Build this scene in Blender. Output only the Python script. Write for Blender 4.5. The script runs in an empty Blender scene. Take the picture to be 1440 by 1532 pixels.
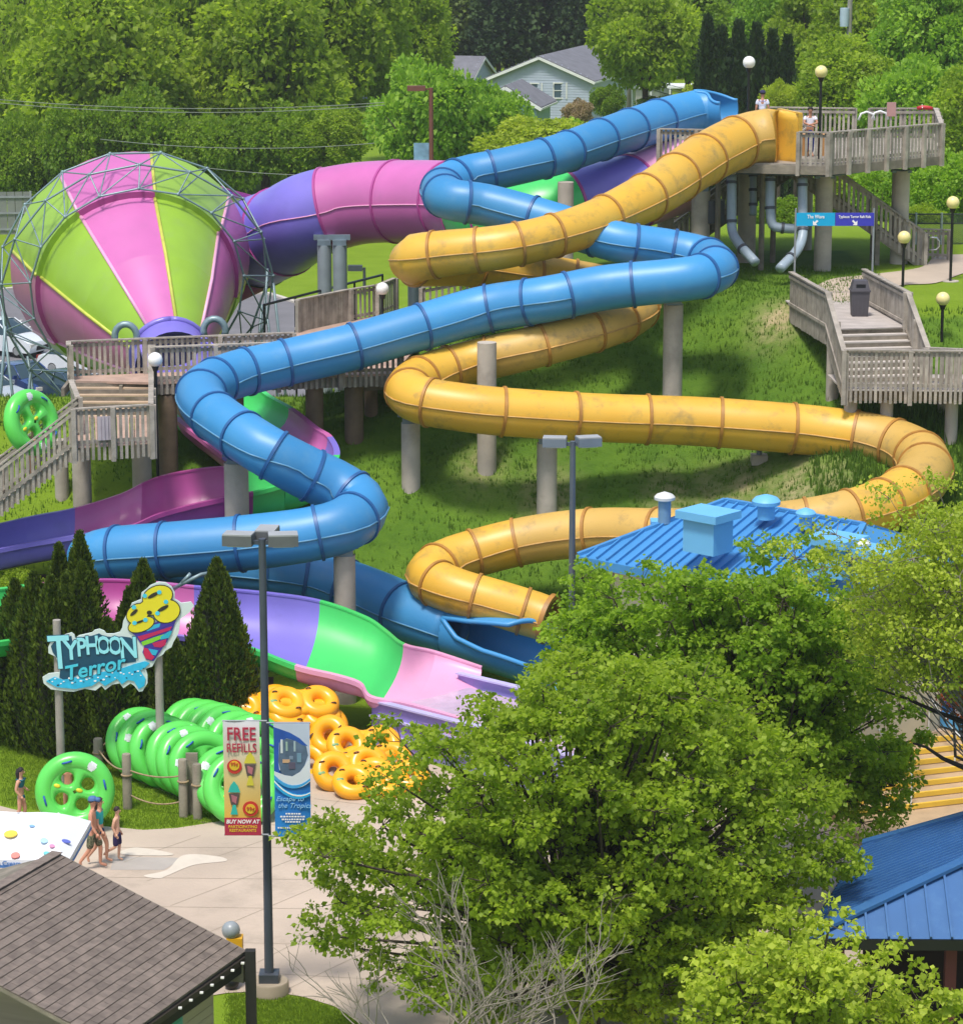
import bpy, bmesh, math, random
import numpy as np
from mathutils import Vector, Matrix, noise as mnoise

# ------------------------------------------------------------------ camera, sky, sun
SC = bpy.context.scene
COL = SC.collection
R = math.radians
CAM_H = 24.0
PITCH = math.atan(995 / 4500)
FPX = 4500.0
cam_d = bpy.data.cameras.new('camera')
cam_d.sensor_fit = 'HORIZONTAL'
cam_d.sensor_width = 36.0
cam_d.lens = 36.0 * FPX / 1440.0
cam_d.clip_start = 1.0
cam_d.clip_end = 3000.0
cam = bpy.data.objects.new('camera', cam_d)
cam.location = (0, 0, CAM_H)
cam.rotation_euler = (math.pi / 2 - PITCH, 0, 0)
COL.objects.link(cam)
SC.camera = cam

SUN_EL, SUN_AZ = 67.0, 204.0     # azimuth measured clockwise from +Y (camera looks along +Y): behind and left
world = bpy.data.worlds.new('World')
SC.world = world
world.use_nodes = True
wn = world.node_tree.nodes
wl = world.node_tree.links
wn.clear()
wo = wn.new('ShaderNodeOutputWorld')
wb = wn.new('ShaderNodeBackground')
ws = wn.new('ShaderNodeTexSky')
ws.sky_type = 'NISHITA'
ws.sun_disc = False
ws.sun_elevation = R(SUN_EL)
ws.sun_rotation = R(SUN_AZ)
ws.air_density = 1.2
ws.dust_density = 2.5
wl.new(ws.outputs[0], wb.inputs[0])
wb.inputs[1].default_value = 0.15
wl.new(wb.outputs[0], wo.inputs[0])
sun_d = bpy.data.lights.new('sun', 'SUN')
sun_d.energy = 2.9
sun_d.angle = R(10)
sun_d.color = (1.0, 0.955, 0.88)
sun = bpy.data.objects.new('sun', sun_d)
az, el = R(SUN_AZ), R(SUN_EL)
to_sun = Vector((math.sin(az) * math.cos(el), math.cos(az) * math.cos(el), math.sin(el)))
sun.rotation_euler = (-to_sun).to_track_quat('-Z', 'Y').to_euler()
sun.location = (-30, -30, 60)
COL.objects.link(sun)
SC.view_settings.view_transform = 'Standard'
SC.view_settings.look = 'None'
SC.view_settings.exposure = 0.30
SC.view_settings.gamma = 1.0
SC.view_settings.use_curve_mapping = False

# ------------------------------------------------------------------ survey helpers (turn a sight line and a height into a place)
SP, CP = math.sin(PITCH), math.cos(PITCH)
def ray(px, py):
    u = (px - 720.0) / FPX
    v = (py - 766.0) / FPX
    return Vector((u, CP - v * SP, -(SP + v * CP)))
def P(px, py, z):
    d = ray(px, py)
    t = (z - CAM_H) / d.z
    return Vector((0, 0, CAM_H)) + d * t
def PZ(px, py, zc):
    return Vector((0, 0, CAM_H)) + ray(px, py) * zc
def mpp(p):                       # metres per photo pixel at a world point
    zc = p.y * CP + (CAM_H - p.z) * SP
    return zc / FPX

# ------------------------------------------------------------------ materials
def lin(h):
    if isinstance(h, str):
        h = h.lstrip('#')
        c = [int(h[i:i + 2], 16) / 255 for i in (0, 2, 4)]
        return tuple(((x / 12.92) if x <= 0.04045 else ((x + 0.055) / 1.055) ** 2.4) for x in c)
    return tuple(h)
MATS = {}
def mat(name, col, rough=0.6, var=0.15, scale=2.0, bump=0.0, bscale=20.0, metal=0.0, spec=0.5,
        col2=None, dirt=None, dirt_amt=0.0, dscale=1.5, objvar=0.0, coat=0.0, streak=None, trans=0.0, sheen=0.0):
    if name in MATS:
        return MATS[name]
    m = bpy.data.materials.new(name)
    m.use_nodes = True
    nt = m.node_tree
    N, L = nt.nodes, nt.links
    N.clear()
    out = N.new('ShaderNodeOutputMaterial')
    b = N.new('ShaderNodeBsdfPrincipled')
    L.new(b.outputs[0], out.inputs[0])
    c = lin(col)
    b.inputs['Roughness'].default_value = rough
    b.inputs['Metallic'].default_value = metal
    b.inputs['Specular IOR Level'].default_value = spec
    if coat:
        b.inputs['Coat Weight'].default_value = coat
        b.inputs['Coat Roughness'].default_value = 0.15
    tc = N.new('ShaderNodeTexCoord')
    ge = N.new('ShaderNodeNewGeometry')
    nz = N.new('ShaderNodeTexNoise')
    nz.inputs['Scale'].default_value = scale
    nz.inputs['Detail'].default_value = 6
    if streak:
        mp = N.new('ShaderNodeMapping')
        mp.inputs['Scale'].default_value = streak
        L.new(ge.outputs['Position'], mp.inputs[0])
        L.new(mp.outputs[0], nz.inputs['Vector'])
    else:
        L.new(ge.outputs['Position'], nz.inputs['Vector'])
    ramp = N.new('ShaderNodeMapRange')
    ramp.inputs[1].default_value = 0.3
    ramp.inputs[2].default_value = 0.7
    L.new(nz.outputs[0], ramp.inputs[0])
    mix = N.new('ShaderNodeMix')
    mix.data_type = 'RGBA'
    c2 = lin(col2) if col2 else tuple(x * (1 - var) for x in c)
    mix.inputs[6].default_value = (*[min(1, x * (1 + var * 0.5)) for x in c], 1)
    mix.inputs[7].default_value = (*c2, 1)
    L.new(ramp.outputs[0], mix.inputs[0])
    last = mix.outputs[2]
    if dirt_amt > 0:
        dn = N.new('ShaderNodeTexNoise')
        dn.inputs['Scale'].default_value = dscale
        dn.inputs['Detail'].default_value = 9
        dn.inputs['Roughness'].default_value = 0.7
        L.new(ge.outputs['Position'], dn.inputs['Vector'])
        dr = N.new('ShaderNodeMapRange')
        dr.inputs[1].default_value = 0.52
        dr.inputs[2].default_value = 0.78
        dr.inputs[4].default_value = dirt_amt
        L.new(dn.outputs[0], dr.inputs[0])
        dm = N.new('ShaderNodeMix')
        dm.data_type = 'RGBA'
        dm.inputs[7].default_value = (*lin(dirt), 1)
        L.new(last, dm.inputs[6])
        L.new(dr.outputs[0], dm.inputs[0])
        last = dm.outputs[2]
    if objvar > 0:
        oi = N.new('ShaderNodeObjectInfo')
        hs = N.new('ShaderNodeHueSaturation')
        vr = N.new('ShaderNodeMapRange')
        vr.inputs[3].default_value = 1 - objvar
        vr.inputs[4].default_value = 1 + objvar
        L.new(oi.outputs['Random'], vr.inputs[0])
        L.new(vr.outputs[0], hs.inputs['Value'])
        L.new(last, hs.inputs['Color'])
        last = hs.outputs[0]
    L.new(last, b.inputs['Base Color'])
    if bump > 0:
        bn = N.new('ShaderNodeTexNoise')
        bn.inputs['Scale'].default_value = bscale
        bn.inputs['Detail'].default_value = 5
        if streak:
            L.new(mp.outputs[0], bn.inputs['Vector'])
        else:
            L.new(ge.outputs['Position'], bn.inputs['Vector'])
        bp = N.new('ShaderNodeBump')
        bp.inputs['Strength'].default_value = bump
        bp.inputs['Distance'].default_value = 0.05
        L.new(bn.outputs[0], bp.inputs['Height'])
        L.new(bp.outputs[0], b.inputs['Normal'])
    MATS[name] = m
    return m

def leafmat(name, dark, light, rough=0.55, transl=0.35):
    """foliage: colour varies with a per-clump value stored on the mesh"""
    if name in MATS:
        return MATS[name]
    m = bpy.data.materials.new(name)
    m.use_nodes = True
    N, L = m.node_tree.nodes, m.node_tree.links
    N.clear()
    out = N.new('ShaderNodeOutputMaterial')
    at = N.new('ShaderNodeAttribute')
    at.attribute_name = 'clump'
    mix = N.new('ShaderNodeMix')
    mix.data_type = 'RGBA'
    mix.inputs[6].default_value = (*dark, 1)
    mix.inputs[7].default_value = (*light, 1)
    L.new(at.outputs['Fac'], mix.inputs[0])
    d = N.new('ShaderNodeBsdfPrincipled')
    d.inputs['Roughness'].default_value = rough
    d.inputs['Specular IOR Level'].default_value = 0.25
    t = N.new('ShaderNodeBsdfTranslucent')
    br = N.new('ShaderNodeMix')
    br.data_type = 'RGBA'
    br.blend_type = 'MULTIPLY'
    br.inputs[0].default_value = 1.0
    br.inputs[7].default_value = (1.25, 1.3, 0.55, 1)
    L.new(mix.outputs[2], br.inputs[6])
    L.new(mix.outputs[2], d.inputs['Base Color'])
    L.new(br.outputs[2], t.inputs['Color'])
    ms = N.new('ShaderNodeMixShader')
    ms.inputs[0].default_value = transl
    L.new(d.outputs[0], ms.inputs[1])
    L.new(t.outputs[0], ms.inputs[2])
    L.new(ms.outputs[0], out.inputs[0])
    MATS[name] = m
    return m

# ------------------------------------------------------------------ objects
ORG = {}
def tag(o, label=None, cat=None, group=None, kind=None):
    if label: o['label'] = label
    if cat: o['category'] = cat
    if group: o['group'] = group
    if kind: o['kind'] = kind
    return o
def empty(name, label, cat, loc=(0, 0, 0), group=None):
    o = bpy.data.objects.new(name, None)
    o.empty_display_size = 0.3
    COL.objects.link(o)
    o.location = loc
    ORG[o.name] = Vector(loc)
    return tag(o, label, cat, group)
def link(name, me, parent=None, M=None):
    """an object sharing mesh data; M is its world matrix"""
    o = bpy.data.objects.new(name, me)
    COL.objects.link(o)
    M = M or Matrix()
    if parent is not None:
        o.parent = parent
        org = ORG.get(parent.name, Vector((0, 0, 0)))
        ORG[o.name] = org
        o.matrix_local = Matrix.Translation(-org) @ M
        ORG[o.name] = M.translation.copy()
    else:
        o.matrix_world = M
        ORG[o.name] = M.translation.copy()
    return o
def copy_tree(o, parent=None):
    c = o.copy()
    COL.objects.link(c)
    if parent is not None:
        c.parent = parent
        c.matrix_parent_inverse = o.matrix_parent_inverse
    for ch in o.children:
        copy_tree(ch, c)
    return c

class MB:
    """collects geometry for ONE mesh object"""
    def __init__(self):
        self.v, self.f = [], []
        self.mi = []
        self.cur = 0
    def add(self, vs, fs):
        n = len(self.v)
        self.v.extend([tuple(x) for x in vs])
        self.f.extend([tuple(i + n for i in f) for f in fs])
        self.mi.extend([self.cur] * len(fs))
        return self
    def box(self, c, s, M=None):
        x, y, z = s[0] / 2, s[1] / 2, s[2] / 2
        vs = [Vector((a * x, b * y, d * z)) for a in (-1, 1) for b in (-1, 1) for d in (-1, 1)]
        if M is not None:
            vs = [M @ p for p in vs]
        c = Vector(c)
        vs = [p + c for p in vs]
        self.add(vs, [(0, 1, 3, 2), (4, 6, 7, 5), (0, 4, 5, 1), (2, 3, 7, 6), (0, 2, 6, 4), (1, 5, 7, 3)])
        return self
    def beam(self, p0, p1, w, h, up=Vector((0, 0, 1))):
        p0, p1 = Vector(p0), Vector(p1)
        d = (p1 - p0)
        if d.length < 1e-6: return self
        d.normalize()
        s = d.cross(up)
        if s.length < 1e-4: s = d.cross(Vector((1, 0, 0)))
        s.normalize()
        u = s.cross(d).normalized()
        vs = []
        for p in (p0, p1):
            for a, b in ((-1, -1), (1, -1), (1, 1), (-1, 1)):
                vs.append(p + s * a * w / 2 + u * b * h / 2)
        self.add(vs, [(0, 1, 2, 3), (7, 6, 5, 4), (0, 4, 5, 1), (1, 5, 6, 2), (2, 6, 7, 3), (3, 7, 4, 0)])
        return self
    def tube(self, pts, r, n=8, cap=True):
        pts = [Vector(p) for p in pts]
        if not isinstance(r, (list, tuple)): r = [r] * len(pts)
        rings, s0 = [], None
        for i, p in enumerate(pts):
            a = pts[max(0, i - 1)]; b = pts[min(len(pts) - 1, i + 1)]
            t = (b - a).normalized()
            if s0 is None:
                s0 = t.cross(Vector((0, 0, 1)))
                if s0.length < 0.05: s0 = t.cross(Vector((1, 0, 0)))
            s0 = (s0 - t * s0.dot(t)).normalized()
            u = s0.cross(t)
            rings.append([p + (s0 * math.cos(2 * math.pi * k / n) + u * math.sin(2 * math.pi * k / n)) * r[i] for k in range(n)])
        vs = [v for rg in rings for v in rg]
        fs = []
        for i in range(len(rings) - 1):
            for k in range(n):
                a = i * n + k; b = i * n + (k + 1) % n
                fs.append((a, b, b + n, a + n))
        if cap:
            fs.append(tuple(range(n - 1, -1, -1)))
            fs.append(tuple((len(rings) - 1) * n + k for k in range(n)))
        self.add(vs, fs)
        return self
    def lathe(self, c, prof, n=20, axis='Z', M=None, a0=0, a1=2 * math.pi):
        """prof: (radius, height) list"""
        c = Vector(c)
        full = abs(a1 - a0 - 2 * math.pi) < 1e-4
        m = n if full else n + 1
        vs = []
        for (r, h) in prof:
            for k in range(m):
                a = a0 + (a1 - a0) * k / n
                q = Vector((r * math.cos(a), r * math.sin(a), h))
                if M is not None: q = M @ q
                vs.append(c + q)
        fs = []
        for i in range(len(prof) - 1):
            for k in range(n):
                a = i * m + k; b = i * m + ((k + 1) % m)
                fs.append((a, b, b + m, a + m))
        self.add(vs, fs)
        return self
    def torus(self, c, R0, r0, M=None, n=32, m=12, sx=1, sy=1):
        c = Vector(c)
        vs, fs = [], []
        for i in range(n):
            a = 2 * math.pi * i / n
            for j in range(m):
                b = 2 * math.pi * j / m
                q = Vector(((R0 + r0 * math.cos(b)) * math.cos(a) * sx, (R0 + r0 * math.cos(b)) * math.sin(a) * sy, r0 * math.sin(b)))
                if M is not None: q = M @ q
                vs.append(c + q)
        for i in range(n):
            for j in range(m):
                fs.append((i * m + j, ((i + 1) % n) * m + j, ((i + 1) % n) * m + (j + 1) % m, i * m + (j + 1) % m))
        self.add(vs, fs)
        return self
    def sphere(self, c, r, n=16, m=10, sc=(1, 1, 1), M=None):
        prof = [(r * math.sin(math.pi * i / m), -r * math.cos(math.pi * i / m)) for i in range(m + 1)]
        S = Matrix.Diagonal((*sc,)).to_3x3() if M is None else M
        self.lathe(c, prof, n, M=S)
        return self
    def quad(self, a, b, c, d):
        self.add([a, b, c, d], [(0, 1, 2, 3)])
        return self
    def poly(self, pts, depth=None):
        """flat polygon extruded by vector depth"""
        pts = [Vector(p) for p in pts]
        n = len(pts)
        if depth is None:
            self.add(pts, [tuple(range(n))])
        else:
            d = Vector(depth)
            vs = pts + [p + d for p in pts]
            fs = [tuple(range(n)), tuple(range(2 * n - 1, n - 1, -1))]
            for i in range(n):
                j = (i + 1) % n
                fs.append((i, i + n, j + n, j))
            self.add(vs, fs)
        return self
    def mesh(self, name, m, smooth=False, off=Vector((0, 0, 0)), fix=True):
        me = bpy.data.meshes.new(name)
        if off.length > 0:
            vs = [(a - off.x, b - off.y, c - off.z) for a, b, c in self.v]
        else:
            vs = self.v
        me.from_pydata(vs, [], self.f)
        ms = m if isinstance(m, (list, tuple)) else [m]
        for x in ms: me.materials.append(x)
        if len(ms) > 1:
            me.polygons.foreach_set('material_index', self.mi)
        if fix:
            bm = bmesh.new(); bm.from_mesh(me)
            bmesh.ops.remove_doubles(bm, verts=bm.verts, dist=1e-5)
            bmesh.ops.recalc_face_normals(bm, faces=bm.faces)
            bm.to_mesh(me); bm.free()
        if smooth:
            me.polygons.foreach_set('use_smooth', [True] * len(me.polygons))
            if smooth != 'all':
                try: me.set_sharp_from_angle(angle=R(40))
                except Exception: pass
        me.update()
        return me
    def build(self, name, m, parent=None, smooth=False, fix=True):
        """vertices are in world coordinates; the object's origin is its thing's base"""
        off = ORG.get(parent.name, Vector((0, 0, 0))) if parent is not None else Vector((0, 0, 0))
        if parent is None and self.v:
            arr = np.array(self.v)
            off = Vector((arr[:, 0].mean(), arr[:, 1].mean(), arr[:, 2].min()))
        me = self.mesh(name, m, smooth, off, fix)
        o = bpy.data.objects.new(name, me)
        COL.objects.link(o)
        if parent is not None:
            o.parent = parent
        else:
            o.location = off
        ORG[o.name] = off.copy()
        return o

def crom(pts, ds=0.15):
    """centripetal Catmull-Rom through N-d points, sampled evenly in xyz"""
    p = np.array(pts, float)
    p = np.vstack([2 * p[0] - p[1], p, 2 * p[-1] - p[-2]])
    out = []
    for i in range(1, len(p) - 2):
        p0, p1, p2, p3 = p[i - 1], p[i], p[i + 1], p[i + 2]
        d = lambda a, b: max(1e-6, np.linalg.norm((b - a)[:3]) ** 0.5)
        t0 = 0; t1 = d(p0, p1); t2 = t1 + d(p1, p2); t3 = t2 + d(p2, p3)
        n = max(2, int(np.linalg.norm((p2 - p1)[:3]) / ds * 1.5))
        for k in range(n):
            t = t1 + (t2 - t1) * k / n
            A1 = (t1 - t) / (t1 - t0) * p0 + (t - t0) / (t1 - t0) * p1
            A2 = (t2 - t) / (t2 - t1) * p1 + (t - t1) / (t2 - t1) * p2
            A3 = (t3 - t) / (t3 - t2) * p2 + (t - t2) / (t3 - t2) * p3
            B1 = (t2 - t) / (t2 - t0) * A1 + (t - t0) / (t2 - t0) * A2
            B2 = (t3 - t) / (t3 - t1) * A2 + (t - t1) / (t3 - t1) * A3
            out.append((t2 - t) / (t2 - t1) * B1 + (t - t1) / (t2 - t1) * B2)
    out.append(p[-2])
    out = np.array(out)
    s = np.concatenate([[0], np.cumsum(np.linalg.norm(np.diff(out[:, :3], axis=0), axis=1))])
    m = int(s[-1] / ds) + 1
    ss = np.linspace(0, s[-1], m)
    return np.stack([np.interp(ss, s, out[:, k]) for k in range(out.shape[1])], 1), ss

# ------------------------------------------------------------------ common materials
M_WOOD = mat('weathered_wood', '#a39a8e', 0.85, 0.3, 3.0, 0.3, 30, objvar=0.16, dirt='#6e6a58', dirt_amt=0.5)
M_WOODD = mat('dark_weathered_wood', '#857c6f', 0.85, 0.35, 2.5, 0.3, 25, objvar=0.12, dirt='#55563c', dirt_amt=0.7)
M_DECK = mat('reddish_deck_boards', '#b09484', 0.8, 0.2, 2.0, 0.2, 30, objvar=0.07)
M_CONC = mat('column_concrete', '#b3a99c', 0.85, 0.22, 1.2, 0.25, 18, dirt='#7c7568', dirt_amt=0.6, dscale=0.9, objvar=0.06)
M_STEEL = mat('grey_blue_steel', '#75858f', 0.5, 0.2, 3.0, metal=0.2, dirt='#5a5148', dirt_amt=0.4)
M_PIPE = mat('pale_grey_pipe', '#94a3af', 0.4, 0.12, 2.0, dirt='#6d7478', dirt_amt=0.3)
M_BLACK = mat('black_paint', '#15161a', 0.4, 0.1)
M_DKGREY = mat('dark_grey_metal', '#42474f', 0.45, 0.15, 3)
M_GREY = mat('grey_metal', '#8b8f93', 0.4, 0.12, 3)
M_WHITE = mat('white_paint', '#dfe0de', 0.45, 0.06)
M_ROPE = mat('rope', '#9c8768', 0.9, 0.3, 8)
# ------------------------------------------------------------------ terrain
def sstep(a, b, x):
    t = np.clip((np.asarray(x, float) - a) / (b - a), 0, 1)
    return t * t * (3 - 2 * t)
def terrain(x, y, bumps=True):
    x = np.asarray(x, float); y = np.asarray(y, float)
    sh = 4.5 * sstep(6.5, 11.5, x)
    Y = y + sh
    h = np.interp(Y, [84, 86, 88, 91, 102, 103.5], [0, 0.95, 2.6, 4.6, 9.15, 9.3])
    h = h * (1 - sstep(-40, -17, -x) * 0)
    crest = 6.0 + 3.3 * sstep(-5.5, 1.0, x)
    h = np.minimum(h, crest)
    # back of the mound
    back0 = 99 + 20 * sstep(-3.0, 3.0, x)
    back1 = back0 + 12 + 14 * sstep(0, 6, x)
    h = h * (1 - sstep(back0, back1, y))
    # left end of the mound keeps low, far right end
    h = h * (1 - 0.25 * sstep(16, 30, -x))
    h = h * (1 - sstep(30, 46, x))
    if bumps:
        slope = (h > 0.3) & (h < crest - 0.15)
        n = 0.10 * np.sin(x * 1.3 + 1.7 * np.sin(y * .7)) * np.sin(y * 1.1 + x * .4) + 0.05 * np.sin(x * 3.1 + y * 2.3)
        h = h + np.where(slope, n, 0)
    return h
def tz(x, y):
    return float(terrain(x, y))
def hit(px, py):
    """where a sight line meets the ground"""
    d = ray(px, py)
    t = 40.0
    while t < 900:
        p = Vector((0, 0, CAM_H)) + d * t
        if p.z <= tz(p.x, p.y): break
        t += 0.25
    return p

xs = np.unique(np.concatenate([np.linspace(-900, -60, 16), np.linspace(-60, -26, 18), np.arange(-26, 30, 0.5), np.linspace(30, 60, 14), np.linspace(60, 900, 16)]))
ys = np.unique(np.concatenate([np.linspace(-100, 40, 8), np.linspace(40, 80, 21), np.arange(80, 150, 0.5), np.linspace(150, 300, 24), np.linspace(300, 2200, 14)]))
X, Yg = np.meshgrid(xs, ys)
H = terrain(X, Yg)
me = bpy.data.meshes.new('ground')
nv = X.size
me.from_pydata(np.stack([X.ravel(), Yg.ravel(), H.ravel()], 1).tolist(), [],
               [(j * len(xs) + i, j * len(xs) + i + 1, (j + 1) * len(xs) + i + 1, (j + 1) * len(xs) + i)
                for j in range(len(ys) - 1) for i in range(len(xs) - 1)])
me.polygons.foreach_set('use_smooth', [True] * len(me.polygons))
# straw patches on the slope (dry hay lying there) and mown-ness, as masks
spots = [(1168, 478, 1.0, .8), (1115, 727, .9, .5), (1190, 733, 1.1, .5), (1065, 735, .8, .4), (1250, 725, .8, .4), (1000, 750, 1.0, .4), (720, 700, .9, .4), (820, 740, 1.0, .5)]
straw = np.zeros(nv)
for (a, b, r1, amt) in spots:
    p = hit(a, b)
    d2 = ((X.ravel() - p.x) / r1) ** 2 + ((Yg.ravel() - p.y) / (r1 * 1.6)) ** 2
    straw = np.maximum(straw, np.exp(-d2 * 1.8) * amt * 1.4)
at = me.attributes.new('straw', 'FLOAT', 'POINT')
at.data.foreach_set('value', np.clip(straw, 0, 1))
Hm = H.ravel()
mown = 1 - ((Hm > 0.25) & (Hm < 9.22) & (Yg.ravel() < 125)).astype(float)
mown = np.where((X.ravel() > 14.0) & (Hm > 9.1), 1.0, mown)
mown = np.where((X.ravel() < 14.0) & (Hm > 9.1) & (Yg.ravel() < 112), 0.15, mown)
mown = np.where((X.ravel() < -9.5) & (Hm > 2) & (Yg.ravel() < 125), 0.75, mown)
at = me.attributes.new('mown', 'FLOAT', 'POINT')
at.data.foreach_set('value', mown)
ground = bpy.data.objects.new('ground', me)
COL.objects.link(ground)
tag(ground, kind='structure')
gm = bpy.data.materials.new('grass_ground'); gm.use_nodes = True
N, L = gm.node_tree.nodes, gm.node_tree.links
N.clear()
out = N.new('ShaderNodeOutputMaterial'); b = N.new('ShaderNodeBsdfPrincipled'); L.new(b.outputs[0], out.inputs[0])
b.inputs['Roughness'].default_value = 0.9
b.inputs['Specular IOR Level'].default_value = 0.1
ge = N.new('ShaderNodeNewGeometry')
def tnoise(scale, det=6):
    n = N.new('ShaderNodeTexNoise'); n.inputs['Scale'].default_value = scale; n.inputs['Detail'].default_value = det
    n.inputs['Roughness'].default_value = 0.65
    L.new(ge.outputs['Position'], n.inputs['Vector']); return n
def tmix(f, a, c):
    m = N.new('ShaderNodeMix'); m.data_type = 'RGBA'
    L.new(f, m.inputs[0])
    for k, x in ((6, a), (7, c)):
        if isinstance(x, tuple): m.inputs[k].default_value = (*x, 1)
        else: L.new(x, m.inputs[k])
    return m.outputs[2]
def trange(s, a, c, lo=0, hi=1):
    m = N.new('ShaderNodeMapRange'); m.inputs[1].default_value = a; m.inputs[2].default_value = c
    m.inputs[3].default_value = lo; m.inputs[4].default_value = hi
    L.new(s, m.inputs[0]); return m.outputs[0]
rough_a = tmix(trange(tnoise(0.35).outputs[0], .35, .65), (0.068, 0.145, 0.014), (0.115, 0.205, 0.020))
rough_g = tmix(trange(tnoise(2.5).outputs[0], .45, .8, 0, .55), rough_a, (0.036, 0.085, 0.010))
rough_g = tmix(trange(tnoise(1.1).outputs[0], .64, .85, 0, .4), rough_g, (0.15, 0.16, 0.05))
lawn = tmix(trange(tnoise(0.5).outputs[0], .3, .7), (0.150, 0.240, 0.012), (0.195, 0.290, 0.022))
lawn = tmix(trange(tnoise(9).outputs[0], .4, .8, 0, .4), lawn, (0.09, 0.16, 0.010))
am = N.new('ShaderNodeAttribute'); am.attribute_name = 'mown'
gr = tmix(am.outputs['Fac'], rough_g, lawn)
ast = N.new('ShaderNodeAttribute'); ast.attribute_name = 'straw'
mul = N.new('ShaderNodeMath'); mul.operation = 'MULTIPLY'
L.new(ast.outputs['Fac'], mul.inputs[0]); L.new(trange(tnoise(3).outputs[0], .3, .6), mul.inputs[1])
gr = tmix(mul.outputs[0], gr, (0.42, 0.33, 0.19))
L.new(gr, b.inputs['Base Color'])
bp = N.new('ShaderNodeBump'); bp.inputs['Strength'].default_value = 0.6; bp.inputs['Distance'].default_value = 0.12
L.new(tnoise(7, 8).outputs[0], bp.inputs['Height']); L.new(bp.outputs[0], b.inputs['Normal'])
me.materials.append(gm)

# rough grass blades and weeds standing on the slope
rng = np.random.default_rng(5)
def grass_patch(name, pts, hmin, hmax, width, m, lean=0.35, per=3):
    n = len(pts)
    base = np.repeat(pts, per, 0)
    k = len(base)
    base = base + np.stack([rng.normal(0, .06, k), rng.normal(0, .06, k), np.zeros(k)], 1)
    ang = rng.uniform(0, 2 * np.pi, k)
    h = rng.uniform(hmin, hmax, k)
    w = width * rng.uniform(.6, 1.4, k)
    dx, dy = np.cos(ang) * w, np.sin(ang) * w
    tipa = rng.uniform(0, 2 * np.pi, k)
    tl = h * lean * rng.uniform(.2, 1.2, k)
    v = np.zeros((k, 3, 3))
    v[:, 0] = base + np.stack([dx, dy, np.full(k, -.03)], 1)
    v[:, 1] = base - np.stack([dx, dy, np.full(k, .03)], 1)
    v[:, 2] = base + np.stack([np.cos(tipa) * tl, np.sin(tipa) * tl, h], 1)
    me = bpy.data.meshes.new(name)
    me.vertices.add(k * 3); me.vertices.foreach_set('co', v.reshape(-1))
    me.loops.add(k * 3); me.loops.foreach_set('vertex_index', np.arange(k * 3))
    me.polygons.add(k); me.polygons.foreach_set('loop_start', np.arange(0, k * 3, 3)); me.polygons.foreach_set('loop_total', np.full(k, 3))
    me.update()
    a = me.attributes.new('clump', 'FLOAT', 'FACE')
    a.data.foreach_set('value', np.repeat(rng.uniform(0, 1, n), per))
    me.materials.append(m)
    o = bpy.data.objects.new(name, me)
    COL.objects.link(o)
    return o
M_BLADE = leafmat('grass_blades', (0.068, 0.145, 0.012), (0.120, 0.215, 0.022), 0.8, 0.3)
n = 34000
gx = rng.uniform(-20, 19, n); gy = rng.uniform(84.5, 107, n)
hz = terrain(gx, gy)
keep = (hz > 0.35) & ((hz < 9.2) | ((gx < 14) & (gy < 109)))
dens = np.sin(gx * .9 + 2 * np.sin(gy * .5)) * np.sin(gy * 1.3 + gx * .3) + rng.normal(0, .5, n)
keep &= dens > -0.5
pts = np.stack([gx, gy, hz], 1)[keep]
go = grass_patch('rough_grass', pts, .05, .16, .022, M_BLADE)
tag(go, kind='stuff')

# ------------------------------------------------------------------ paving
def drape(name, outline, m, off=0.012, step=0.6, hfun=None, label=None):
    """a sheet filling an outline (list of xy), draped on the terrain by cutting a grid"""
    ox = [p[0] for p in outline]; oy = [p[1] for p in outline]
    bm = bmesh.new()
    vs = [bm.verts.new((p[0], p[1], 0)) for p in outline]
    bm.faces.new(vs)
    for k in range(int((max(ox) - min(ox)) / step) + 1):
        x = min(ox) + step * (k + .5)
        bmesh.ops.bisect_plane(bm, geom=bm.verts[:] + bm.edges[:] + bm.faces[:], plane_co=(x, 0, 0), plane_no=(1, 0, 0))
    for k in range(int((max(oy) - min(oy)) / step) + 1):
        y = min(oy) + step * (k + .5)
        bmesh.ops.bisect_plane(bm, geom=bm.verts[:] + bm.edges[:] + bm.faces[:], plane_co=(0, y, 0), plane_no=(0, 1, 0))
    bmesh.ops.recalc_face_normals(bm, faces=bm.faces)
    for v in bm.verts:
        v.co.z = float(terrain(v.co.x, v.co.y, False)) + off
    me = bpy.data.meshes.new(name); bm.to_mesh(me); bm.free()
    me.materials.append(m)
    o = bpy.data.objects.new(name, me); COL.objects.link(o)
    tag(o, kind='structure')
    return o
def smooth_outline(pts, closed=True, n=6):
    out = []
    m = len(pts)
    for i in range(m):
        p0, p1, p2, p3 = [np.array(pts[(i + k) % m][:2], float) for k in (-1, 0, 1, 2)]
        for k in range(n):
            t = k / n
            out.append(tuple(0.5 * ((2 * p1) + (-p0 + p2) * t + (2 * p0 - 5 * p1 + 4 * p2 - p3) * t * t + (-p0 + 3 * p1 - 3 * p2 + p3) * t ** 3)))
    return out

M_PLAZA = mat('plaza_concrete', '#baa998', 0.9, 0.16, 0.35, 0.2, 12, dirt='#978a7b', dirt_amt=0.9, dscale=0.45)
M_PATH = mat('path_concrete', '#b5a593', 0.9, 0.12, 0.5, 0.15, 12, dirt='#988a78', dirt_amt=0.4)
M_ASPH = mat('asphalt', '#6f6d70', 0.9, 0.15, 0.6, 0.15, 15, objvar=0)
M_JOINT = mat('joint', '#9c8f7e', 0.95, 0.1)
G = lambda px, py: tuple(P(px, py, 0)[:2])
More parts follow.
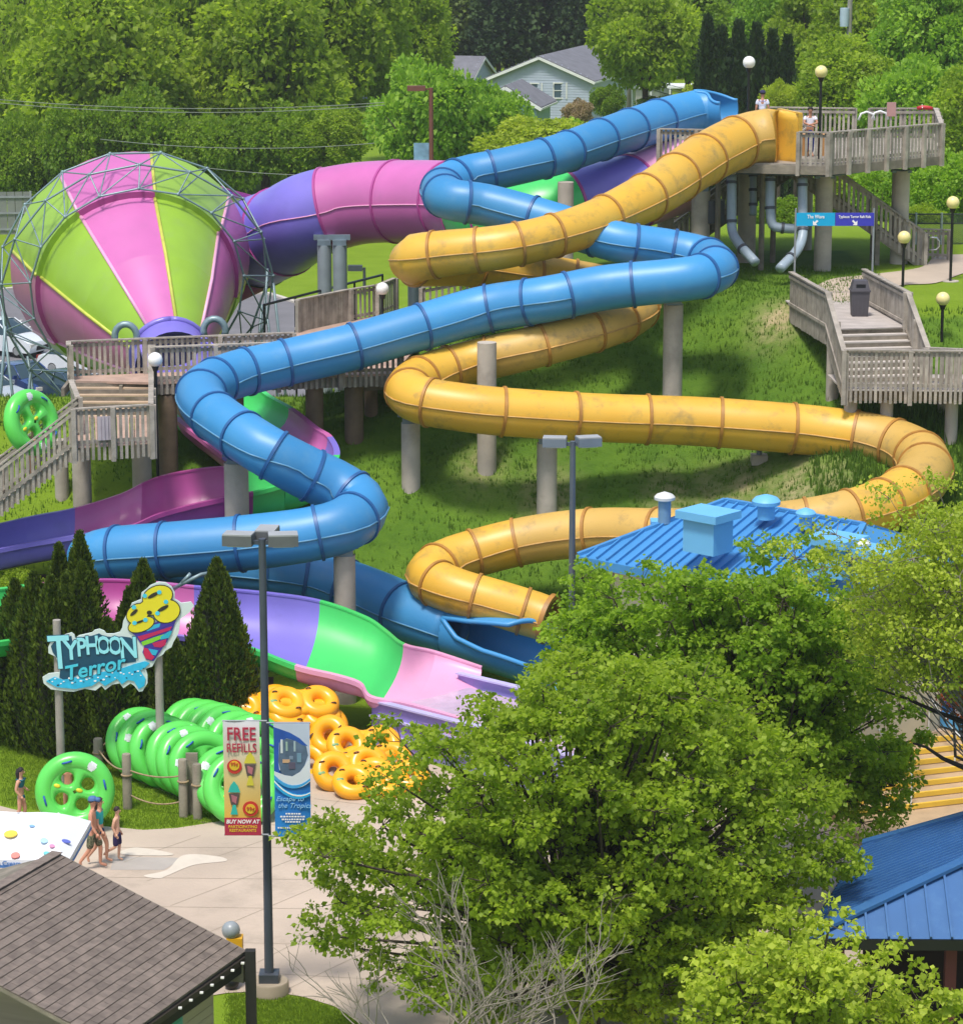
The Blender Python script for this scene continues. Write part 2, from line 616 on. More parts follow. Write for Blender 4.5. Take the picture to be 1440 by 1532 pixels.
# ground slab of the plaza: everything up to the lawns
plaza = [G(-40, 1205), G(0, 1207), G(60, 1222), G(140, 1236), G(215, 1243), G(265, 1240), G(330, 1230), G(300, 1200), G(200, 1165), G(150, 1130), G(130, 1118),
         G(200, 1105), G(330, 1105), G(420, 1100), G(520, 1100), G(560, 1103), G(690, 1165), G(900, 1240), G(1300, 1150), G(1700, 1100), G(1900, 1500), G(900, 1900), G(620, 1650),
         G(600, 1590), G(560, 1545), G(500, 1507), G(455, 1493), G(400, 1484), G(340, 1487), G(260, 1500), G(140, 1560), G(-60, 1700), G(-400, 1700), G(-400, 1225)]
drape('plaza_concrete', plaza, M_PLAZA, 0.02, 50)
# slab joints: shallow saw cuts as thin darker strips
jb = MB()
def plaza_line(a, b, w=0.022, z=0.024):
    a, b = P(*a, z), P(*b, z)
    d = (b - a); s = Vector((-d.y, d.x, 0)).normalized() * w / 2
    jb.quad(a - s, b - s, b + s, a + s)
for a, b in [((150, 1268), (500, 1268)), ((120, 1312), (560, 1317)), ((130, 1355), (620, 1362)), ((250, 1408), (640, 1417)), ((380, 1455), (640, 1470)),
             ((300, 1250), (185, 1290)), ((400, 1255), (220, 1318)), ((480, 1270), (255, 1355)), ((560, 1290), (300, 1400)), ((600, 1330), (385, 1440)), ((620, 1390), (430, 1480)),
             ((560, 1150), (470, 1230)), ((470, 1195), (640, 1215)), ((300, 1230), (460, 1236)), ((0, 1232), (150, 1250)), ((210, 1170), (300, 1205))]:
    plaza_line(a, b)
jo = jb.build('plaza_joints', M_JOINT); tag(jo, kind='structure')
# one greyer patch and worn pale patches of the plaza, flat on the slab
pw = mat('pale_worn_concrete', '#cbc0b1', 0.95, 0.1, 2)
pd = mat('greyer_concrete', '#a8a098', 0.9, 0.1, 2)
drape('grey_plaza_patch', [G(170, 1283), G(275, 1285), G(245, 1303), G(165, 1303)], pd, 0.023, 50)
for i, pl in enumerate([[G(275, 1281), G(325, 1283), G(338, 1290), G(290, 1296), G(250, 1312), G(238, 1316), G(215, 1312), G(250, 1303)],
                        [G(180, 1276), G(205, 1270), G(255, 1278), G(250, 1282), G(190, 1281)]]):
    drape('pale_worn_patch', smooth_outline(pl), pw, 0.029 + .003 * i, 50)
# hilltop path, parking lot, far road
hillpath = smooth_outline([tuple(hit(*q)[:2]) for q in [(1205, 445), (1240, 420), (1300, 412), (1375, 402), (1400, 385), (1440, 382), (1500, 380), (1500, 405), (1445, 410), (1400, 425), (1350, 428), (1300, 440), (1290, 470), (1230, 480)]])
drape('hill_path', hillpath, M_PATH, 0.03, 1.0)
lot = [G(-500, 640), G(-300, 468), G(60, 428), G(180, 425), G(330, 440), G(400, 440), G(470, 462), G(470, 720), G(0, 720)]
drape('parking_lot', lot, M_ASPH, 0.02, 50)
kb = MB()
kc = mat('kerb_concrete', '#bdb6aa', 0.9, 0.1)
for i in range(1, 6):
    a, b_ = Vector((*lot[i], .06)), Vector((*lot[i + 1], .06)); kb.beam(a, b_, .3, .12)
ko = kb.build('parking_kerb', kc); tag(ko, kind='structure')
lb = MB()
for k in range(9):
    a = P(-60 + 34 * k, 566 + 3 * k, .026); b_ = a + Vector((1.2, 5.2, 0)); s = Vector((.06, 0, 0))
    lb.quad(a - s, b_ - s, b_ + s, a + s)
for k in range(9):
    a = P(-60 + 34 * k, 500 + 2 * k, .026); b_ = a + Vector((1.2, 5.2, 0)); s = Vector((.06, 0, 0))
    lb.quad(a - s, b_ - s, b_ + s, a + s)
lo = lb.build('parking_bay_lines', mat('line_paint', '#d2d0c8', .8)); tag(lo, kind='structure')
# planting bed mulch
bed = smooth_outline([G(-60, 1082), G(20, 1090), G(60, 1098), G(110, 1108), G(170, 1118), G(230, 1105), G(330, 1080), G(390, 1075), G(400, 1000), G(250, 985), G(60, 985), G(-60, 985)])
drape('mulch_bed', bed, mat('mulch', '#3a2c22', 0.95, 0.4, 6, 0.6, 30), 0.016, 1.0)
# ------------------------------------------------------------------ tube slides
M_BLUE = mat('blue_fibreglass', (0.036, 0.220, 0.47), 0.43, 0.14, 0.7, col2=(0.048, 0.250, 0.51), objvar=0.11, dirt='#5f93b8', dirt_amt=0.55, dscale=1.2)
M_BLUER = mat('blue_fibreglass_ring', (0.018, 0.10, 0.28), 0.45, 0.15, 3)
M_BLUES = mat('pale_blue_seam', (0.09, 0.25, 0.40), 0.5, 0.2, 3)
M_YEL = mat('yellow_fibreglass', (0.63, 0.345, 0.030), 0.42, 0.14, 0.6, col2=(0.67, 0.41, 0.055), objvar=0.07, dirt='#857348', dirt_amt=0.95, dscale=1.3)
M_YELD = mat('stained_yellow_fibreglass', (0.56, 0.35, 0.08), 0.5, 0.10, 0.6, objvar=0.05, dirt='#7d6d4b', dirt_amt=0.95, dscale=1.7)
M_YELR = mat('ochre_ring', (0.40, 0.19, 0.035), 0.5, 0.25, 3)
M_YELS = mat('tan_seam', (0.50, 0.29, 0.08), 0.5, 0.25, 3)

def frames(path):
    n = len(path)
    T = np.gradient(path[:, :3], axis=0)
    T /= np.linalg.norm(T, axis=1)[:, None]
    S = np.cross(T, np.array([0, 0, 1.0])); S /= np.linalg.norm(S, axis=1)[:, None]
    U = np.cross(S, T)
    return T, S, U
def tube_slide(root, ctrl, seg, m, mr, ms, step=2.1, bend=1.15, nring=30, bolts=(), seamz=0.0, mfun=None, skip_seam=()):
    """ctrl: (px, py, z, D px).  Sections between joint rings are parts; side seams are sub-parts"""
    pts = []
    for (a, b_, z, D) in ctrl:
        p = P(a, b_, z)
        pts.append((p.x, p.y, p.z, D / 2 * mpp(p)))
    path, ss = crom(pts, 0.16)
    T, S, U = frames(path)
    kap = np.zeros(len(path))
    dT = np.linalg.norm(np.gradient(T, axis=0), axis=1) / 0.16
    kap = np.convolve(dT, np.ones(9) / 9, 'same')
    marks = [0]; acc = 0
    for i in range(1, len(path)):
        acc += 0.16
        st = bend if kap[i] > 0.22 else step
        if acc >= st: marks.append(i); acc = 0
    if len(path) - 1 - marks[-1] < 5: marks[-1] = len(path) - 1
    else: marks.append(len(path) - 1)
    ca = [2 * math.pi * k / nring for k in range(nring)]
    for si in range(len(marks) - 1):
        i0, i1 = marks[si], marks[si + 1]
        idx = list(range(i0, i1, 2)) + [i1]
        mb = MB(); vs = []
        for i in idx:
            c, r = path[i, :3], path[i, 3]
            for a in ca: vs.append(c + r * (math.cos(a) * S[i] + math.sin(a) * U[i]))
        # thickness: inner wall
        for i in idx:
            c, r = path[i, :3], path[i, 3] - 0.03
            for a in ca: vs.append(c + r * (math.cos(a) * S[i] + math.sin(a) * U[i]))
        fs = []
        k0 = len(idx)
        for j in range(k0 - 1):
            for k in range(nring):
                a = j * nring + k; b2 = j * nring + (k + 1) % nring
                fs.append((a, b2, b2 + nring, a + nring))
                o = k0 * nring
                fs.append((o + a + nring, o + b2 + nring, o + b2, o + a))
        if si in (0, len(marks) - 2):
            for e in ((0,) if si == 0 else (k0 - 1,)):
                for k in range(nring):
                    a = e * nring + k; b2 = e * nring + (k + 1) % nring; o = k0 * nring
                    fs.append((a, b2, b2 + o, a + o))
        mb.add(vs, fs)
        cm_ = path[(i0 + i1) // 2]; pxm = 720 + FPX * cm_[0] / (cm_[1] * CP + (CAM_H - cm_[2]) * SP)
        mm = mfun(si, pxm) if mfun else m
        mb2 = mb.build('tube_section', mm, root, smooth='all', fix=False)
        # joint ring
        if si > 0:
            i = i0
            rb = MB()
            w = 0.055
            for (rr, off) in ((0.0, -w), (0.055, -w), (0.055, w), (0.0, w)): pass
            vs = []
            for (rr, off) in ((-0.01, -w), (0.05, -w * .8), (0.05, w * .8), (-0.01, w)):
                c = path[i, :3] + T[i] * off; r = path[i, 3] + rr
                for a in ca: vs.append(c + r * (math.cos(a) * S[i] + math.sin(a) * U[i]))
            fs = []
            for j in range(3):
                for k in range(nring):
                    a = j * nring + k; b2 = j * nring + (k + 1) % nring
                    fs.append((a, b2, b2 + nring, a + nring))
            rb.add(vs, fs)
            rb.build('joint_ring', mr, root, smooth=True, fix=False)
        # side seams
        for sd in (1, -1):
            if si in skip_seam: continue
            sb = MB()
            line = [path[i, :3] + (path[i, 3] + 0.015) * (sd * math.cos(seamz) * S[i] + math.sin(seamz) * U[i]) for i in idx]
            sb.tube(line, 0.028, 5)
            sb.build('side_seam', ms, mb2, smooth='all', fix=False)
    return path, T, S, U, marks

def column(root, p_top, r=0.30, foot=None, m=None, cap=True, name='support_column'):
    x, y = p_top[0], p_top[1]
    zb = (tz(x, y) if foot is None else foot) - 0.3
    mb = MB()
    zt = p_top[2]
    nn = max(2, int((zt - zb) / 0.3))
    prof = []
    for k in range(nn + 1):
        z = zb + (zt - zb) * k / nn
        prof += [(r, z)]
    mb.lathe((x, y, 0), prof + [(0.001, zt)], 20)
    c = mb.build(name, m or M_CONC, root, smooth=True)
    if cap:
        sb = MB()
        sb.box((x, y, zt + .10), (.5, .5, .2))
        sb.box((x, y, zt + .28), (.8, .12, .2))
        sb.build('steel_saddle', M_STEEL, c)
    return c

blue = [(1040, 166, 14.6, 62), (1000, 176, 14.45, 64), (900, 208, 14.1, 62), (820, 235, 13.75, 60), (740, 254, 13.4, 60), (695, 264, 13.2, 62),
        (664, 280, 12.95, 64), (678, 299, 12.8, 63), (725, 306, 12.65, 63), (800, 325, 12.3, 62), (870, 346, 11.9, 62), (930, 363, 11.6, 62), (1000, 374, 11.35, 63),
        (1050, 385, 11.15, 64), (1070, 402, 11.0, 66), (1040, 415, 10.9, 66), (1000, 420, 10.8, 66), (900, 431, 10.55, 68), (820, 447, 10.25, 69), (723, 463, 9.85, 71),
        (620, 492, 9.35, 70), (519, 521, 8.85, 70), (415, 545, 8.45, 70), (350, 561, 8.25, 72), (305, 583, 8.05, 74), (305, 606, 7.85, 74), (342, 638, 7.55, 76), (404, 678, 7.0, 78),
        (458, 707, 6.4, 80), (510, 732, 5.9, 80), (541, 758, 5.5, 80), (515, 785, 5.2, 82), (470, 798, 5.0, 82), (369, 812, 4.7, 84), (248, 823, 4.4, 84), (165, 830, 4.15, 83),
        (137, 838, 3.9, 80), (180, 843, 3.6, 80), (250, 846, 3.3, 82), (369, 855, 3.0, 84), (487, 872, 2.6, 86), (559, 896, 2.3, 88), (612, 919, 2.1, 88), (680, 943, 1.85, 88)]
blue_root = empty('blue_tube_slide', 'long blue enclosed tube slide zigzagging down from the tower deck', 'water slide', P(640, 940, 0.8))
bp_, bT, bS, bU, bmk = tube_slide(blue_root, blue, None, M_BLUE, M_BLUER, M_BLUES, skip_seam=(4, 9, 17, 18, 26))

def trough(root, ctrl, m, mr, open0, open1, name='open_trough', thick=0.05, lip=0.06, nr=24, far=None, near=None):
    """tube cut open along its top; the half opening angle grows from open0 to open1 (degrees)"""
    pts = []
    for (a, b_, z, D) in ctrl:
        p = P(a, b_, z); pts.append((p.x, p.y, p.z, D / 2 * mpp(p)))
    path, ss = crom(pts, 0.12)
    T, S, U = frames(path)
    n = len(path); mb = MB(); vs = []
    l1, l2 = [], []
    for layer in (0, -thick):
        for i in range(n):
            f = i / (n - 1)
            f = f * f * (3 - 2 * f)
            op = R(open0 + (open1 - open0) * f); f_ = i / (n - 1)
            opf = R(np.interp(f_, *far)) if far else op
            opn = R(np.interp(f_, *near)) if near else op
            for k in range(nr + 1):
                a = math.pi / 2 + opf + (2 * math.pi - opf - opn) * k / nr
                v = path[i, :3] + (path[i, 3] + layer) * (math.cos(a) * S[i] + math.sin(a) * U[i])
                vs.append(v)
                if layer == 0 and k == 0: l1.append(v)
                if layer == 0 and k == nr: l2.append(v)
    fs = []; m1 = nr + 1; o = n * m1
    for i in range(n - 1):
        for k in range(nr):
            a = i * m1 + k
            fs.append((a, a + 1, a + 1 + m1, a + m1)); fs.append((o + a + m1, o + a + 1 + m1, o + a + 1, o + a))
        for k in (0, nr):
            a = i * m1 + k; fs.append((a, a + m1, a + m1 + o, a + o))
    for k in range(nr):
        for i in (0, n - 1):
            a = i * m1 + k; fs.append((a, a + 1, a + 1 + o, a + o))
    mb.add(vs, fs)
    t = mb.build(name, m, root, smooth=True)
    rb = MB(); rb.tube(l1, lip, 8); rb.tube(l2, lip, 8)
    rb.tube([l1[0]] + [path[0, :3] + path[0, 3] * (math.cos(a) * S[0] + math.sin(a) * U[0]) for a in np.linspace(math.pi / 2 + (R(far[1][0]) if far else R(open0)), math.pi / 2 - (R(near[1][0]) if near else R(open0)), 7)] + [l2[0]], lip, 8)
    rb.build('rolled_lip', mr, t, smooth='all')
    return path
trough(blue_root, [(680, 943, 1.85, 88), (712, 951, 1.8, 91), (745, 961, 1.72, 94), (790, 975, 1.6, 95), (850, 996, 1.45, 95)], M_BLUE, M_BLUE, 22, 62, lip=.075, far=([0, .2, .52, .72, 1], [-52, -48, -30, 40, 80]), near=([0, .16, .4, 1], [54, 84, 92, 92]))
trough(blue_root, [(1040, 166, 14.6, 62), (1065, 164, 14.65, 64), (1090, 163, 14.7, 66)], M_BLUE, M_BLUE, 20, 70, name='entry_hood')
# columns under the blue slide
for (a, b_, z) in [(1007, 455, 9.95), (353, 692, 6.35), (515, 830, 4.35)]:
    p = P(a, b_, z)
    column(blue_root, p, 0.31 if a != 353 else .36)
for (a, b_, z) in [(846, 285, 12.6), (795, 400, 9.7), (1045, 455, 9.8), (915, 540, 9.6)]:
    pass

yellow = [(1150, 204, 14.2, 84), (1115, 209, 14.1, 80), (1060, 234, 13.7, 78), (968, 294, 12.8, 72), (868, 340, 12.1, 66), (758, 368, 11.65, 66), (657, 380, 11.35, 70), (618, 387, 11.15, 72),
          (622, 394, 10.95, 68), (690, 398, 10.75, 60), (760, 406, 10.45, 60), (850, 418, 10.1, 62), (925, 434, 9.8, 62), (955, 452, 9.6, 62), (948, 470, 9.4, 62), (900, 491, 9.15, 63), (800, 519, 8.7, 64),
          (700, 543, 8.2, 66), (645, 560, 7.95, 68), (612, 580, 7.75, 70), (625, 597, 7.6, 72), (703, 611, 7.4, 73), (822, 621, 7.15, 73), (922, 626, 6.98, 73), (1035, 630, 6.85, 74), (1137, 637, 6.7, 75),
          (1232, 646, 6.5, 76), (1318, 660, 6.3, 78), (1370, 680, 6.1, 80), (1382, 710, 5.9, 82), (1345, 742, 5.65, 80), (1300, 762, 5.5, 78), (1230, 779, 5.3, 76), (1100, 794, 4.95, 74), (1000, 797, 4.7, 74),
          (888, 797, 4.4, 74), (796, 807, 4.1, 72), (720, 825, 3.75, 72), (665, 843, 3.5, 72), (642, 864, 3.3, 72), (680, 884, 3.1, 70), (745, 903, 2.8, 70), (800, 920, 2.5, 70), (822, 927, 2.4, 68)]
yel_root = empty('yellow_tube_slide', 'long yellow enclosed tube slide winding down the grass hill from the tower', 'water slide', P(820, 930, 1.5))
def ysel(si, n):
    return M_YELD if si in (0, 13, 14, 15, 16, 17, 18, 19, 30, 31, 32, 33, 36, 37, 38, 39, 40) else M_YEL
yp_, yT, yS, yU, ymk = tube_slide(yel_root, yellow, None, M_YEL, M_YELR, M_YELS, mfun=ysel, skip_seam=(12,))
# heavy flange and dark gasket round the lower yellow mouth
mb = MB(); i_ = len(yp_) - 1; rr0 = yp_[i_, 3]; vs = []
for (rr, off) in ((-.02, -.12), (.10, -.12), (.10, .02), (-.05, .02), (-.06, -.10)):
    for k in range(30):
        a = 2 * math.pi * k / 30
        vs.append(yp_[i_, :3] + yT[i_] * off + (rr0 + rr) * (math.cos(a) * yS[i_] + math.sin(a) * yU[i_]))
mb.add(vs, [(j * 30 + k, j * 30 + (k + 1) % 30, (j + 1) * 30 + (k + 1) % 30, (j + 1) * 30 + k) for j in range(4) for k in range(30)])
mb.build('mouth_flange', M_YELR, yel_root, smooth=True)
# flared entry with square mounting plate
e = P(1172, 205, 14.0)
mb = MB()
Tm = Vector((-bT[0][0], 0, 0))
c0 = Vector(yp_[0, :3]); r0 = yp_[0, 3]
s0 = Vector(yS[0]); u0 = Vector(yU[0])
pc = P(1180, 206, 14.12); pn = Vector((.92, .30, 0)).normalized(); pr = Vector((-pn.y, pn.x, 0)); hu = .92
vs = []
for j in range(7):
    f = j / 6
    for k in range(30):
        a = 2 * math.pi * k / 30
        ca_, sa_ = math.cos(a), math.sin(a)
        q = 1 / max(abs(ca_), abs(sa_))
        cpt = c0 + s0 * ca_ * r0 + u0 * sa_ * r0
        spt = pc - pr * ca_ * hu * .95 * q + Vector((0, 0, 1)) * sa_ * hu * q
        ff = f * f * (3 - 2 * f) * .5 + f * .5
        vs.append(cpt.lerp(spt, ff))
mb.add(vs, [(j * 30 + k, j * 30 + (k + 1) % 30, (j + 1) * 30 + (k + 1) % 30, (j + 1) * 30 + k) for j in range(6) for k in range(30)])
fl = mb.build('entry_flare', M_YEL, yel_root, smooth='all')
Z1 = Vector((0, 0, 1))
for (o1_, o2_) in ((-pr + Z1, pr + Z1), (-pr - Z1, pr - Z1), (-pr - Z1, -pr + Z1), (pr - Z1, pr + Z1)):
    mb = MB(); mb.beam(pc + o1_ * hu, pc + o2_ * hu, .06, .14, pn); mb.build('flare_flange', M_YEL, yel_root)
for (a, b_, z, rr) in [(614, 632, 6.7, .29), (818, 662, 6.25, .31), (728, 512, 8.9, .30), (796, 400, 9.7, .27), (1048, 285, 12.2, .33), (846, 275, 12.9, .27)]:
    p = P(a, b_, z)
    # a tall column seen rising past the tube stands just behind it
    if a == 728: p = PZ(728, 512, 93.0)
    if a == 846: p = PZ(846, 272, 101.5)
    if a == 796: p = PZ(796, 398, 99)
    column(yel_root, p, rr, cap=a in (614, 818, 1048))
for (a, b_) in [(1135, 690)]:
    p = hit(a, b_); g = tz(p.x, p.y)
    mb = MB(); mb.tube([(p.x, p.y, g - .1), (p.x, p.y, 6.2)], .09, 8); c = mb.build('steel_post', M_STEEL, yel_root)
    mb = MB(); mb.box((p.x, p.y, g + .05), (.5, .5, .3)); mb.build('concrete_foot', M_CONC, c)

# ------------------------------------------------------------------ funnel ride: feed tube, funnel, open flume
C_PINK = (0.54, 0.14, 0.38)
M_PINK = mat('pink_fibreglass', C_PINK, 0.35, 0.10, 0.6, dirt='#a06a90', dirt_amt=0.3)
M_LPINK = mat('light_pink_fibreglass', (0.78, 0.36, 0.56), 0.35, 0.08, 0.6, dirt='#c79ab0', dirt_amt=0.3)
M_MAG = mat('magenta_fibreglass', (0.42, 0.065, 0.27), 0.35, 0.10, 0.6, dirt='#7a3a6a', dirt_amt=0.3)
M_PURP = mat('purple_fibreglass', (0.200, 0.165, 0.58), 0.33, 0.10, 0.6, dirt='#5c5a9c', dirt_amt=0.3)
M_LAV = mat('lavender_fibreglass', (0.30, 0.25, 0.62), 0.4, 0.08, 0.6, dirt='#7c78a8', dirt_amt=0.3)
M_LIME = mat('lime_fibreglass', (0.27, 0.45, 0.035), 0.35, 0.12, 0.6, dirt='#8da36a', dirt_amt=0.35)
M_GRN = mat('bright_green_fibreglass', (0.060, 0.58, 0.13), 0.35, 0.08, 0.6, dirt='#4aa060', dirt_amt=0.3)
M_TEAL = mat('green_lip', (0.22, 0.62, 0.28), 0.4, 0.08)

fun_root = empty('funnel_slide', 'giant pink and lime striped funnel raft ride with open flume and purple feed tube', 'water slide', P(255, 700, 0))
feed = [(1015, 262, 12.4, 112), (960, 282, 12.1, 114), (880, 306, 11.75, 116), (800, 322, 11.45, 118), (740, 318, 11.3, 120), (690, 303, 11.2, 122), (610, 301, 11.0, 123), (530, 305, 10.75, 123), (465, 322, 10.25, 130), (425, 345, 9.5, 134), (385, 362, 8.85, 138)]
def fsel(si, n):
    seq = [M_LPINK, M_PURP, M_PURP, M_GRN, M_GRN, M_PINK, M_PINK, M_PINK, M_PURP, M_PURP, M_PURP]
    return seq[min(si, len(seq) - 1)]
fp_, fT, fS, fU, fmk = tube_slide(fun_root, feed, None, M_PINK, M_MAG, M_LPINK, step=2.75, bend=2.75, nring=36, mfun=lambda si, px: M_LPINK if px > 965 else M_PURP if px > 855 else M_GRN if px > 725 else M_PINK if px > 535 else M_PURP)

def circle_pts(c, n_, r, N_, a0):
    n_ = n_.normalized()
    up = (Vector((0, 0, 1)) - n_ * n_.z).normalized()
    rt = up.cross(n_).normalized()     # to the right as seen from the front
    return lambda ang: c + (up * math.cos(ang) + rt * math.sin(ang)) * r, up, rt
nfront = Vector((.22, -.93, -.28)).normalized()
K = [  # centre (photo px, depth), radius m, normal
    (PZ(200, 388, 114.5), 4.25, nfront),          # 0 rear edge of the band
    (PZ(196, 394, 113.0), 4.5, nfront),          # 1 widest
    (PZ(206, 428, 109.7), 3.72, nfront),          # 2 flange
    (PZ(207, 431, 109.7), 3.56, nfront),          # 3 cone start
    (PZ(230, 478, 106.9), 2.52, nfront),
    (PZ(254, 530, 104.4), 1.30, nfront),          # exit
]
exitdir = nfront
CA = [circle_pts(c, n_, r, 0, 0)[0] for (c, r, n_) in K]
tubec = Vector(fp_[-1, :3]); tr = fp_[-1, 3]
trn = -Vector(fT[-1])
# blend of the rear cone: band rear edge -> feed tube end
tf, tup, trt = circle_pts(tubec, Vector((fT[-1][0], fT[-1][1], fT[-1][2])), tr * 1.02, 0, 0)
NS = 8
def panel(name, fa, fb, a0, a1, m, nn=7, mid=0.0, th=0.06, crown=0.0):
    mb = MB(); vs = []
    rows = 5
    for j in range(rows):
        f = j / (rows - 1)
        for k in range(nn):
            a = a0 + (a1 - a0) * k / (nn - 1)
            p = fa(a).lerp(fb(a), f)
            vs.append(p)
    mb.add(vs, [(j * nn + k, j * nn + k + 1, (j + 1) * nn + k + 1, (j + 1) * nn + k) for j in range(rows - 1) for k in range(nn - 1)])
    return mb.build(name, m, fun_root, smooth='all')
for i in range(NS):
    a0 = R(9 + 45 * i); a1 = R(9 + 45 * (i + 1))
    m = M_LIME if i % 2 == 0 else M_PINK
    panel('cone_panel', CA[3], CA[4], a0, a1, m)
    panel('cone_panel', CA[4], CA[5], a0, a1, m)
    panel('band_panel', CA[1], CA[2], a0, a1, m)
    panel('band_rear_panel', CA[0], CA[1], a0, a1, M_MAG if i % 2 else M_LIME)
    panel('flange_panel', CA[2], CA[3], a0, a1, M_MAG if i % 2 else M_LIME)
    panel('rear_panel', tf, CA[0], a0, a1, M_PURP if i in (0, 1) else (M_LIME if i % 2 == 0 else M_MAG))
    rib = MB()
    rib.tube([CA[1](a0), CA[2](a0)], .07, 6); rib.tube([CA[3](a0), CA[4](a0), CA[5](a0)], .07, 6)
    rib.build('panel_rib', mat('yellow_green_rib', (0.52, 0.55, 0.08), .5) if i % 2 == 0 else M_LPINK, fun_root, smooth='all')
# exit collar
mb = MB()
ex, exup, exrt = circle_pts(K[5][0], nfront, 1.34, 0, 0)
ring1 = [ex(a) for a in np.linspace(0, 2 * math.pi, 33)]
mb.tube(ring1, .12, 6)
mb.build('exit_collar', M_PURP, fun_root, smooth='all')
mb = MB()
for k in range(32):
    a, b2 = 2 * math.pi * k / 32, 2 * math.pi * (k + 1) / 32
    mb.quad(ex(a), ex(b2), ex(b2) + nfront * 1.0, ex(a) + nfront * 1.0)
mb.build('exit_throat', M_PURP, fun_root, smooth='all')
mb = MB(); mb.poly([ex(a) * 1.0 - nfront * .9 for a in np.linspace(0, 2 * math.pi, 25)[:-1]]); mb.build('throat_cover_disc', M_LAV, fun_root)  # added disc covering the dark cone inside; lavender stands in for a lit throat
# space-frame ring
M_TRUSS = mat('galvanised_truss', '#7e9499', 0.4, 0.15, 4, metal=0.25)
outer_c = PZ(207, 436, 110.4); outer2_c = outer_c - nfront * 1.3
ro1, ro2, ri = 5.0, 5.0, 3.9
o1 = circle_pts(outer_c, nfront, ro1, 0, 0)[0]; o2 = circle_pts(outer2_c, nfront, ro2, 0, 0)[0]
inn = circle_pts(PZ(206, 431, 109.4), nfront, ri, 0, 0)[0]
NB = 17
def node(f, k): return f(2 * math.pi * k / NB)
for k in range(NB):
    for (f, off) in ((o1, 0), (o2, .5), (inn, 0)):
        mb = MB(); mb.tube([node(f, k + off), node(f, k + 1 + off)], .042, 6, cap=False)
        mb.build('truss_chord', M_TRUSS, fun_root, smooth='all')
    for (f, a, g, c_) in ((o1, k, o2, k + .5), (o2, k + .5, o1, k + 1), (o1, k, inn, k), (o1, k + 1, inn, k), (o2, k + .5, inn, k)):
        mb = MB(); mb.tube([node(f, a), node(g, c_)], .028, 5, cap=False)
        mb.build('truss_strut', M_TRUSS, fun_root, smooth='all')
mb = MB(); mb.sphere((0, 0, 0), .07, 8, 6); nm_ = mb.mesh('truss_node', M_TRUSS, 'all')
for k in range(NB):
    for f, off in ((o1, 0), (o2, .5), (inn, 0)):
        link('truss_node', nm_, fun_root, Matrix.Translation(node(f, k + off)))
# legs of the space frame down to concrete feet
for (ang, fx, fy) in [(R(-104), 28, 560), (R(105), 440, 575), (R(88), 395, 560), (R(-128), 130, 610)]:
    top = o1(ang); topb = o2(ang)
    for tp, sgn in ((top, 1), (topb, -1)):
        base = Vector((tp.x + (0.9 if ang > 0 else -0.9) * sgn * .8, tp.y + sgn * .6, tz(tp.x, tp.y)))
        mb = MB(); mb.tube([tp, base], .055, 8); l = mb.build('frame_leg', M_TRUSS, fun_root, smooth='all')
        mb = MB(); mb.lathe((base.x, base.y, base.z - .2), [(.5, 0), (.5, .9), (.001, .9)], 14); mb.build('concrete_foot', M_CONC, l, smooth=True)
for (a, b_) in ((28, 560), (85, 596)):
    p = P(a, b_, 1.2)
# grey hoops at the mouth
for (a, b_) in ((187, 500), (320, 492)):
    p = PZ(a, b_, 103.2)
    mb = MB(); mb.tube([p + Vector((.38 * math.cos(t), .2, .42 * math.sin(t) - .1)) for t in np.linspace(-.4, math.pi + .4, 12)], .12, 8)
    mb.build('water_jet_hoop', M_TRUSS, fun_root, smooth='all')
for (a, zc_) in [(485, 113.5), (508, 112.5), (620, 114)]:
    p = PZ(a, 366 if a < 600 else 360, zc_)
    column(fun_root, (p.x, p.y, p.z), .27, m=mat('galvanised_column', '#98a3a8', .45, .12, metal=.2), cap=True)

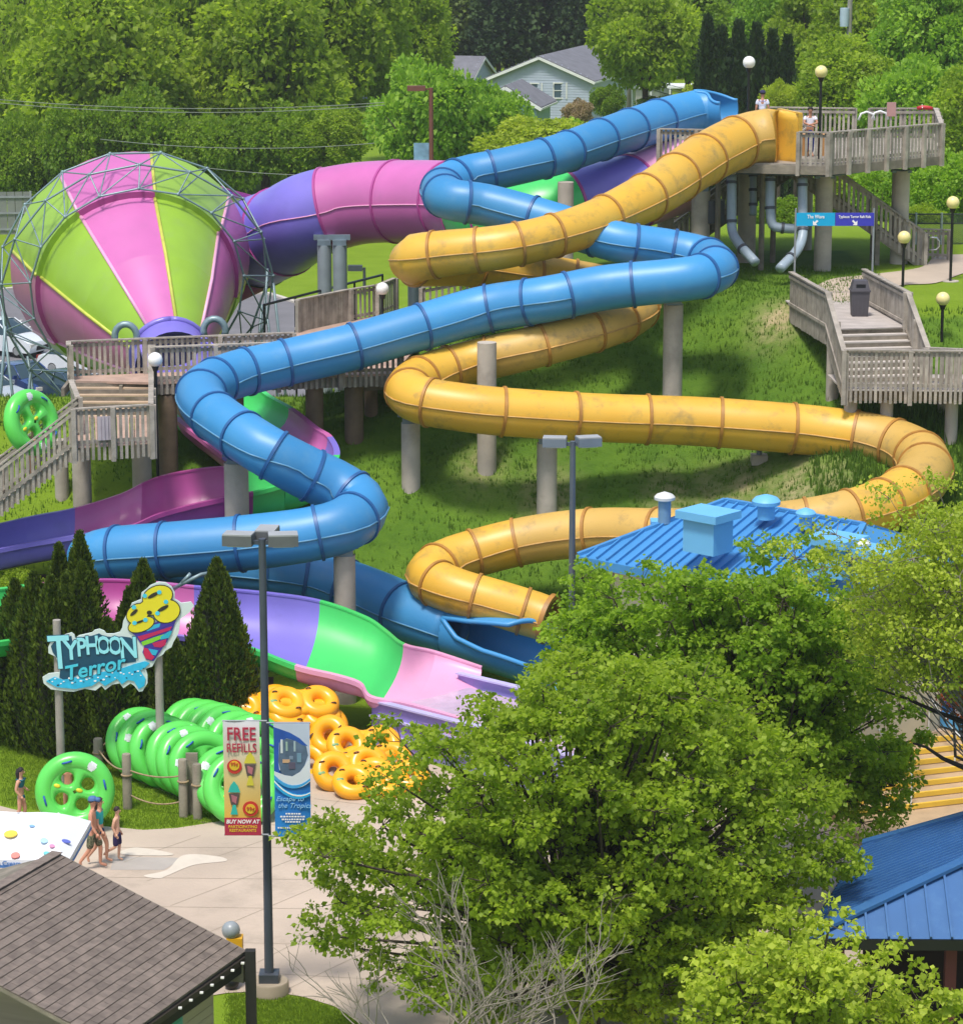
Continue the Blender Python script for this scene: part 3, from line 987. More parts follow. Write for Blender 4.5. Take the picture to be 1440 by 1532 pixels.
def flume(stations, name='flume_section'):
    """stations: (far px,py,z, near px,py,z, dip, inner material, outer material)"""
    F = []
    for s in stations:
        a = P(s[0], s[1], s[2]); b2 = P(s[3], s[4], s[5])
        F.append((*a, *b2, s[6]))
    # resample between stations
    sub = 6
    for i in range(len(stations) - 1):
        im, om = stations[i][7], stations[i][8]
        rows = []
        for k in range(sub + 1):
            t = k / sub
            p0, p1, p2, p3 = [np.array(F[min(max(i + q, 0), len(F) - 1)]) for q in (-1, 0, 1, 2)]
            v = 0.5 * ((2 * p1) + (-p0 + p2) * t + (2 * p0 - 5 * p1 + 4 * p2 - p3) * t * t + (-p0 + 3 * p1 - 3 * p2 + p3) * t ** 3)
            rows.append(v)
        nu = 15
        inn_, out_ = [], []
        far_l, near_l = [], []
        for v in rows:
            a = Vector(v[:3]); b2 = Vector(v[3:6]); dip = v[6]
            mid = (a + b2) / 2; hv = (a - b2) / 2
            dn = Vector((0, 0, -1))
            far_l.append(a); near_l.append(b2)
            for u in range(nu):
                th = math.pi * u / (nu - 1)
                e1 = math.copysign(abs(math.cos(th)) ** 0.75, math.cos(th)); e2 = math.sin(th) ** 0.85
                inn_.append(mid + hv * e1 + dn * dip * e2)
                out_.append(mid + hv * e1 * (1 + .07 / hv.length) + dn * (dip + .07) * e2)
        g = [(k * nu + u, k * nu + u + 1, (k + 1) * nu + u + 1, (k + 1) * nu + u) for k in range(sub) for u in range(nu - 1)]
        mb = MB(); mb.add(inn_, g); sec = mb.build(name, im, fun_root, smooth='all')
        mb = MB(); mb.add(out_, g); mb.build('flume_shell', om, sec, smooth='all')
        for ln, sg in ((far_l, 1), (near_l, -1)):
            mb = MB(); vs = []
            for j, q in enumerate(ln):
                hv = (far_l[j] - near_l[j]); hv.z = 0; hv.normalize()
                o = hv * sg
                for (dx, dz) in ((-.02, .03), (.17, .03), (.17, -.10), (.10, -.10), (.10, -.02), (-.02, -.02)):
                    vs.append(q + o * dx + Vector((0, 0, dz)))
            n6 = 6
            mb.add(vs, [(j * n6 + k, j * n6 + (k + 1) % n6, (j + 1) * n6 + (k + 1) % n6, (j + 1) * n6 + k) for j in range(len(ln) - 1) for k in range(n6)])
            mb.build('flume_rim', om if sg < 0 else im, sec, smooth=True)

lower = [  # far rim, near rim
    (-110, 880, 4.2, -110, 968, 3.3, .7, M_GRN, M_GRN),
    (-20, 884, 4.1, -20, 962, 3.15, .7, M_GRN, M_GRN),
    (60, 875, 4.0, 60, 952, 3.05, .7, M_MAG, M_PURP),
    (150, 869, 3.95, 150, 947, 3.0, .7, M_MAG, M_PURP),
    (220, 872, 3.9, 215, 946, 2.95, .7, M_PINK, M_PURP),
    (290, 879, 3.85, 285, 953, 2.85, .75, M_PURP, M_PURP),
    (400, 889, 3.65, 365, 966, 2.7, .8, M_PURP, M_GRN),
    (478, 901, 3.4, 443, 995, 2.25, .8, M_GRN, M_LPINK),
    (545, 925, 3.0, 505, 1010, 2.0, .8, M_GRN, M_LPINK),
    (575, 945, 2.65, 540, 1022, 1.75, .7, M_GRN, M_LPINK),
    (603, 966, 2.2, 556, 1042, 1.45, .6, M_LPINK, M_LPINK),
    (650, 977, 1.75, 610, 1052, 1.30, .45, M_LPINK, M_LPINK),
    (720, 1000, 1.35, 690, 1074, 1.20, .4, M_LPINK, M_LPINK)]
flume(lower)
upper = [
    (213, 512, 7.6, 300, 505, 7.6, .9, M_PURP, M_PURP),
    (228, 550, 7.2, 345, 545, 7.3, .9, M_GRN, M_GRN),
    (240, 585, 6.85, 392, 588, 6.9, .9, M_GRN, M_GRN),
    (268, 625, 6.5, 432, 612, 6.65, .9, M_PINK, M_PINK),
    (305, 655, 6.15, 468, 640, 6.35, .9, M_PINK, M_PINK),
    (340, 682, 5.85, 490, 655, 6.15, .9, M_PURP, M_PURP),
    (368, 696, 5.65, 500, 682, 5.9, .9, M_GRN, M_GRN),
    (380, 699, 5.6, 478, 710, 5.6, 1.0, M_GRN, M_GRN),
    (375, 698, 5.6, 425, 724, 5.4, 1.0, M_GRN, M_GRN)]
flume(upper)
mid = [
    (425, 690, 5.9, 425, 724, 5.4, 1.0, M_GRN, M_GRN),
    (370, 697, 5.75, 378, 736, 5.25, 1.0, M_MAG, M_MAG),
    (300, 703, 5.6, 300, 752, 5.0, 1.0, M_MAG, M_MAG),
    (245, 713, 5.45, 240, 768, 4.8, .95, M_MAG, M_MAG),
    (212, 725, 5.3, 200, 785, 4.6, .9, M_PINK, M_MAG),
    (180, 741, 5.0, 165, 793, 4.45, .85, M_PINK, M_PURP),
    (112, 762, 4.7, 100, 803, 4.2, .8, M_PURP, M_PURP),
    (40, 776, 4.55, 30, 815, 4.0, .8, M_PURP, M_PURP),
    (-60, 800, 4.4, -60, 835, 3.9, .8, M_PURP, M_PURP),
    (-160, 825, 4.3, -150, 865, 3.8, .8, M_PURP, M_PURP)]
flume(mid)
# connection outside on the left
flume([(-160, 825, 4.3, -150, 865, 3.8, .8, M_PURP, M_PURP), (-260, 850, 4.2, -190, 885, 3.7, .8, M_GRN, M_GRN), (-265, 885, 4.2, -190, 905, 3.6, .8, M_GRN, M_GRN), (-190, 945, 3.6, -190, 900, 3.9, .8, M_GRN, M_GRN)][:3])
# run-out lane with lavender side walls
mb = MB()
A = P(556, 1043, 1.4); B = P(700, 1083, 1.3); C = P(860, 1135, 1.25)
A0 = Vector((A.x, A.y, -.1)); 
path = [A, B, C]
mb2 = MB()
for side, off in ((0, 0), (1, 3.6)):
    for i in range(2):
        a, b2 = path[i], path[i + 1]
        d = (b2 - a); nrm = Vector((-d.y, d.x, 0)).normalized()
        if nrm.y < 0: nrm = -nrm
        a_ = a + nrm * off; b_ = b2 + nrm * off
        for lv in range(3):
            z0, z1 = [(-.2, .42), (.46, .88), (.92, 1.30)][lv]
            w = MB()
            w.poly([(a_.x, a_.y, z0), (b_.x, b_.y, z0), (b_.x, b_.y, z1 - .03), (a_.x, a_.y, z1)], nrm * .12)
            w.build('lane_wall_panel', M_LAV, fun_root)
            st = MB(); st.beam((a_.x, a_.y, z1 + .02), (b_.x, b_.y, z1 - .01), .22, .05)
            st.build('lane_wall_ledge', mat('pale_lavender', (0.5, 0.46, 0.75), .4), fun_root)
d = (C - A); nrm = Vector((-d.y, d.x, 0)).normalized()
if nrm.y < 0: nrm = -nrm
mb = MB(); mb.poly([(A + nrm * .1), (C + nrm * .1), (C + nrm * 3.5), (A + nrm * 3.5)][0:0] or [Vector((A.x, A.y, .95)) + nrm * .1, Vector((C.x, C.y, .85)) + nrm * .1, Vector((C.x, C.y, .85)) + nrm * 3.5, Vector((A.x, A.y, .95)) + nrm * 3.5])
mb.build('lane_floor', M_LPINK, fun_root)
mb = MB(); mb.poly([Vector((A.x, A.y, 1.02)) + nrm * .1, Vector((C.x, C.y, 1.02)) + nrm * .1, Vector((C.x, C.y, 1.02)) + nrm * 3.5, Vector((A.x, A.y, 1.02)) + nrm * 3.5])
wm = mat('shallow_water', (0.55, 0.42, 0.55), 0.08, 0.1, 3, bump=0.3, bscale=6)
mb.build('lane_water', wm, fun_root)
for (a, b_, z) in [(120, 800, 3.3), (240, 790, 3.6), (330, 775, 3.9), (60, 830, 3.0), (210, 980, 2.0), (380, 1000, 1.8), (470, 1020, 1.3)]:
    p = P(a, b_, z); column(fun_root, p, .16, m=M_STEEL, cap=False, name='steel_post')
# small pipes showing over the lower flume
mb = MB()
pa = P(262, 880, 4.35)
mb.tube([P(255, 884, 4.1), P(275, 872, 4.5), P(300, 860, 4.7), P(322, 856, 4.7)], .06, 8)
mb.tube([P(272, 872, 4.5), P(285, 858, 4.75)], .05, 8)
mb.build('water_pipe', M_TRUSS, fun_root, smooth='all')
# ------------------------------------------------------------------ timber work
PK = {}
def picket_mesh(h, w=.085, t=.035):
    key = (round(h, 2), w, t)
    if key not in PK:
        mb = MB(); mb.box((0, 0, h / 2), (w, t, h)); PK[key] = mb.mesh('picket', M_WOOD)
    return PK[key]
def railing(root, a, b, top=1.1, drop=.35, sp=.165, post_sp=1.9, pw=.085, posts=True, cap_w=.16, m=None, name='picket', ends=(True, True), solid=False, post_drop=None):
    """a, b: deck-level ends; pickets are separate parts sharing mesh data"""
    a, b = Vector(a), Vector(b)
    d = b - a; hd = Vector((d.x, d.y, 0)); Lh = hd.length; hd.normalize()
    ang = math.atan2(hd.y, hd.x)
    side = Vector((-hd.y, hd.x, 0))
    h = top + drop - .03
    if solid: sp = pw + .006
    n = max(1, int(Lh / sp))
    me_ = picket_mesh(h, pw)
    for k in range(n):
        f = (k + .5) / n
        q = a + d * f
        M = Matrix.Translation((q.x + random.uniform(-.004, .004), q.y, q.z - drop + random.uniform(-.02, .02))) @ Matrix.Rotation(ang, 4, 'Z') @ Matrix.Rotation(random.uniform(-.008, .008), 4, 'Y')
        link(name, me_, root, M)
    mb = MB(); mb.beam(a + Vector((0, 0, top)), b + Vector((0, 0, top)), cap_w, .045); mb.build('handrail', m or M_WOOD, root)
    mb = MB(); mb.beam(a + side * .04 + Vector((0, 0, top - .14)), b + side * .04 + Vector((0, 0, top - .14)), .04, .10); mb.build('upper_rail', m or M_WOOD, root)
    mb = MB(); mb.beam(a + side * .045 + Vector((0, 0, .12)), b + side * .045 + Vector((0, 0, .12)), .04, .10); mb.build('lower_rail', m or M_WOOD, root)
    if posts:
        pd_ = drop + .05 if post_drop is None else post_drop
        np_ = max(1, round(Lh / post_sp))
        pm = picket_mesh(top + pd_, .13, .13)
        for k in range(np_ + 1):
            if (k == 0 and not ends[0]) or (k == np_ and not ends[1]): continue
            q = a + d * (k / np_)
            link('post', pm, root, Matrix.Translation((q.x - side.x * .08, q.y - side.y * .08, q.z - pd_)) @ Matrix.Rotation(ang, 4, 'Z'))
def slab(root, pts, t, m, name='deck', zt=0.0):
    mb = MB(); mb.poly([Vector(p) + Vector((0, 0, zt)) for p in pts], Vector((0, 0, -t))); return mb.build(name, m, root)
def planks(root, pts4, m, n, name='deck_board', t=.04, gap=.012):
    """deck boards laid across a four sided area: p0-p1 and p3-p2 are the long sides"""
    p0, p1, p2, p3 = [Vector(p) for p in pts4]
    for k in range(n):
        f0, f1 = k / n, (k + 1) / n
        e = gap / max(.01, (p1 - p0).length) 
        a, b = p0.lerp(p1, f0 + e), p0.lerp(p1, f1 - e)
        c, d = p3.lerp(p2, f1 - e), p3.lerp(p2, f0 + e)
        mb = MB(); mb.poly([a, b, c, d], Vector((0, 0, -t))); mb.build(name, m, root)
def stairs(root, a, b, width_vec, n, m, riser=True, tread_t=.045):
    """a: top nose centre line start, b: bottom; steps go from a down to b"""
    a, b, wv = Vector(a), Vector(b), Vector(width_vec)
    run = Vector((b.x - a.x, b.y - a.y, 0)) / n
    dz = (b.z - a.z) / n
    for k in range(1, n + 1):
        p = a + run * (k - .5); z = a.z + dz * k
        c0 = Vector((p.x, p.y, z - tread_t / 2))
        ux = wv.normalized(); uy = run.normalized()
        mb = MB()
        hw, hr = wv.length / 2, run.length / 2 + .015
        pts = [c0 - ux * hw - uy * hr, c0 + ux * hw - uy * hr, c0 + ux * hw + uy * hr, c0 - ux * hw + uy * hr]
        mb.poly([q + Vector((0, 0, tread_t / 2)) for q in pts], Vector((0, 0, -tread_t)))
        mb.build('step_tread', m, root)
        if riser:
            mb = MB(); q = a + run * (k - 1) + run.normalized() * .02
            mb.poly([Vector((q.x, q.y, z)) - ux * hw, Vector((q.x, q.y, z)) + ux * hw, Vector((q.x, q.y, z - dz - .05)) + ux * hw, Vector((q.x, q.y, z - dz - .05)) - ux * hw], run.normalized() * .02)
            mb.build('step_riser', M_WOODD, root)
    for s in (-1, 1):
        mb = MB(); o = wv / 2 * s
        mb.beam(a + o + Vector((0, 0, -.16)), b + o + Vector((0, 0, -.16)), .06, .28); mb.build('stair_stringer', M_WOODD, root)

random.seed(3)
# ------------------------------------------------------------------ start tower
ZD = 13.35
tower = empty('start_tower', 'weathered timber start tower on tall round concrete columns at the hill top', 'slide tower', P(1240, 420, 9.3))
L_, N_, R_ = P(985, 240, ZD), P(1238, 246, ZD), P(1406, 231, ZD)
FR, FL, FM = P(1398, 206, ZD), P(1010, 202, ZD), P(1285, 206, ZD)
slab(tower, [L_, N_, R_, FR, FL], .06, M_WOOD, 'deck')
# rim boards
for a, b in ((L_, N_), (N_, R_), (R_, FR), (FR, FL), (FL, L_)):
    mb = MB(); d = (b - a).normalized(); mb.beam(a - Vector((0, 0, .21)), b - Vector((0, 0, .21)), .07, .30); mb.build('rim_board', M_WOODD, tower)
# joists
for k in range(12):
    f = (k + .5) / 12
    a = L_.lerp(R_, f); b = FL.lerp(FR, f)
    if a.x < N_.x: a = L_.lerp(N_, (a.x - L_.x) / (N_.x - L_.x))
    else: a = N_.lerp(R_, (a.x - N_.x) / (R_.x - N_.x))
    mb = MB(); mb.beam(a + Vector((0, .1, -.19)), b - Vector((0, .1, .19)), .07, .26); mb.build('joist', M_WOODD, tower)
# steel beams
def ibeam(root, a, b, h=.34, w=.22):
    mb = MB(); a, b = Vector(a), Vector(b)
    mb.beam(a, b, .03, h); up = Vector((0, 0, h / 2)); mb.beam(a + up, b + up, w, .03); mb.beam(a - up, b - up, w, .03)
    return mb.build('steel_beam', M_STEEL, root)
ibeam(tower, P(1078, 253, 12.85) + Vector((0, .3, 0)), P(1246, 257, 12.85) + Vector((0, .3, 0)))
ibeam(tower, P(1240, 258, 12.85) + Vector((0, .35, 0)), PZ(1352, 240, 108.4))
ibeam(tower, PZ(1080, 236, 109), PZ(1352, 239, 109.2))
ibeam(tower, P(1000, 256, 12.85) + Vector((0, 3, 0)), P(1090, 256, 12.85) + Vector((0, 3, 0)))
for (a, b, z, r, dy) in [(1233, 264, 12.66, .31, .2), (1348, 246, 12.66, .32, 0), (1118, 264, 12.66, .33, 2.5), (996, 264, 12.66, .3, 3), (1205, 262, 12.66, .28, 5.5), (1002, 264, 12.66, .28, 7)]:
    p = P(a, b, z); 
    if dy == 0: p = PZ(a, b, 108.0); p.z = 12.66
    p.y += dy; p.x *= p.y / (p.y - dy) if dy else 1
    p.z = 12.66
    column(tower, p, r, cap=False)
    mb = MB(); mb.box((p.x, p.y, 12.64), (.7, .5, .09)); mb.build('bearing_plate', M_STEEL, tower)
# railings: left front run stops at the yellow slide mouth
ya = L_.lerp(N_, .50); yb = L_.lerp(N_, .825)
railing(tower, L_, L_.lerp(N_, .45), post_sp=1.2)
railing(tower, yb, N_, post_sp=1.0)
railing(tower, N_, R_, post_sp=.95)
railing(tower, R_, FR, post_sp=1.6)
railing(tower, FR, P(1300, 206, ZD), post_sp=1.6)
railing(tower, P(1278, 206, ZD), P(1150, 204, ZD), post_sp=1.6)
railing(tower, P(1095, 203, ZD), FL, post_sp=1.6)
railing(tower, FL, P(1000, 212, ZD), post_sp=1.6)
# plumbing below the deck
def pipe(pts, r=.17):
    w = [PZ(a, b, c) for a, b, c in pts]
    pr, _ = crom([tuple(p) for p in w], .12)
    mb = MB(); mb.tube([Vector(q) for q in pr], r, 14); o = mb.build('drain_pipe', M_PIPE, tower, smooth='all')
    s = np.linalg.norm(np.diff(pr, axis=0), axis=1).sum()
    for f in (.08, .45, .8):
        i = int(f * (len(pr) - 1)); q = Vector(pr[i]); t = (Vector(pr[min(i + 1, len(pr) - 1)]) - Vector(pr[max(i - 1, 0)])).normalized()
        mb = MB(); mb.tube([q - t * .05, q + t * .05], r + .035, 14); mb.build('pipe_collar', M_DKGREY, o, smooth=True)
pipe([(1094, 262, 105), (1094, 300, 105), (1095, 345, 105), (1103, 362, 104.6), (1130, 393, 103.8)])
pipe([(1126, 262, 107), (1126, 322, 107)], .13)
pipe([(1152, 264, 105), (1152, 318, 105), (1156, 337, 105), (1172, 341, 105), (1196, 342, 105)])
pipe([(1200, 266, 104.5), (1200, 310, 104.5), (1200, 352, 104.3), (1193, 372, 104), (1166, 402, 103)])
mb = MB(); mb.box(PZ(1070, 316, 106), (.6, .5, .8)); mb.build('electrical_box', M_DKGREY, tower)
for (a, b, c) in ((1072, 395, 106), (1138, 388, 107), (1155, 392, 109)):
    p = PZ(a, b, c); mb = MB(); mb.tube([(p.x, p.y, 9.0), (p.x, p.y, 13.1)], .1, 8); mb.build('timber_post', M_WOODD, tower)
# stair up the back of the tower
st = empty('tower_stairs', 'grey timber stair flight climbing behind the tower from the path on its right', 'stairs', P(1375, 392, 9.35))
B_ = P(1385, 396, 9.36); T_ = Vector((P(1150, 250, 12.9).x, B_.y + 1.2, 13.35))
B_.y += 1.0; 
stairs(st, T_, B_, Vector((0, 1.3, 0)), 22, M_WOOD, riser=False)
railing(st, T_ + Vector((0, -.68, 0)), B_ + Vector((0, -.68, 0)), post_sp=2.0, drop=.25)
railing(st, T_ + Vector((0, .68, 0)), B_ + Vector((0, .68, 0)), post_sp=2.0, drop=.25)
railing(st, B_ + Vector((0.05, .9, -.0)), B_ + Vector((1.1, .6, 0)), post_sp=1.2, drop=0, top=1.05)
mb = MB(); pp = B_ + Vector((.05, -.6, 0))
mb.tube([pp + Vector((0, 0, .95)), pp + Vector((.35, 0, .93)), pp + Vector((.45, 0, .8)), pp + Vector((.45, 0, .6)), pp + Vector((.35, 0, .5)), pp + Vector((0, 0, .48))], .03, 8)
mb.build('loop_handrail', mat('stainless', '#b9bdc0', .25, .05, metal=.8), st, smooth='all')
for f in (.35, .7):
    q = T_.lerp(B_, f)
    for s in (-.68, .68):
        mb = MB(); mb.beam((q.x, q.y + s, 9.2), (q.x, q.y + s, q.z), .16, .16, Vector((1, 0, 0))); mb.build('stair_post', M_WOODD, st)
st2 = empty('back_stairs', 'shaded timber stair flight seen between the columns left of the tower pipes', 'stairs', PZ(1010, 380, 111))
B2 = PZ(1000, 366, 111.5); B2.z = 9.3; T2 = Vector((B2.x + 5.0, B2.y + .2, 12.9))
stairs(st2, T2, B2, Vector((0, 1.2, 0)), 19, M_WOOD, riser=False)
railing(st2, T2 + Vector((0, -.63, 0)), B2 + Vector((0, -.63, 0)), post_sp=2.0, drop=.2)
railing(st2, T2 + Vector((0, .63, 0)), B2 + Vector((0, .63, 0)), post_sp=2.0, drop=.2)
slab(st2, [T2 + Vector((-.1, -.7, 0)), T2 + Vector((1.3, -.7, 0)), T2 + Vector((1.3, 2.2, 0)), T2 + Vector((-.1, 2.2, 0))], .08, M_WOOD, 'landing')

# ------------------------------------------------------------------ right hand footbridge with steps
br = empty('timber_footbridge', 'grey timber footbridge with steps and picket rails at the right of the hill', 'footbridge', P(1262, 612, 7.3))
z1, z2 = 9.3, 7.95
a0 = P(1181, 459, z1); a1 = P(1236, 492, z1)
a2 = P(1261, 582, z2)
b0 = P(1290, 452, z1); b1 = P(1354, 489, z1)
b2 = Vector((b1.x + .35, a2.y + 2.2, z2))
a1b = Vector((a2.x + .1, a2.y + .25, z2))
planks(br, [a0 + Vector((0, 1.5, 0)), a1, b1, b0 + Vector((0, 1.5, 0))], mat('pale_deck_boards', '#b3aaa3', .8, .15, 2, objvar=.06), 22)
mb = MB(); mb.beam(a1 - Vector((0, 0, .2)), b1 - Vector((0, 0, .2)), .08, .28); mb.build('rim_board', M_WOODD, br)
# steps descend towards the lower deck
md1 = (a1 + b1) / 2; wv = (b1 - a1); wv.z = 0
fw = Vector((-wv.y, wv.x, 0)).normalized()
if fw.y > 0: fw = -fw
bot = md1 + fw * 2.25; bot.z = z2
stairs(br, md1, bot, wv, 8, mat('pale_tread', '#bdb5ad', .8, .12, 2, objvar=.05))
lowa = P(1261, 582, z2); lowb = P(1560, 585, z2)
lfar = Vector((lowb.x, bot.y + .2, z2))
slab(br, [lowa, lowb, Vector((lowb.x, lowa.y + 2.6, z2)), Vector((a1.x, lowa.y + 2.6, z2))], .05, mat('pale_deck_boards', '#b3aaa3', .8), 'lower_deck')
railing(br, lowa, lowb, top=1.2, drop=.42, sp=.15, post_sp=2.4)
railing(br, lowa, a1, top=1.15, drop=.45, sp=.13, post_sp=1.6)
railing(br, a1, a0, top=1.15, drop=.5, sp=.105, post_sp=1.6)
b1r = b1 + Vector((.05, 0, 0))
bl = Vector((b1.x + .35, bot.y - .1, z2))
railing(br, b1r, b0, top=1.1, drop=.35, sp=.105, post_sp=1.6)
railing(br, b1r, bl, top=1.1, drop=.4, sp=.12, post_sp=1.4)
railing(br, bl, Vector((bl.x + .9, bl.y - .25, z2)), top=1.1, drop=.35, post_sp=1.4)
railing(br, Vector((bl.x + .9, bl.y - .25, z2)), Vector((lowb.x, bl.y - .4, z2)), top=1.1, drop=.35, post_sp=2.2)
for q in [(lowa + Vector((.3, .5, 0))), lowa + Vector((1.4, .5, 0)), a1 + Vector((.2, -.2, 0)), lowa + Vector((3.4, .6, 0)), lowa + Vector((3.4, 2.2, 0)), b1]:
    zt = (z2 if q.y < a1.y - .4 else z1) - .4
    column(br, (q.x, q.y, zt), .2, cap=False, name='bridge_column')
mb = MB(); mb.beam(lowa + Vector((.1, .5, -.28)), Vector((lowb.x, lowb.y + .5, z2 - .28)), .15, .3); mb.build('floor_beam', M_WOODD, br)
mb = MB(); mb.beam(lowa + Vector((.1, 2.2, -.28)), Vector((lowb.x, lowb.y + 2.2, z2 - .28)), .15, .3); mb.build('floor_beam', M_WOODD, br)

# ------------------------------------------------------------------ left hand walkway, landing and stairs
M_TREAD = mat('tan_tread', '#b49d83', .8, .15, 2, objvar=.05)
ww = empty('timber_walkway', 'raised timber walkway with landing and stairs passing in front of the striped funnel', 'walkway', P(165, 700, 4.5))
zw = 7.9
wf0, wf1 = P(104, 563, zw), P(440, 549, zw)
wn0, wn1 = P(229, 572, zw), P(600, 558, zw)
slab(ww, [P(104, 569, zw), wn0 + Vector((0, 0, 0)), wn1, P(600, 546, zw), wf1, wf0], .07, M_DECK, 'deck')
slab(ww, [wf1 + Vector((-.2, .05, 0)), P(600, 546, zw) + Vector((0, .05, 0)), P(640, 500, zw), P(560, 472, zw), P(443, 495, zw)], .07, M_DECK, 'branch_deck')
railing(ww, wf0, wf1, sp=.17, post_sp=2.2, drop=.3)
railing(ww, wn0, wn1, sp=.17, post_sp=2.2, drop=.4)
railing(ww, P(443, 497, zw), P(521, 480, zw), solid=True, post_sp=3, drop=.1)
railing(ww, P(523, 480, zw), P(562, 473, zw), sp=.2, post_sp=3, drop=.1)
railing(ww, P(562, 474, zw), P(590, 462, zw), sp=.2, post_sp=3, drop=.1)
railing(ww, P(630, 478, zw + .2), P(712, 462, zw + .6), sp=.2, post_sp=3, drop=.1)
railing(ww, P(104, 569, zw), wf0, sp=.17, post_sp=1.5, drop=.3, ends=(True, False))
for f in np.linspace(0, 1, 5):
    q = wf0.lerp(wf1, f); mb = MB(); mb.beam(q + Vector((0, 0, -.22)), q + Vector((0, -1.6, -.22)), .1, .25); mb.build('joist', M_WOODD, ww)
for a, b in ((wn0, wn1), (wf0, wf1)):
    mb = MB(); mb.beam(a + Vector((0, .1 if a is wn0 else -.1, -.24)), b + Vector((0, .1 if a is wn0 else -.1, -.24)), .1, .3); mb.build('floor_beam', M_WOODD, ww)
# four steps down to the landing
zl = 7.05
s0, s1 = P(106, 570, zw), P(226, 570, zw)
smid = (s0 + s1) / 2; swv = Vector((s1.x - s0.x - .1, 0, 0))
sb = Vector((smid.x * (smid.y - 1.4) / smid.y, smid.y - 1.4, zl))
stairs(ww, smid, sb, swv, 5, M_TREAD)
l0 = Vector((s0.x * sb.y / s0.y, sb.y, zl)); l1 = Vector((s1.x * sb.y / s1.y, sb.y, zl))
lf0, lf1 = P(110, 669, zl), P(227, 662, zl)
planks(ww, [l0, l1, lf1, lf0], M_DECK, 18)
railing(ww, lf0, lf1, top=1.12, drop=.42, sp=.155, post_sp=1.3)
railing(ww, lf1, l1, top=1.12, drop=.42, sp=.16, post_sp=1.6)
railing(ww, l1 + Vector((0, 0, 0)), s1, top=1.12, drop=.1, sp=.9, post_sp=1.6)
# stair down to the left
ta = (lf0 + Vector((l0.x, lf0.y + 1.9, zl))) / 2
ta = Vector((lf0.x, lf0.y + .95, zl)); tb = Vector((lf0.x - 4.6, lf0.y + .95, zl - 3.5))
stairs(ww, ta, tb, Vector((0, 1.8, 0)), 20, mat('grey_tan_tread', '#a3968a', .8, .15, 2, objvar=.05), riser=False)
railing(ww, lf0, lf0 + (tb - ta), top=1.12, drop=.42, sp=.155, post_sp=2.0, ends=(False, True))
railing(ww, Vector((lf0.x - .1, lf0.y + 1.9, zl)), Vector((lf0.x - .1, lf0.y + 1.9, zl)) + (tb - ta), top=1.12, drop=.42, sp=.155, post_sp=2.0)
railing(ww, Vector((lf0.x - .1, lf0.y + 1.9, zl)), l0, top=1.12, drop=.42, sp=.155, post_sp=2.0)
for (a, b, z, r) in [(122, 700, 6.55, .29), (212, 692, 6.55, .3), (92, 705, 6.2, .22)]:
    p = P(a, b, z); p.y += 4.8; p.x *= p.y / (p.y - 4.8)
    column(ww, p, r, cap=False)
for (q, r) in [(P(529, 575, 7.45), .3), (P(552, 575, 7.45) + Vector((0, 1.4, 0)), .22), (P(470, 578, 7.45), .28), (P(250, 590, 7.45), .3), (P(350, 585, 7.45), .3), (P(330, 560, 7.45) + Vector((0, 1.2, 0)), .3), (P(598, 560, 7.45), .28), (P(580, 500, 7.6), .25)]:
    column(ww, q, r, m=mat('brown_stained_column', '#7d6a55', .85, .35, 1.2, .3, 12, dirt='#4a3f30', dirt_amt=.6), cap=False)
mb = MB(); q = P(262, 640, 6.0); mb.box((q.x, q.y + .6, 5.4), (1.05, .5, 3.2)); mb.build('timber_bracing_wall', M_WOODD, ww)
for f0, f1 in (((529, 580), (598, 575)), ((250, 590), (350, 588))):
    a = P(*f0, 7.2); b = P(*f1, 7.2); mb = MB(); mb.beam(a, b, .12, .25); mb.build('cross_beam', M_WOODD, ww)
# white notice panel fixed to the landing rail
for k in range(4):
    mb = MB(); c = lf0.lerp(lf1, .34 + .047 * k); mb.box((c.x, c.y - .09, zl + .52), (.10, .03, .70)); mb.build('pale_patch_board', mat('pale_wood_panel', '#a9a0a8', .8, .15), ww)

# ------------------------------------------------------------------ blue roofed building in the middle
M_BROOF = mat('blue_metal_roof', (0.055, 0.24, 0.52), .42, .08, 1.0, dirt='#3f6f94', dirt_amt=.3)
M_BTRIM = mat('light_blue_trim', (0.14, 0.43, 0.74), .5, .06, 1.0)
M_CREAM = mat('cream_wall', '#c9bfa6', .85, .08)
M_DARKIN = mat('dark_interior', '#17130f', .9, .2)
def roof_face(root, quad_, m, seam_dir_n, mseam=None, inset=0, name='roof_panel', sw=.035, sh=.05, eave=.16, seam=True):
    """quad_: eave a, eave b, ridge b, ridge a; strips between seams are separate parts"""
    a, b, c, d = [Vector(p) for p in quad_]
    n_ = seam_dir_n
    nrm = (b - a).cross(d - a)
    if nrm.length < 1e-6: nrm = (b - a).cross(c - a)
    nrm.normalize()
    if nrm.z < 0: nrm = -nrm
    for k in range(n_):
        f0, f1 = k / n_, (k + 1) / n_
        p = [a.lerp(b, f0), a.lerp(b, f1), d.lerp(c, f1), d.lerp(c, f0)]
        mb = MB(); mb.poly(p, -nrm * .05); mb.build(name, m, root)
        if seam and k:
            mb = MB(); mb.beam(p[0] + nrm * .03, p[3] + nrm * .03, sw, sh, nrm); mb.build('standing_seam', mseam or m, root)
bb = empty('blue_roof_building', 'building with blue standing seam roof and boxy roof vents behind the leafy tree', 'building', P(1100, 1000, 0))
A_ = P(1084, 749, 7.2); C_ = P(864, 831, 6.0)
rd = (P(1311, 789, 7.2) - A_); rd.z = 0; rd.normalize()
pd2 = Vector((rd.y, -rd.x, 0))
if pd2.y > 0: pd2 = -pd2
RL = 4.4
Bq = A_ + rd * RL
par = (C_ - A_).dot(rd); per = (C_ - A_).dot(pd2)
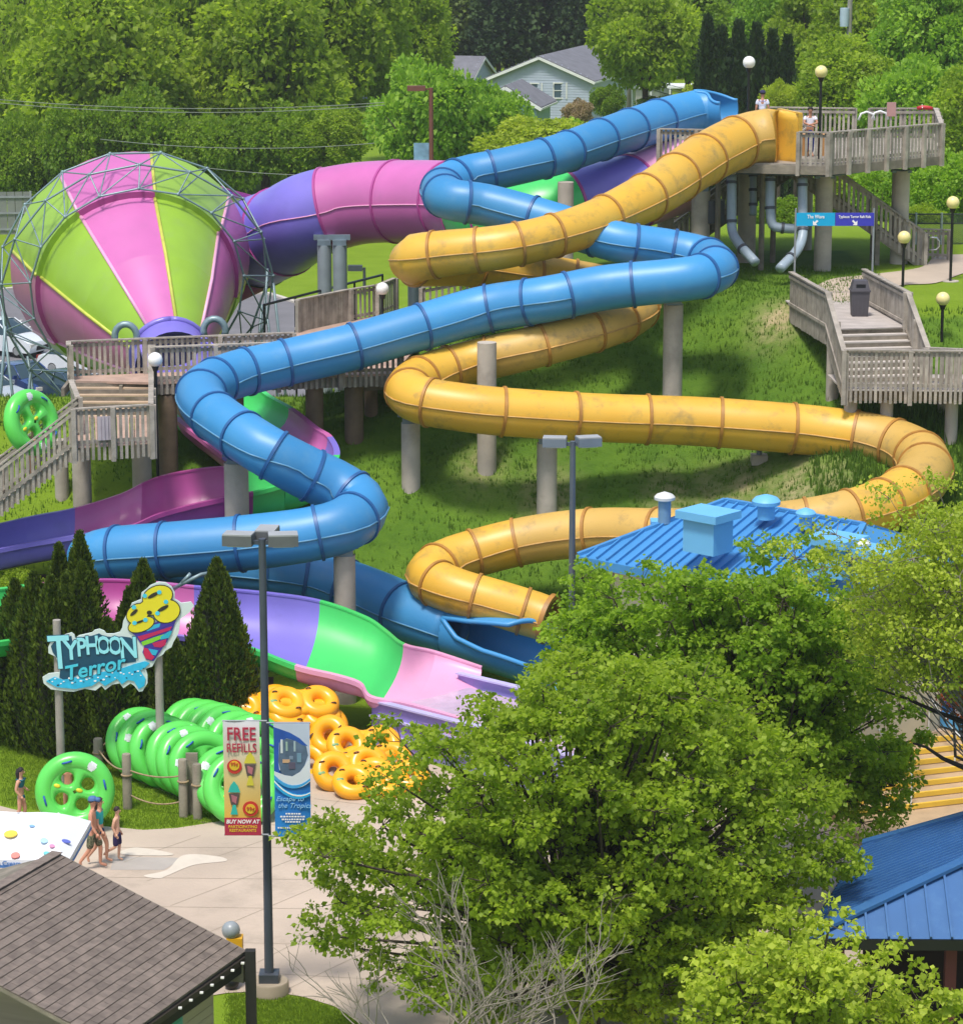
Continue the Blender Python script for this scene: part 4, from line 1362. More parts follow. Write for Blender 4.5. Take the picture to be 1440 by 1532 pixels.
D_ = A_ + rd * (RL - par * .6) + pd2 * per; D_.z = 6.0
Cb = A_ + rd * par - pd2 * per; Cb.z = 6.0
Db = A_ + rd * (RL - par * .6) - pd2 * per; Db.z = 6.0
# front slope as strips parallel to the slope, cut at the hips
def hipstrips(root, C, D, A, B, nst, m):
    e = (D - C); Ln = e.length; e = e.normalized()
    nrm = (D - C).cross(A - C).normalized()
    if nrm.z < 0: nrm = -nrm
    ra = (A - C).dot(e); rb = (B - C).dot(e)
    dirp = (A - C) - e * ra          # from eave to ridge
    for k in range(nst):
        t0, t1 = Ln * k / nst, Ln * (k + 1) / nst
        pts = [C + e * t0, C + e * t1]
        def topf(t):
            if t < ra: return t / ra
            if t > rb: return max(0, (Ln - t) / (Ln - rb))
            return 1
        f1_, f0_ = topf(t1), topf(t0)
        pts.append(C + e * t1 + dirp * f1_)
        if t0 < ra < t1: pts.append(A)
        if t0 < rb < t1: pts.append(B)
        if f0_ > 0.001: pts.append(C + e * t0 + dirp * f0_)
        mb = MB(); mb.poly(pts, -nrm * .05); mb.build('roof_panel', m, root)
        if f0_ > .03:
            mb = MB(); mb.beam(C + e * t0 + nrm * .035, C + e * t0 + dirp * f0_ + nrm * .035, .045, .075, nrm); mb.build('standing_seam', m, root)
hipstrips(bb, C_, D_, A_, Bq, 24, M_BROOF)
hipstrips(bb, Db, Cb, Bq, A_, 20, M_BROOF)
for tri in ((Cb, C_, A_), (D_, Db, Bq)):
    n3 = (tri[1] - tri[0]).cross(tri[2] - tri[0]).normalized()
    mb = MB(); mb.poly(tri, -n3 * .04 * (1 if n3.z > 0 else -1)); mb.build('hip_panel', M_BROOF, bb)
for a, b in ((C_, A_), (A_, Bq), (Bq, D_), (Cb, A_), (C_, D_), (C_, Cb)):
    mb = MB(); mb.beam(a + Vector((0, 0, .03 if a.z > 6.5 or b.z > 6.5 else -.12)), b + Vector((0, 0, .03 if b.z > 6.5 or a.z > 6.5 else -.12)), .14, .08 if (a.z > 6.5 or b.z > 6.5) else .24); mb.build('ridge_cap' if a.z > 6.5 or b.z > 6.5 else 'fascia', M_BROOF, bb)
wi = [C_ + rd * .6 - pd2 * .6, D_ - rd * .6 - pd2 * .6, Db - rd * .6 + pd2 * .6, Cb + rd * .6 + pd2 * .6]
for k in range(4):
    a, b = wi[k], wi[(k + 1) % 4]
    mb = MB(); mb.poly([(a.x, a.y, -.2), (b.x, b.y, -.2), (b.x, b.y, 5.9), (a.x, a.y, 5.9)], Vector((0, 0, 0)) + (Vector((-(b - a).y, (b - a).x, 0)).normalized() * .15)); mb.build('wall', M_CREAM, bb)
def vbox(px0, px1, pyt, pyb, zt, name='box_vent'):
    c = P((px0 + px1) / 2, pyt + 8, zt); s = mpp(c)
    w = (px1 - px0) * s; h = (pyb - pyt) * s
    Mz = Matrix.Rotation(math.atan2(rd.y, rd.x), 3, 'Z')
    mb = MB(); mb.box((c.x, c.y + .2, zt - .1 - h / 2), (w * .72, w * .6, h), Mz); o = mb.build(name, M_BTRIM, bb)
    mb = MB(); mb.box((c.x, c.y + .2, zt - .1), (w * .95, w * .8, .2), Mz); mb.build('vent_cap', M_BTRIM, o)
vbox(1020, 1100, 758, 815, 7.75)
vbox(1212, 1292, 796, 850, 7.55)
vbox(1275, 1345, 815, 850, 7.35)
def mushroom(px, py, zt, r, m, mc, stem):
    c = P(px, py, zt); mb = MB()
    mb.lathe((c.x, c.y, zt), [(r * .62, -stem), (r * .62, -r * .7)], 18); o = mb.build('round_vent', m, bb, smooth=True)
    mb = MB(); mb.lathe((c.x, c.y, zt), [(r * .62, -r * .75), (r, -r * .6), (r * 1.02, -r * .35), (r * .8, -r * .1), (r * .35, .02), (.001, .05)], 20); mb.build('vent_cowl', mc, o, smooth=True)
mushroom(994, 738, 7.5, .27, mat('blue_grey_vent', '#6f93b0', .5), mat('white_cowl', '#d2d2ce', .5), .8)
c = P(990, 775, 6.65); mb = MB(); mb.box((c.x, c.y, 6.35), (.6, .5, .5)); mb.build('vent_curb', M_BTRIM, bb)
mushroom(1146, 742, 7.75, .36, M_BTRIM, M_BTRIM, .6)
mushroom(1205, 762, 7.55, .26, M_BTRIM, M_BTRIM, .5)
mushroom(1290, 808, 7.5, .2, M_BTRIM, mat('white_cowl', '#d2d2ce', .5), .5)

# ------------------------------------------------------------------ blue pavilion, lower right
M_PROOF = mat('pavilion_blue_metal', (0.032, 0.115, 0.29), .45, .10, .8, dirt='#5a86ad', dirt_amt=.3, dscale=2.5)
pv = empty('blue_metal_pavilion', 'open pavilion with large blue ribbed metal roof in the lower right corner', 'pavilion', P(1440, 1560, 0))
Kc = P(1203, 1404, 3.0); Tt = P(1804, 1120, 5.6); Qc = P(1290, 1264, 3.0)
Ke = P(2150, 1410, 3.0); Te = Tt + Vector((6, 0, 0))
hipstrips(pv, Kc, Ke, Tt, Te, 30, M_PROOF)
Qe = Qc + (Ke - Kc)
nq = 26
e = (Kc - Qc)
for k in range(nq):
    f0, f1 = k / nq, (k + 1) / nq
    a, b = Qc.lerp(Kc, f0), Qc.lerp(Kc, f1)
    h0 = min(f0 / .5, (1 - f0) / .5); h1 = min(f1 / .5, (1 - f1) / .5)
    hp = Tt
    def up(f): 
        ff = f
        base = Qc.lerp(Kc, f)
        # intersection with hip lines towards the apex
        t = min(f, 1 - f) / .5
        mid = (Qc + Kc) / 2
        return base + (Tt - mid) * t
    n3 = (Kc - Qc).cross(Tt - Qc).normalized(); n3 = n3 if n3.z > 0 else -n3
    pts = [a, b, up(f1), up(f0)]
    if f0 < 1e-6: pts = pts[:3]
    if f1 > 1 - 1e-6: pts = [a, b, up(f0)]
    mb = MB(); mb.poly(pts, -n3 * .05); mb.build('roof_panel', M_PROOF, pv)
    if k: mb = MB(); mb.beam(a + n3 * .02, up(f0) + n3 * .02, .04, .04, n3); mb.build('roof_rib', M_PROOF, pv)
for a, b in ((Kc, Tt), (Qc, Tt)):
    mb = MB(); mb.beam(a + Vector((0, 0, .05)), b + Vector((0, 0, .05)), .26, .07); mb.build('hip_cap', M_PROOF, pv)
for a, b in ((Kc, Ke), (Qc, Kc), (Qc, Qe)):
    mb = MB(); mb.beam(a + Vector((0, 0, -.12)), b + Vector((0, 0, -.12)), .06, .22); mb.build('fascia', M_BLACK, pv)
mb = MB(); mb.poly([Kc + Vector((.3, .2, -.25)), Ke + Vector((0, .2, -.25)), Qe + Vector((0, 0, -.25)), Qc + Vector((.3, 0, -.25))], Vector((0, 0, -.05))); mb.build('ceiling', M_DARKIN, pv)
for f in (0.02, .2, .4, .6, .8):
    a = Kc.lerp(Ke, f) + Vector((.5, .6, 0)); mb = MB(); mb.box((a.x, a.y, 1.35), (.22, .22, 2.9)); mb.build('post', mat('maroon_post', '#5a2a26', .7), pv)
a, b = Kc + Vector((1.6, 3.2, 0)), Ke + Vector((0, 3.2, 0))
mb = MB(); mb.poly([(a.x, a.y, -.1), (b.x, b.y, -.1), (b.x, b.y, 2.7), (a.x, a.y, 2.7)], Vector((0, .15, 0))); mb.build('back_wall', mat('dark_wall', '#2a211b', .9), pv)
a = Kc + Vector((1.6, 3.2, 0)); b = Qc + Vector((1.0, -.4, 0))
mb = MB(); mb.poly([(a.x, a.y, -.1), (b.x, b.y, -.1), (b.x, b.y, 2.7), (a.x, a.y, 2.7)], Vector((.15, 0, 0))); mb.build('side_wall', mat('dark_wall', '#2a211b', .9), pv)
drape('pavilion_floor', [(Kc.x + .2, Kc.y), (Ke.x, Ke.y), (Qe.x, Qe.y), (Qc.x + .4, Qc.y)], mat('dark_slab', '#4a443e', .9), .03, 50)

# ------------------------------------------------------------------ yellow edged pool steps
ps = empty('pool_steps', 'wide tan steps with yellow painted nosings beyond the blue pavilion roof', 'steps', P(1400, 1215, 0))
M_TAN = mat('tan_step_concrete', '#b59a78', .85, .15)
M_YP = mat('yellow_nosing_paint', (0.75, 0.48, 0.05), .6, .1)
p0 = P(1330, 1216, .35); sdv = (P(1440, 1203, .35) - p0); sdv.z = 0; sdv.normalize(); bk = Vector((-sdv.y, sdv.x, 0))
mb = MB(); mb.poly([p0 - sdv * 1.5 - bk * 2.4, p0 + sdv * 9 - bk * 2.4, p0 + sdv * 9, p0 - sdv * 1.5], Vector((0, 0, -.4))); mb.build('tan_landing', M_TAN, ps)
for k in range(7):
    o = p0 + bk * (.42 * k) + Vector((0, 0, .14 * (k + 1)))
    a = o - sdv * 1.2; b = o + sdv * 9
    mb = MB(); mb.poly([a, b, b + bk * .42, a + bk * .42], Vector((0, 0, -.9))); s_ = mb.build('step', M_TAN, ps)
    mb = MB(); mb.poly([a - bk * .012 + Vector((0, 0, .006)), b - bk * .012 + Vector((0, 0, .006)), b + bk * .07 + Vector((0, 0, .006)), a + bk * .07 + Vector((0, 0, .006))], Vector((0, 0, -.12))); mb.build('yellow_nosing', M_YP, s_)
o = p0 + bk * 2.94
mb = MB(); mb.poly([o - sdv * 3 + Vector((0, 0, 1.0)), o + sdv * 9 + Vector((0, 0, 1.0)), o + sdv * 9 + bk * 4 + Vector((0, 0, 1.0)), o - sdv * 3 + bk * 4 + Vector((0, 0, 1.0))], Vector((0, 0, -1.2))); mb.build('upper_deck', mat('pink_tan_concrete', '#c4ac95', .85), ps)
for f in (.6, 2.6, 5.0):
    q = p0 + sdv * f; q2 = q + bk * 2.9
    for t in (0, .5, 1):
        w = q.lerp(q2, t); zz = .45 + .98 * t
        mb = MB(); mb.tube([(w.x, w.y, zz - .1), (w.x, w.y, zz + .85)], .022, 6); mb.build('rail_post', M_WHITE, ps)
    mb = MB(); mb.tube([(q.x, q.y, 1.3), (q2.x, q2.y, 2.3)], .025, 6); mb.build('handrail', M_WHITE, ps)
kp = empty('blue_play_pool', 'small blue fibreglass splash trough glimpsed behind the steps', 'water slide', P(1360, 1080, 0))
mb = MB()
q = [P(1305, 1045, 1.5), P(1345, 1062, 1.5), P(1400, 1078, 1.5), P(1440, 1090, 1.5)]
for i in range(3):
    pass
M_PB = mat('pool_blue', (0.10, 0.38, 0.75), .3, .06)
mb.poly([q[0], q[1], q[2], q[3], q[3] + Vector((0, 2.0, 0)), q[2] + Vector((0, 1.8, 0)), q[1] + Vector((0, 1.4, 0)), q[0] + Vector((0, 1.2, 0))], Vector((0, 0, -.1))); mb.build('trough_floor', M_PB, kp)
for i in range(3):
    for oy in (0, 1.6):
        mb = MB(); mb.beam(q[i] + Vector((0, oy, .1)), q[i + 1] + Vector((0, oy, .1)), .12, .35); mb.build('trough_wall', M_PB, kp)
for w in q[::3]:
    mb = MB(); mb.tube([(w.x, w.y + .5, 0), (w.x, w.y + .5, 1.45)], .1, 8); mb.build('steel_post', M_STEEL, kp)

# ------------------------------------------------------------------ shingled kiosk, lower left
M_SHING = mat('grey_brown_shingle', '#776b62', .95, .25, 5, .5, 40, objvar=.17, dirt='#544b45', dirt_amt=.5, dscale=5)
hut = empty('shingled_kiosk', 'kiosk with grey brown asphalt shingle gable roof in the lower left corner', 'kiosk', P(300, 1600, 0))
zr, ze = 4.35, 2.85
Ra = P(85, 1278, zr); Ea = P(367, 1424, ze)
rdir = (P(0, 1330, zr) - Ra); rdir.z = 0; rdir.normalize()
edir = (P(205, 1532, ze) - Ea); edir.z = 0; edir.normalize()
dd = (rdir + edir).normalized()
rake = (Ea - Ra)
LEN = 5.2
e2 = dd; rk = rake.copy()
nrm = dd.cross(rk).normalized()
if nrm.z < 0: nrm = -nrm
slope_len = rk.length
mb = MB(); mb.poly([Ra, Ea, Ea + dd * LEN, Ra + dd * LEN], -nrm * .08); mb.build('roof_deck', M_WOODD, hut)
other = Vector((-rk.x, -rk.y, rk.z)); 
hr_ = Vector((rk.x, rk.y, 0)); other = -hr_ + Vector((0, 0, rk.z))
nrm2 = dd.cross(other).normalized(); nrm2 = nrm2 if nrm2.z > 0 else -nrm2
mb = MB(); mb.poly([Ra, Ra + other, Ra + other + dd * LEN, Ra + dd * LEN], -nrm2 * .08); mb.build('roof_deck', M_WOODD, hut)
ncourse = 24
ch = slope_len / ncourse
rkn = rk.normalized()
tabw = 0.30
tm = MB(); tm.box((0, 0, 0), (1, 1, 1)); 
def shingle_mesh(w, h):
    mb = MB()
    x, y = w / 2, h / 2
    vs = [(-x, -y, 0), (x, -y, 0), (x, y, .018), (-x, y, .018), (-x, -y, .012), (x, -y, .012), (x, y, .034), (-x, y, .034)]
    mb.add(vs, [(0, 3, 2, 1), (4, 5, 6, 7), (0, 1, 5, 4), (1, 2, 6, 5), (2, 3, 7, 6), (3, 0, 4, 7)])
    return mb.mesh('shingle', M_SHING)
sh = shingle_mesh(tabw - .006, ch * 1.12); 
cand = []
for j in range(ncourse):
    n_ = int(LEN / tabw) + 1
    for i in range(n_):
        o = (.5 * tabw if j % 2 else 0)
        x0 = i * tabw + tabw / 2 - o
        w_ = tabw
        lo_, hi_ = max(0, x0 - tabw / 2), min(LEN, x0 + tabw / 2)
        if hi_ - lo_ < .05: continue
        cc_ = (lo_ + hi_) / 2
        c = Ra + dd * cc_ + rkn * ((j + .5) * ch) + nrm * (.004 + .0)
        cand.append((c, hi_ - lo_))
Mb = Matrix(((dd.x, rkn.x, nrm.x), (dd.y, rkn.y, nrm.y), (dd.z, rkn.z, nrm.z)))
if Mb.determinant() < 0:
    Mb = Matrix(((-dd.x, rkn.x, nrm.x), (-dd.y, rkn.y, nrm.y), (-dd.z, rkn.z, nrm.z)))
def visible(c):
    v = c - Vector((0, 0, CAM_H)); zc_ = v.y * CP - v.z * SP
    px = 720 + FPX * v.x / zc_; py = 766 + FPX * (-(v.z * CP + v.y * SP)) / zc_
    return -20 < px < 1460 and -20 < py < 1560
vis = [q for q in cand if visible(q[0])]
vis.sort(key=lambda q: q[0].y)
rest = [q for q in cand if not visible(q[0])] + vis[300:]
cache = {}
for c, w_ in vis[:300]:
    key = round(w_, 3)
    if key not in cache: cache[key] = shingle_mesh(w_ - .006, ch * 1.12)
    M = Matrix.Translation(c + nrm * random.uniform(0, .004)) @ Mb.to_4x4()
    link('shingle', cache[key], hut, M)
rb = MB()
for c, w_ in rest:
    x, y = (w_ - .006) / 2, ch * .56
    vs = [Mb @ Vector(v) + c for v in [(-x, -y, .012), (x, -y, .012), (x, y, .034), (-x, y, .034), (-x, y, 0), (x, y, 0)]]
    rb.add(vs, [(0, 1, 2, 3), (3, 2, 5, 4)])
o = rb.build('far_shingles', M_SHING, hut, fix=False); tag(o, kind='stuff')
mb = MB()
for k in range(17):
    c = Ra + dd * (.31 * k + .15) + Vector((0, 0, .03))
    mb.beam(c - dd * .17 + Vector((0, 0, .01)), c + dd * .17, .24, .02)
o = mb.build('ridge_caps', M_SHING, hut); tag(o, kind='stuff')
# rake board, gutter, walls, post
mb = MB(); mb.beam(Ra - dd * .03 - nrm * .07, Ea - dd * .03 - nrm * .07, .04, .16, nrm); mb.build('rake_board', M_WOODD, hut)
mb = MB(); mb.beam(Ea + Vector((0, 0, -.12)), Ea + dd * LEN + Vector((0, 0, -.12)), .12, .12); mb.build('gutter', mat('dark_brown_metal', '#3a332e', .5), hut)
hn = hr_.normalized()
wa = Ea - hn * .45 + dd * .5; wb_ = Ea - hn * .45 + dd * LEN
M_SID = mat('tan_grey_siding', '#b0a48f', .8, .12, 1.5, streak=(.3, .3, 6))
for k in range(14):
    z0 = .0 + k * .19
    mb = MB(); mb.poly([(wa.x, wa.y, z0), (wb_.x, wb_.y, z0), (wb_.x, wb_.y, z0 + .18), (wa.x, wa.y, z0 + .18)], -hn * .04 + Vector((0, 0, 0))); mb.build('siding_board', M_SID, hut)
wc = Ra + dd * .5 - Vector((0, 0, 0)); 
gl = wa - hn * (2 * hr_.length - .9)
mb = MB(); mb.poly([(wa.x - hn.x * .05, wa.y - hn.y * .05, -.1), (wa.x - hn.x * .05, wa.y - hn.y * .05, 2.66), (Ra.x + dd.x * .5, Ra.y + dd.y * .5, zr - .15), (gl.x, gl.y, 2.66), (gl.x, gl.y, -.1)], dd * .1); mb.build('gable_wall', M_SID, hut)
mb = MB(); q = Ea + dd * -.05 + hn * .0; mb.box((q.x + .08, q.y - .1, 1.25), (.20, .20, 3.3)); mb.build('corner_post', mat('charcoal_post', '#24221f', .7, .2), hut)
mb = MB(); mb.beam(Ea - Vector((0, 0, .3)) - hn * .1, Ea - Vector((0, 0, .3)) + dd * LEN - hn * .1, .12, .25); mb.build('eave_beam', mat('charcoal_post', '#24221f', .7, .2), hut)
mb = MB(); mb.beam(Ea - Vector((0, 0, .42)) + dd * .05, Ea - Vector((0, 0, .42)) + dd * .05 - hn * 1.2, .1, .4); mb.build('tie_beam', M_WOODD, hut)
for k in range(7):
    q = Ea + dd * (.35 + .42 * k) + hn * .12 + Vector((0, 0, -.1)); mb = MB(); mb.box(q, (.065, .065, .03)); mb.build('gutter_lamp', mat('lamp_white', '#e8e6df', .4), hut)
# painted menu board under the eave, blocks of colour
mbp = wa - Vector((0, 0, 0)) + dd * 1.35 + hn * .03
for (t0, t1, z0, z1_, cm) in [(0, .85, 1.75, 2.45, mat('menu_teal', '#5fa9a6', .6)), (.85, 1.6, 1.75, 2.45, mat('menu_grey_green', '#8d9a80', .6))]:
    a = mbp + dd * t0; b = mbp + dd * t1
    mb = MB(); mb.poly([(a.x, a.y, z0), (b.x, b.y, z0), (b.x, b.y, z1_), (a.x, a.y, z1_)], hn * .03); o = mb.build('menu_panel', cm, hut)
    for j, cc in enumerate(('#c8705a', '#3f9f86', '#c9a648')):
        a2 = a.lerp(b, .12); b2 = a.lerp(b, .8); zz = z0 + .12 + .2 * j
        m2 = MB(); m2.poly([(a2.x, a2.y, zz), (b2.x, b2.y, zz), (b2.x, b2.y, zz + .1), (a2.x, a2.y, zz + .1)], hn * .038); m2.build('colour_band', mat('menu_band' + cc, cc, .6), o)

# ------------------------------------------------------------------ houses beyond the lot
M_SIDB = mat('pale_blue_siding', '#a9b3c4', .8, .06)
M_HROOF = mat('grey_house_roof', '#6e6e74', .9, .18, 1.5)
def house(name, label, c, w, d, hw, hr, siding, roof, rot=0, ov=.4, wins=(), trim=M_WHITE, group=None):
    """gable faces the camera; w: gable width, d: depth, hw: wall height, hr: ridge height"""
    root = empty(name, label, 'house', c, group)
    Mr = Matrix.Translation(c) @ Matrix.Rotation(rot, 4, 'Z')
    def T(p): return Mr @ Vector(p)
    x, y = w / 2, d
    mb = MB(); mb.poly([T((-x, 0, 0)), T((x, 0, 0)), T((x, 0, hw)), T((0, 0, hr)), T((-x, 0, hw))], (Mr.to_3x3() @ Vector((0, d, 0)))); mb.build('walls', siding, root)
    n_ = int((hr) / .22)
    for k in range(n_):
        z = .1 + k * .22
        half = x if z < hw else x * (hr - z) / (hr - hw)
        if half < .2: break
        mb = MB(); mb.poly([T((-half, -.03, z)), T((half, -.03, z)), T((half, -.008, z + .21)), T((-half, -.008, z + .21))], Mr.to_3x3() @ Vector((0, .02, 0))); mb.build('siding_board', siding, root)
    for s in (-1, 1):
        e = (hr - hw) / x * ov
        a = T((s * (x + ov), -ov, hw - e)); b = T((0, -ov, hr)); c2 = T((0, d + ov, hr)); d2 = T((s * (x + ov), d + ov, hw - e))
        mb = MB(); mb.poly([a, b, c2, d2], Vector((0, 0, .15))); r_ = mb.build('roof', roof, root)
        mb = MB(); mb.beam(a - Vector((0, 0, .05)), b - Vector((0, 0, .05)), .06, .22); mb.build('barge_board', trim, r_)
        mb = MB(); mb.beam(a + Vector((0, 0, .0)), d2 + Vector((0, 0, .0)), .12, .14); mb.build('gutter', trim, r_)
    for (wx, wz, ww_, wh) in wins:
        f = MB()
        for (a, b, c2, d2) in ((-ww_ / 2 - .08, 0, .1, wh + .2), (ww_ / 2 + .08, 0, .1, wh + .2)): f.box(T((wx + a, -.06, wz)), (.1, .06, wh + .2))
        for zz in (-wh / 2 - .05, wh / 2 + .05): f.box(T((wx, -.06, wz + zz)), (ww_ + .26, .07, .1))
        f.box(T((wx, -.055, wz)), (ww_, .04, .06))
        fo = f.build('window', trim, root)
        g = MB(); g.box(T((wx, -.035, wz)), (ww_, .02, wh)); g.build('pane', mat('window_glass', '#4c5f70', .1, .1), fo)
    return root, T
hc = P(835, 210, 0)
s_ = mpp(P(835, 190, 0))
hg = PZ(807, 200, 250); hg.z = 0
root, T = house('blue_sided_house', 'pale blue house with grey gable roof and two small windows beyond the lot', hg, 8.8, 15, 5.25, 7.05, M_SIDB, M_HROOF, rot=R(-17), wins=((-.3, 4.35, .8, 1.0), (1.75, 4.35, .95, 1.15)))
hg2 = PZ(757, 200, 205); hg2.z = 0
house('green_sided_shed', 'small pale green gabled shed in front of the pale blue house', hg2, 4.2, 5, 6.9, 8.1, mat('pale_green_siding', '#93b0b2', .8, .06), M_HROOF, rot=R(-12), wins=())
hg3 = PZ(995, 200, 285); hg3.z = 0
r3, T3 = house('low_grey_house', 'low house with grey roof and white carport partly behind the treetops', hg3 + Vector((0, 0, 0)), 10, 12, 2.6, 4.4, mat('grey_siding', '#a8a69e', .8, .06), M_HROOF, rot=R(80), wins=())
mb = MB(); q = PZ(1000, 128, 262); mb.box(q, (7.0, 3.5, .18)); mb.build('carport_roof', M_WHITE, r3)
for k in range(5):
    mb = MB(); mb.box((q.x - 3.3 + 1.65 * k, q.y - 1.7, q.z / 2), (.12, .12, q.z)); mb.build('carport_post', M_WHITE, r3)
hg4 = PZ(720, 200, 290); hg4.z = 0
house('grey_roofed_house', 'house with plain grey roof showing left of the pale blue house', hg4, 9, 12, 2.4, 4.3, M_SIDB, M_HROOF, rot=R(75), wins=())
# ------------------------------------------------------------------ lettering
def text_obj(body, size, M, m, parent, name='lettering', ext=.004, bold=0.0, align='CENTER', shear=0.0, sx=1.0, space=1.0):
    cu = bpy.data.curves.new(name, 'FONT')
    cu.body = body; cu.size = size; cu.align_x = align; cu.align_y = 'CENTER'
    cu.extrude = ext; cu.offset = bold; cu.shear = shear; cu.space_character = space
    cu.resolution_u = 3
    o = bpy.data.objects.new(name, cu); COL.objects.link(o)
    dg = bpy.context.evaluated_depsgraph_get()
    me = bpy.data.meshes.new_from_object(o.evaluated_get(dg))
    bpy.data.objects.remove(o)
    me.transform(Matrix.Diagonal((sx, 1, 1, 1)))
    me.materials.clear(); me.materials.append(m)
    return link(name, me, parent, M)
FACE = Matrix.Rotation(math.pi / 2, 4, 'X')    # text plane facing the camera side (-Y)

# ------------------------------------------------------------------ globe lamps
M_GLOBEW = mat('white_globe', '#eceae6', .3, .03)
M_GLOBEY = mat('yellowed_globe', '#e6d691', .35, .06)
def globe_lamp(px, py, zg, foot_z, gm_, label, d=.44, base=False):
    c = P(px, py, zg) if zg is not None else None
    root = empty('globe_lamp', label, 'lamp', (c.x, c.y, foot_z), 'globe lamps')
    mb = MB(); mb.tube([(c.x, c.y, foot_z - .05), (c.x, c.y, c.z - d / 2)], .05, 10); mb.build('pole', M_BLACK, root, smooth=True)
    mb = MB(); mb.lathe((c.x, c.y, c.z - d / 2), [(.07, -.12), (.09, -.05), (.12, .02), (.12, .06)], 14); mb.build('fitter', M_BLACK, root, smooth=True)
    mb = MB(); mb.sphere(c, d / 2, 20, 14); mb.build('globe', gm_, root, smooth='all')
    if base:
        mb = MB(); mb.lathe((c.x, c.y, foot_z), [(.3, -.1), (.3, .05), (.001, .05)], 16); mb.build('concrete_base', M_CONC, root)
    return root
def zg_at(px, pyg, pyf, zf=None):
    f = hit(px, pyf) if zf is None else P(px, pyf, zf)
    # height of the globe above that foot
    d = ray(px, pyg); t = f.y / d.y
    return CAM_H + d.z * t, f.z
for (x, yg, yf, zf, gm_, lab) in [
    (1425, 303, 422, None, M_GLOBEY, 'yellowed globe lamp on a black pole standing beside the hill path'),
    (1352, 355, 430, None, M_GLOBEY, 'yellowed globe lamp on a black pole just in front of the right tower column'),
    (1410, 447, 515, None, M_GLOBEY, 'yellowed globe lamp on the lawn behind the footbridge rail'),
    ]:
    z, zf_ = zg_at(x, yg, yf, zf)
    globe_lamp(x, yg, z, zf_, gm_, lab, d=.45, base=(x == 1425))
q_ = PZ(232, 538, 90.6)
globe_lamp(232, 538, q_.z, tz(q_.x, q_.y), M_GLOBEW, 'white globe lamp on a dark pole right of the walkway steps', d=.45)
globe_lamp(1120, 93, 16.6, ZD, M_GLOBEW, 'white globe lamp behind the lifeguard with her back turned')
globe_lamp(1228, 107, 16.4, ZD, M_GLOBEY, 'yellowed globe lamp rising from the tower deck by the leaning guard')
globe_lamp(572, 432, 9.35, 5.5, M_GLOBEW, 'white globe lamp beside the timber fence left of the yellow slide bend')

# ------------------------------------------------------------------ tall area lights
def area_light(px, pyh, foot, label, heads, pm, hm, r0=.10, r1=.075, base=None, hs=(.62, .42, .22)):
    f = Vector(foot)
    d = ray(px, pyh); t = f.y / d.y
    top = Vector((f.x, f.y, CAM_H + d.z * t))
    root = empty('area_light', label, 'street lamp', f)
    mb = MB(); mb.tube([f, top], [r0, r1], 12); mb.build('pole', pm, root, smooth=True)
    for (dx, dy, L0) in heads:
        v = Vector((dx, dy, 0))
        e = top + v * L0
        mb = MB(); mb.beam(top - Vector((0, 0, .08)), e - Vector((0, 0, .08)), .07, .09); mb.build('arm', pm, root)
        c = e + v * hs[0] / 2
        Mz = Matrix.Rotation(math.atan2(v.y, v.x), 3, 'Z')
        mb = MB(); mb.box((c.x, c.y, c.z - .03), hs, Mz); h = mb.build('lamp_head', hm, root)
        mb = MB(); mb.box((c.x, c.y, c.z + .095), (hs[0] * .98, hs[1] * .98, .03), Mz); mb.build('head_lid', mat('lamp_lid', '#9b9d9e', .5, .1), h)
        mb = MB(); mb.box((c.x, c.y, c.z - .15), (hs[0] * .7, hs[1] * .7, .03), Mz); mb.build('lens', mat('lamp_lens', '#d7d9d4', .2, .05), h)
    if base == 'round':
        mb = MB(); mb.lathe((f.x, f.y, 0), [(.42, -.1), (.42, .26), (.40, .29), (.001, .29)], 24); mb.build('concrete_base', mat('ring_base_concrete', '#9c8f7c', .9, .15, 3), root, smooth=True)
        mb = MB(); mb.box((f.x, f.y, .38), (.42, .42, .2)); mb.build('base_plate', M_DKGREY, root)
    return root, top
M_LPOLE = mat('slate_pole', '#454c58', .45, .12, 2)
lf = P(403, 1486, 0)
lroot, ltop = area_light(391, 806, lf + Vector((0, 0, .25)), 'tall slate grey light pole with three lamp heads carrying the two banners', [(-1, .15, .18), (1, .1, .12), (.12, 1, .25)], M_LPOLE, mat('lamp_head_grey', '#5f6264', .5, .15, 4), base='round')
p2 = PZ(855, 900, 79.5); p2.z = 0
area_light(853, 660, p2, 'grey twin headed light pole standing in front of the yellow slide', [(-1, .1, .16), (1, .25, .10)], mat('mid_grey_pole', '#525b66', .45, .1), mat('blue_grey_head', '#6d7884', .5, .12))
p3 = PZ(645, 250, 185); p3.z = 0
area_light(645, 131, p3, 'rusty brown light pole with one lamp head in front of the bright green tree', [(-1, 0, .35)], mat('rust_brown_pole', '#6e4036', .6, .15), mat('rust_brown_pole', '#6e4036', .6, .15), r0=.16, r1=.13, hs=(1.1, .5, .3))
# small blue banner on the brown pole
c = PZ(631, 227, 184.9); ban = MB(); ban.box(c, (1.0, .03, 1.1)); o = ban.build('pole_banner', mat('sea_blue_banner', '#7fa3c4', .7, .4, 1.5)); tag(o, 'small faded blue banner hanging on the rusty brown light pole', 'banner')
p4 = P(537, 404, 0.0); 
p4 = PZ(545, 430, 165); p4.z = 0
area_light(549, 400, p4, 'dark low light pole with a boxy head on the far lawn', [(-1, 0, .1)], M_DKGREY, M_DKGREY, hs=(.8, .45, .3))

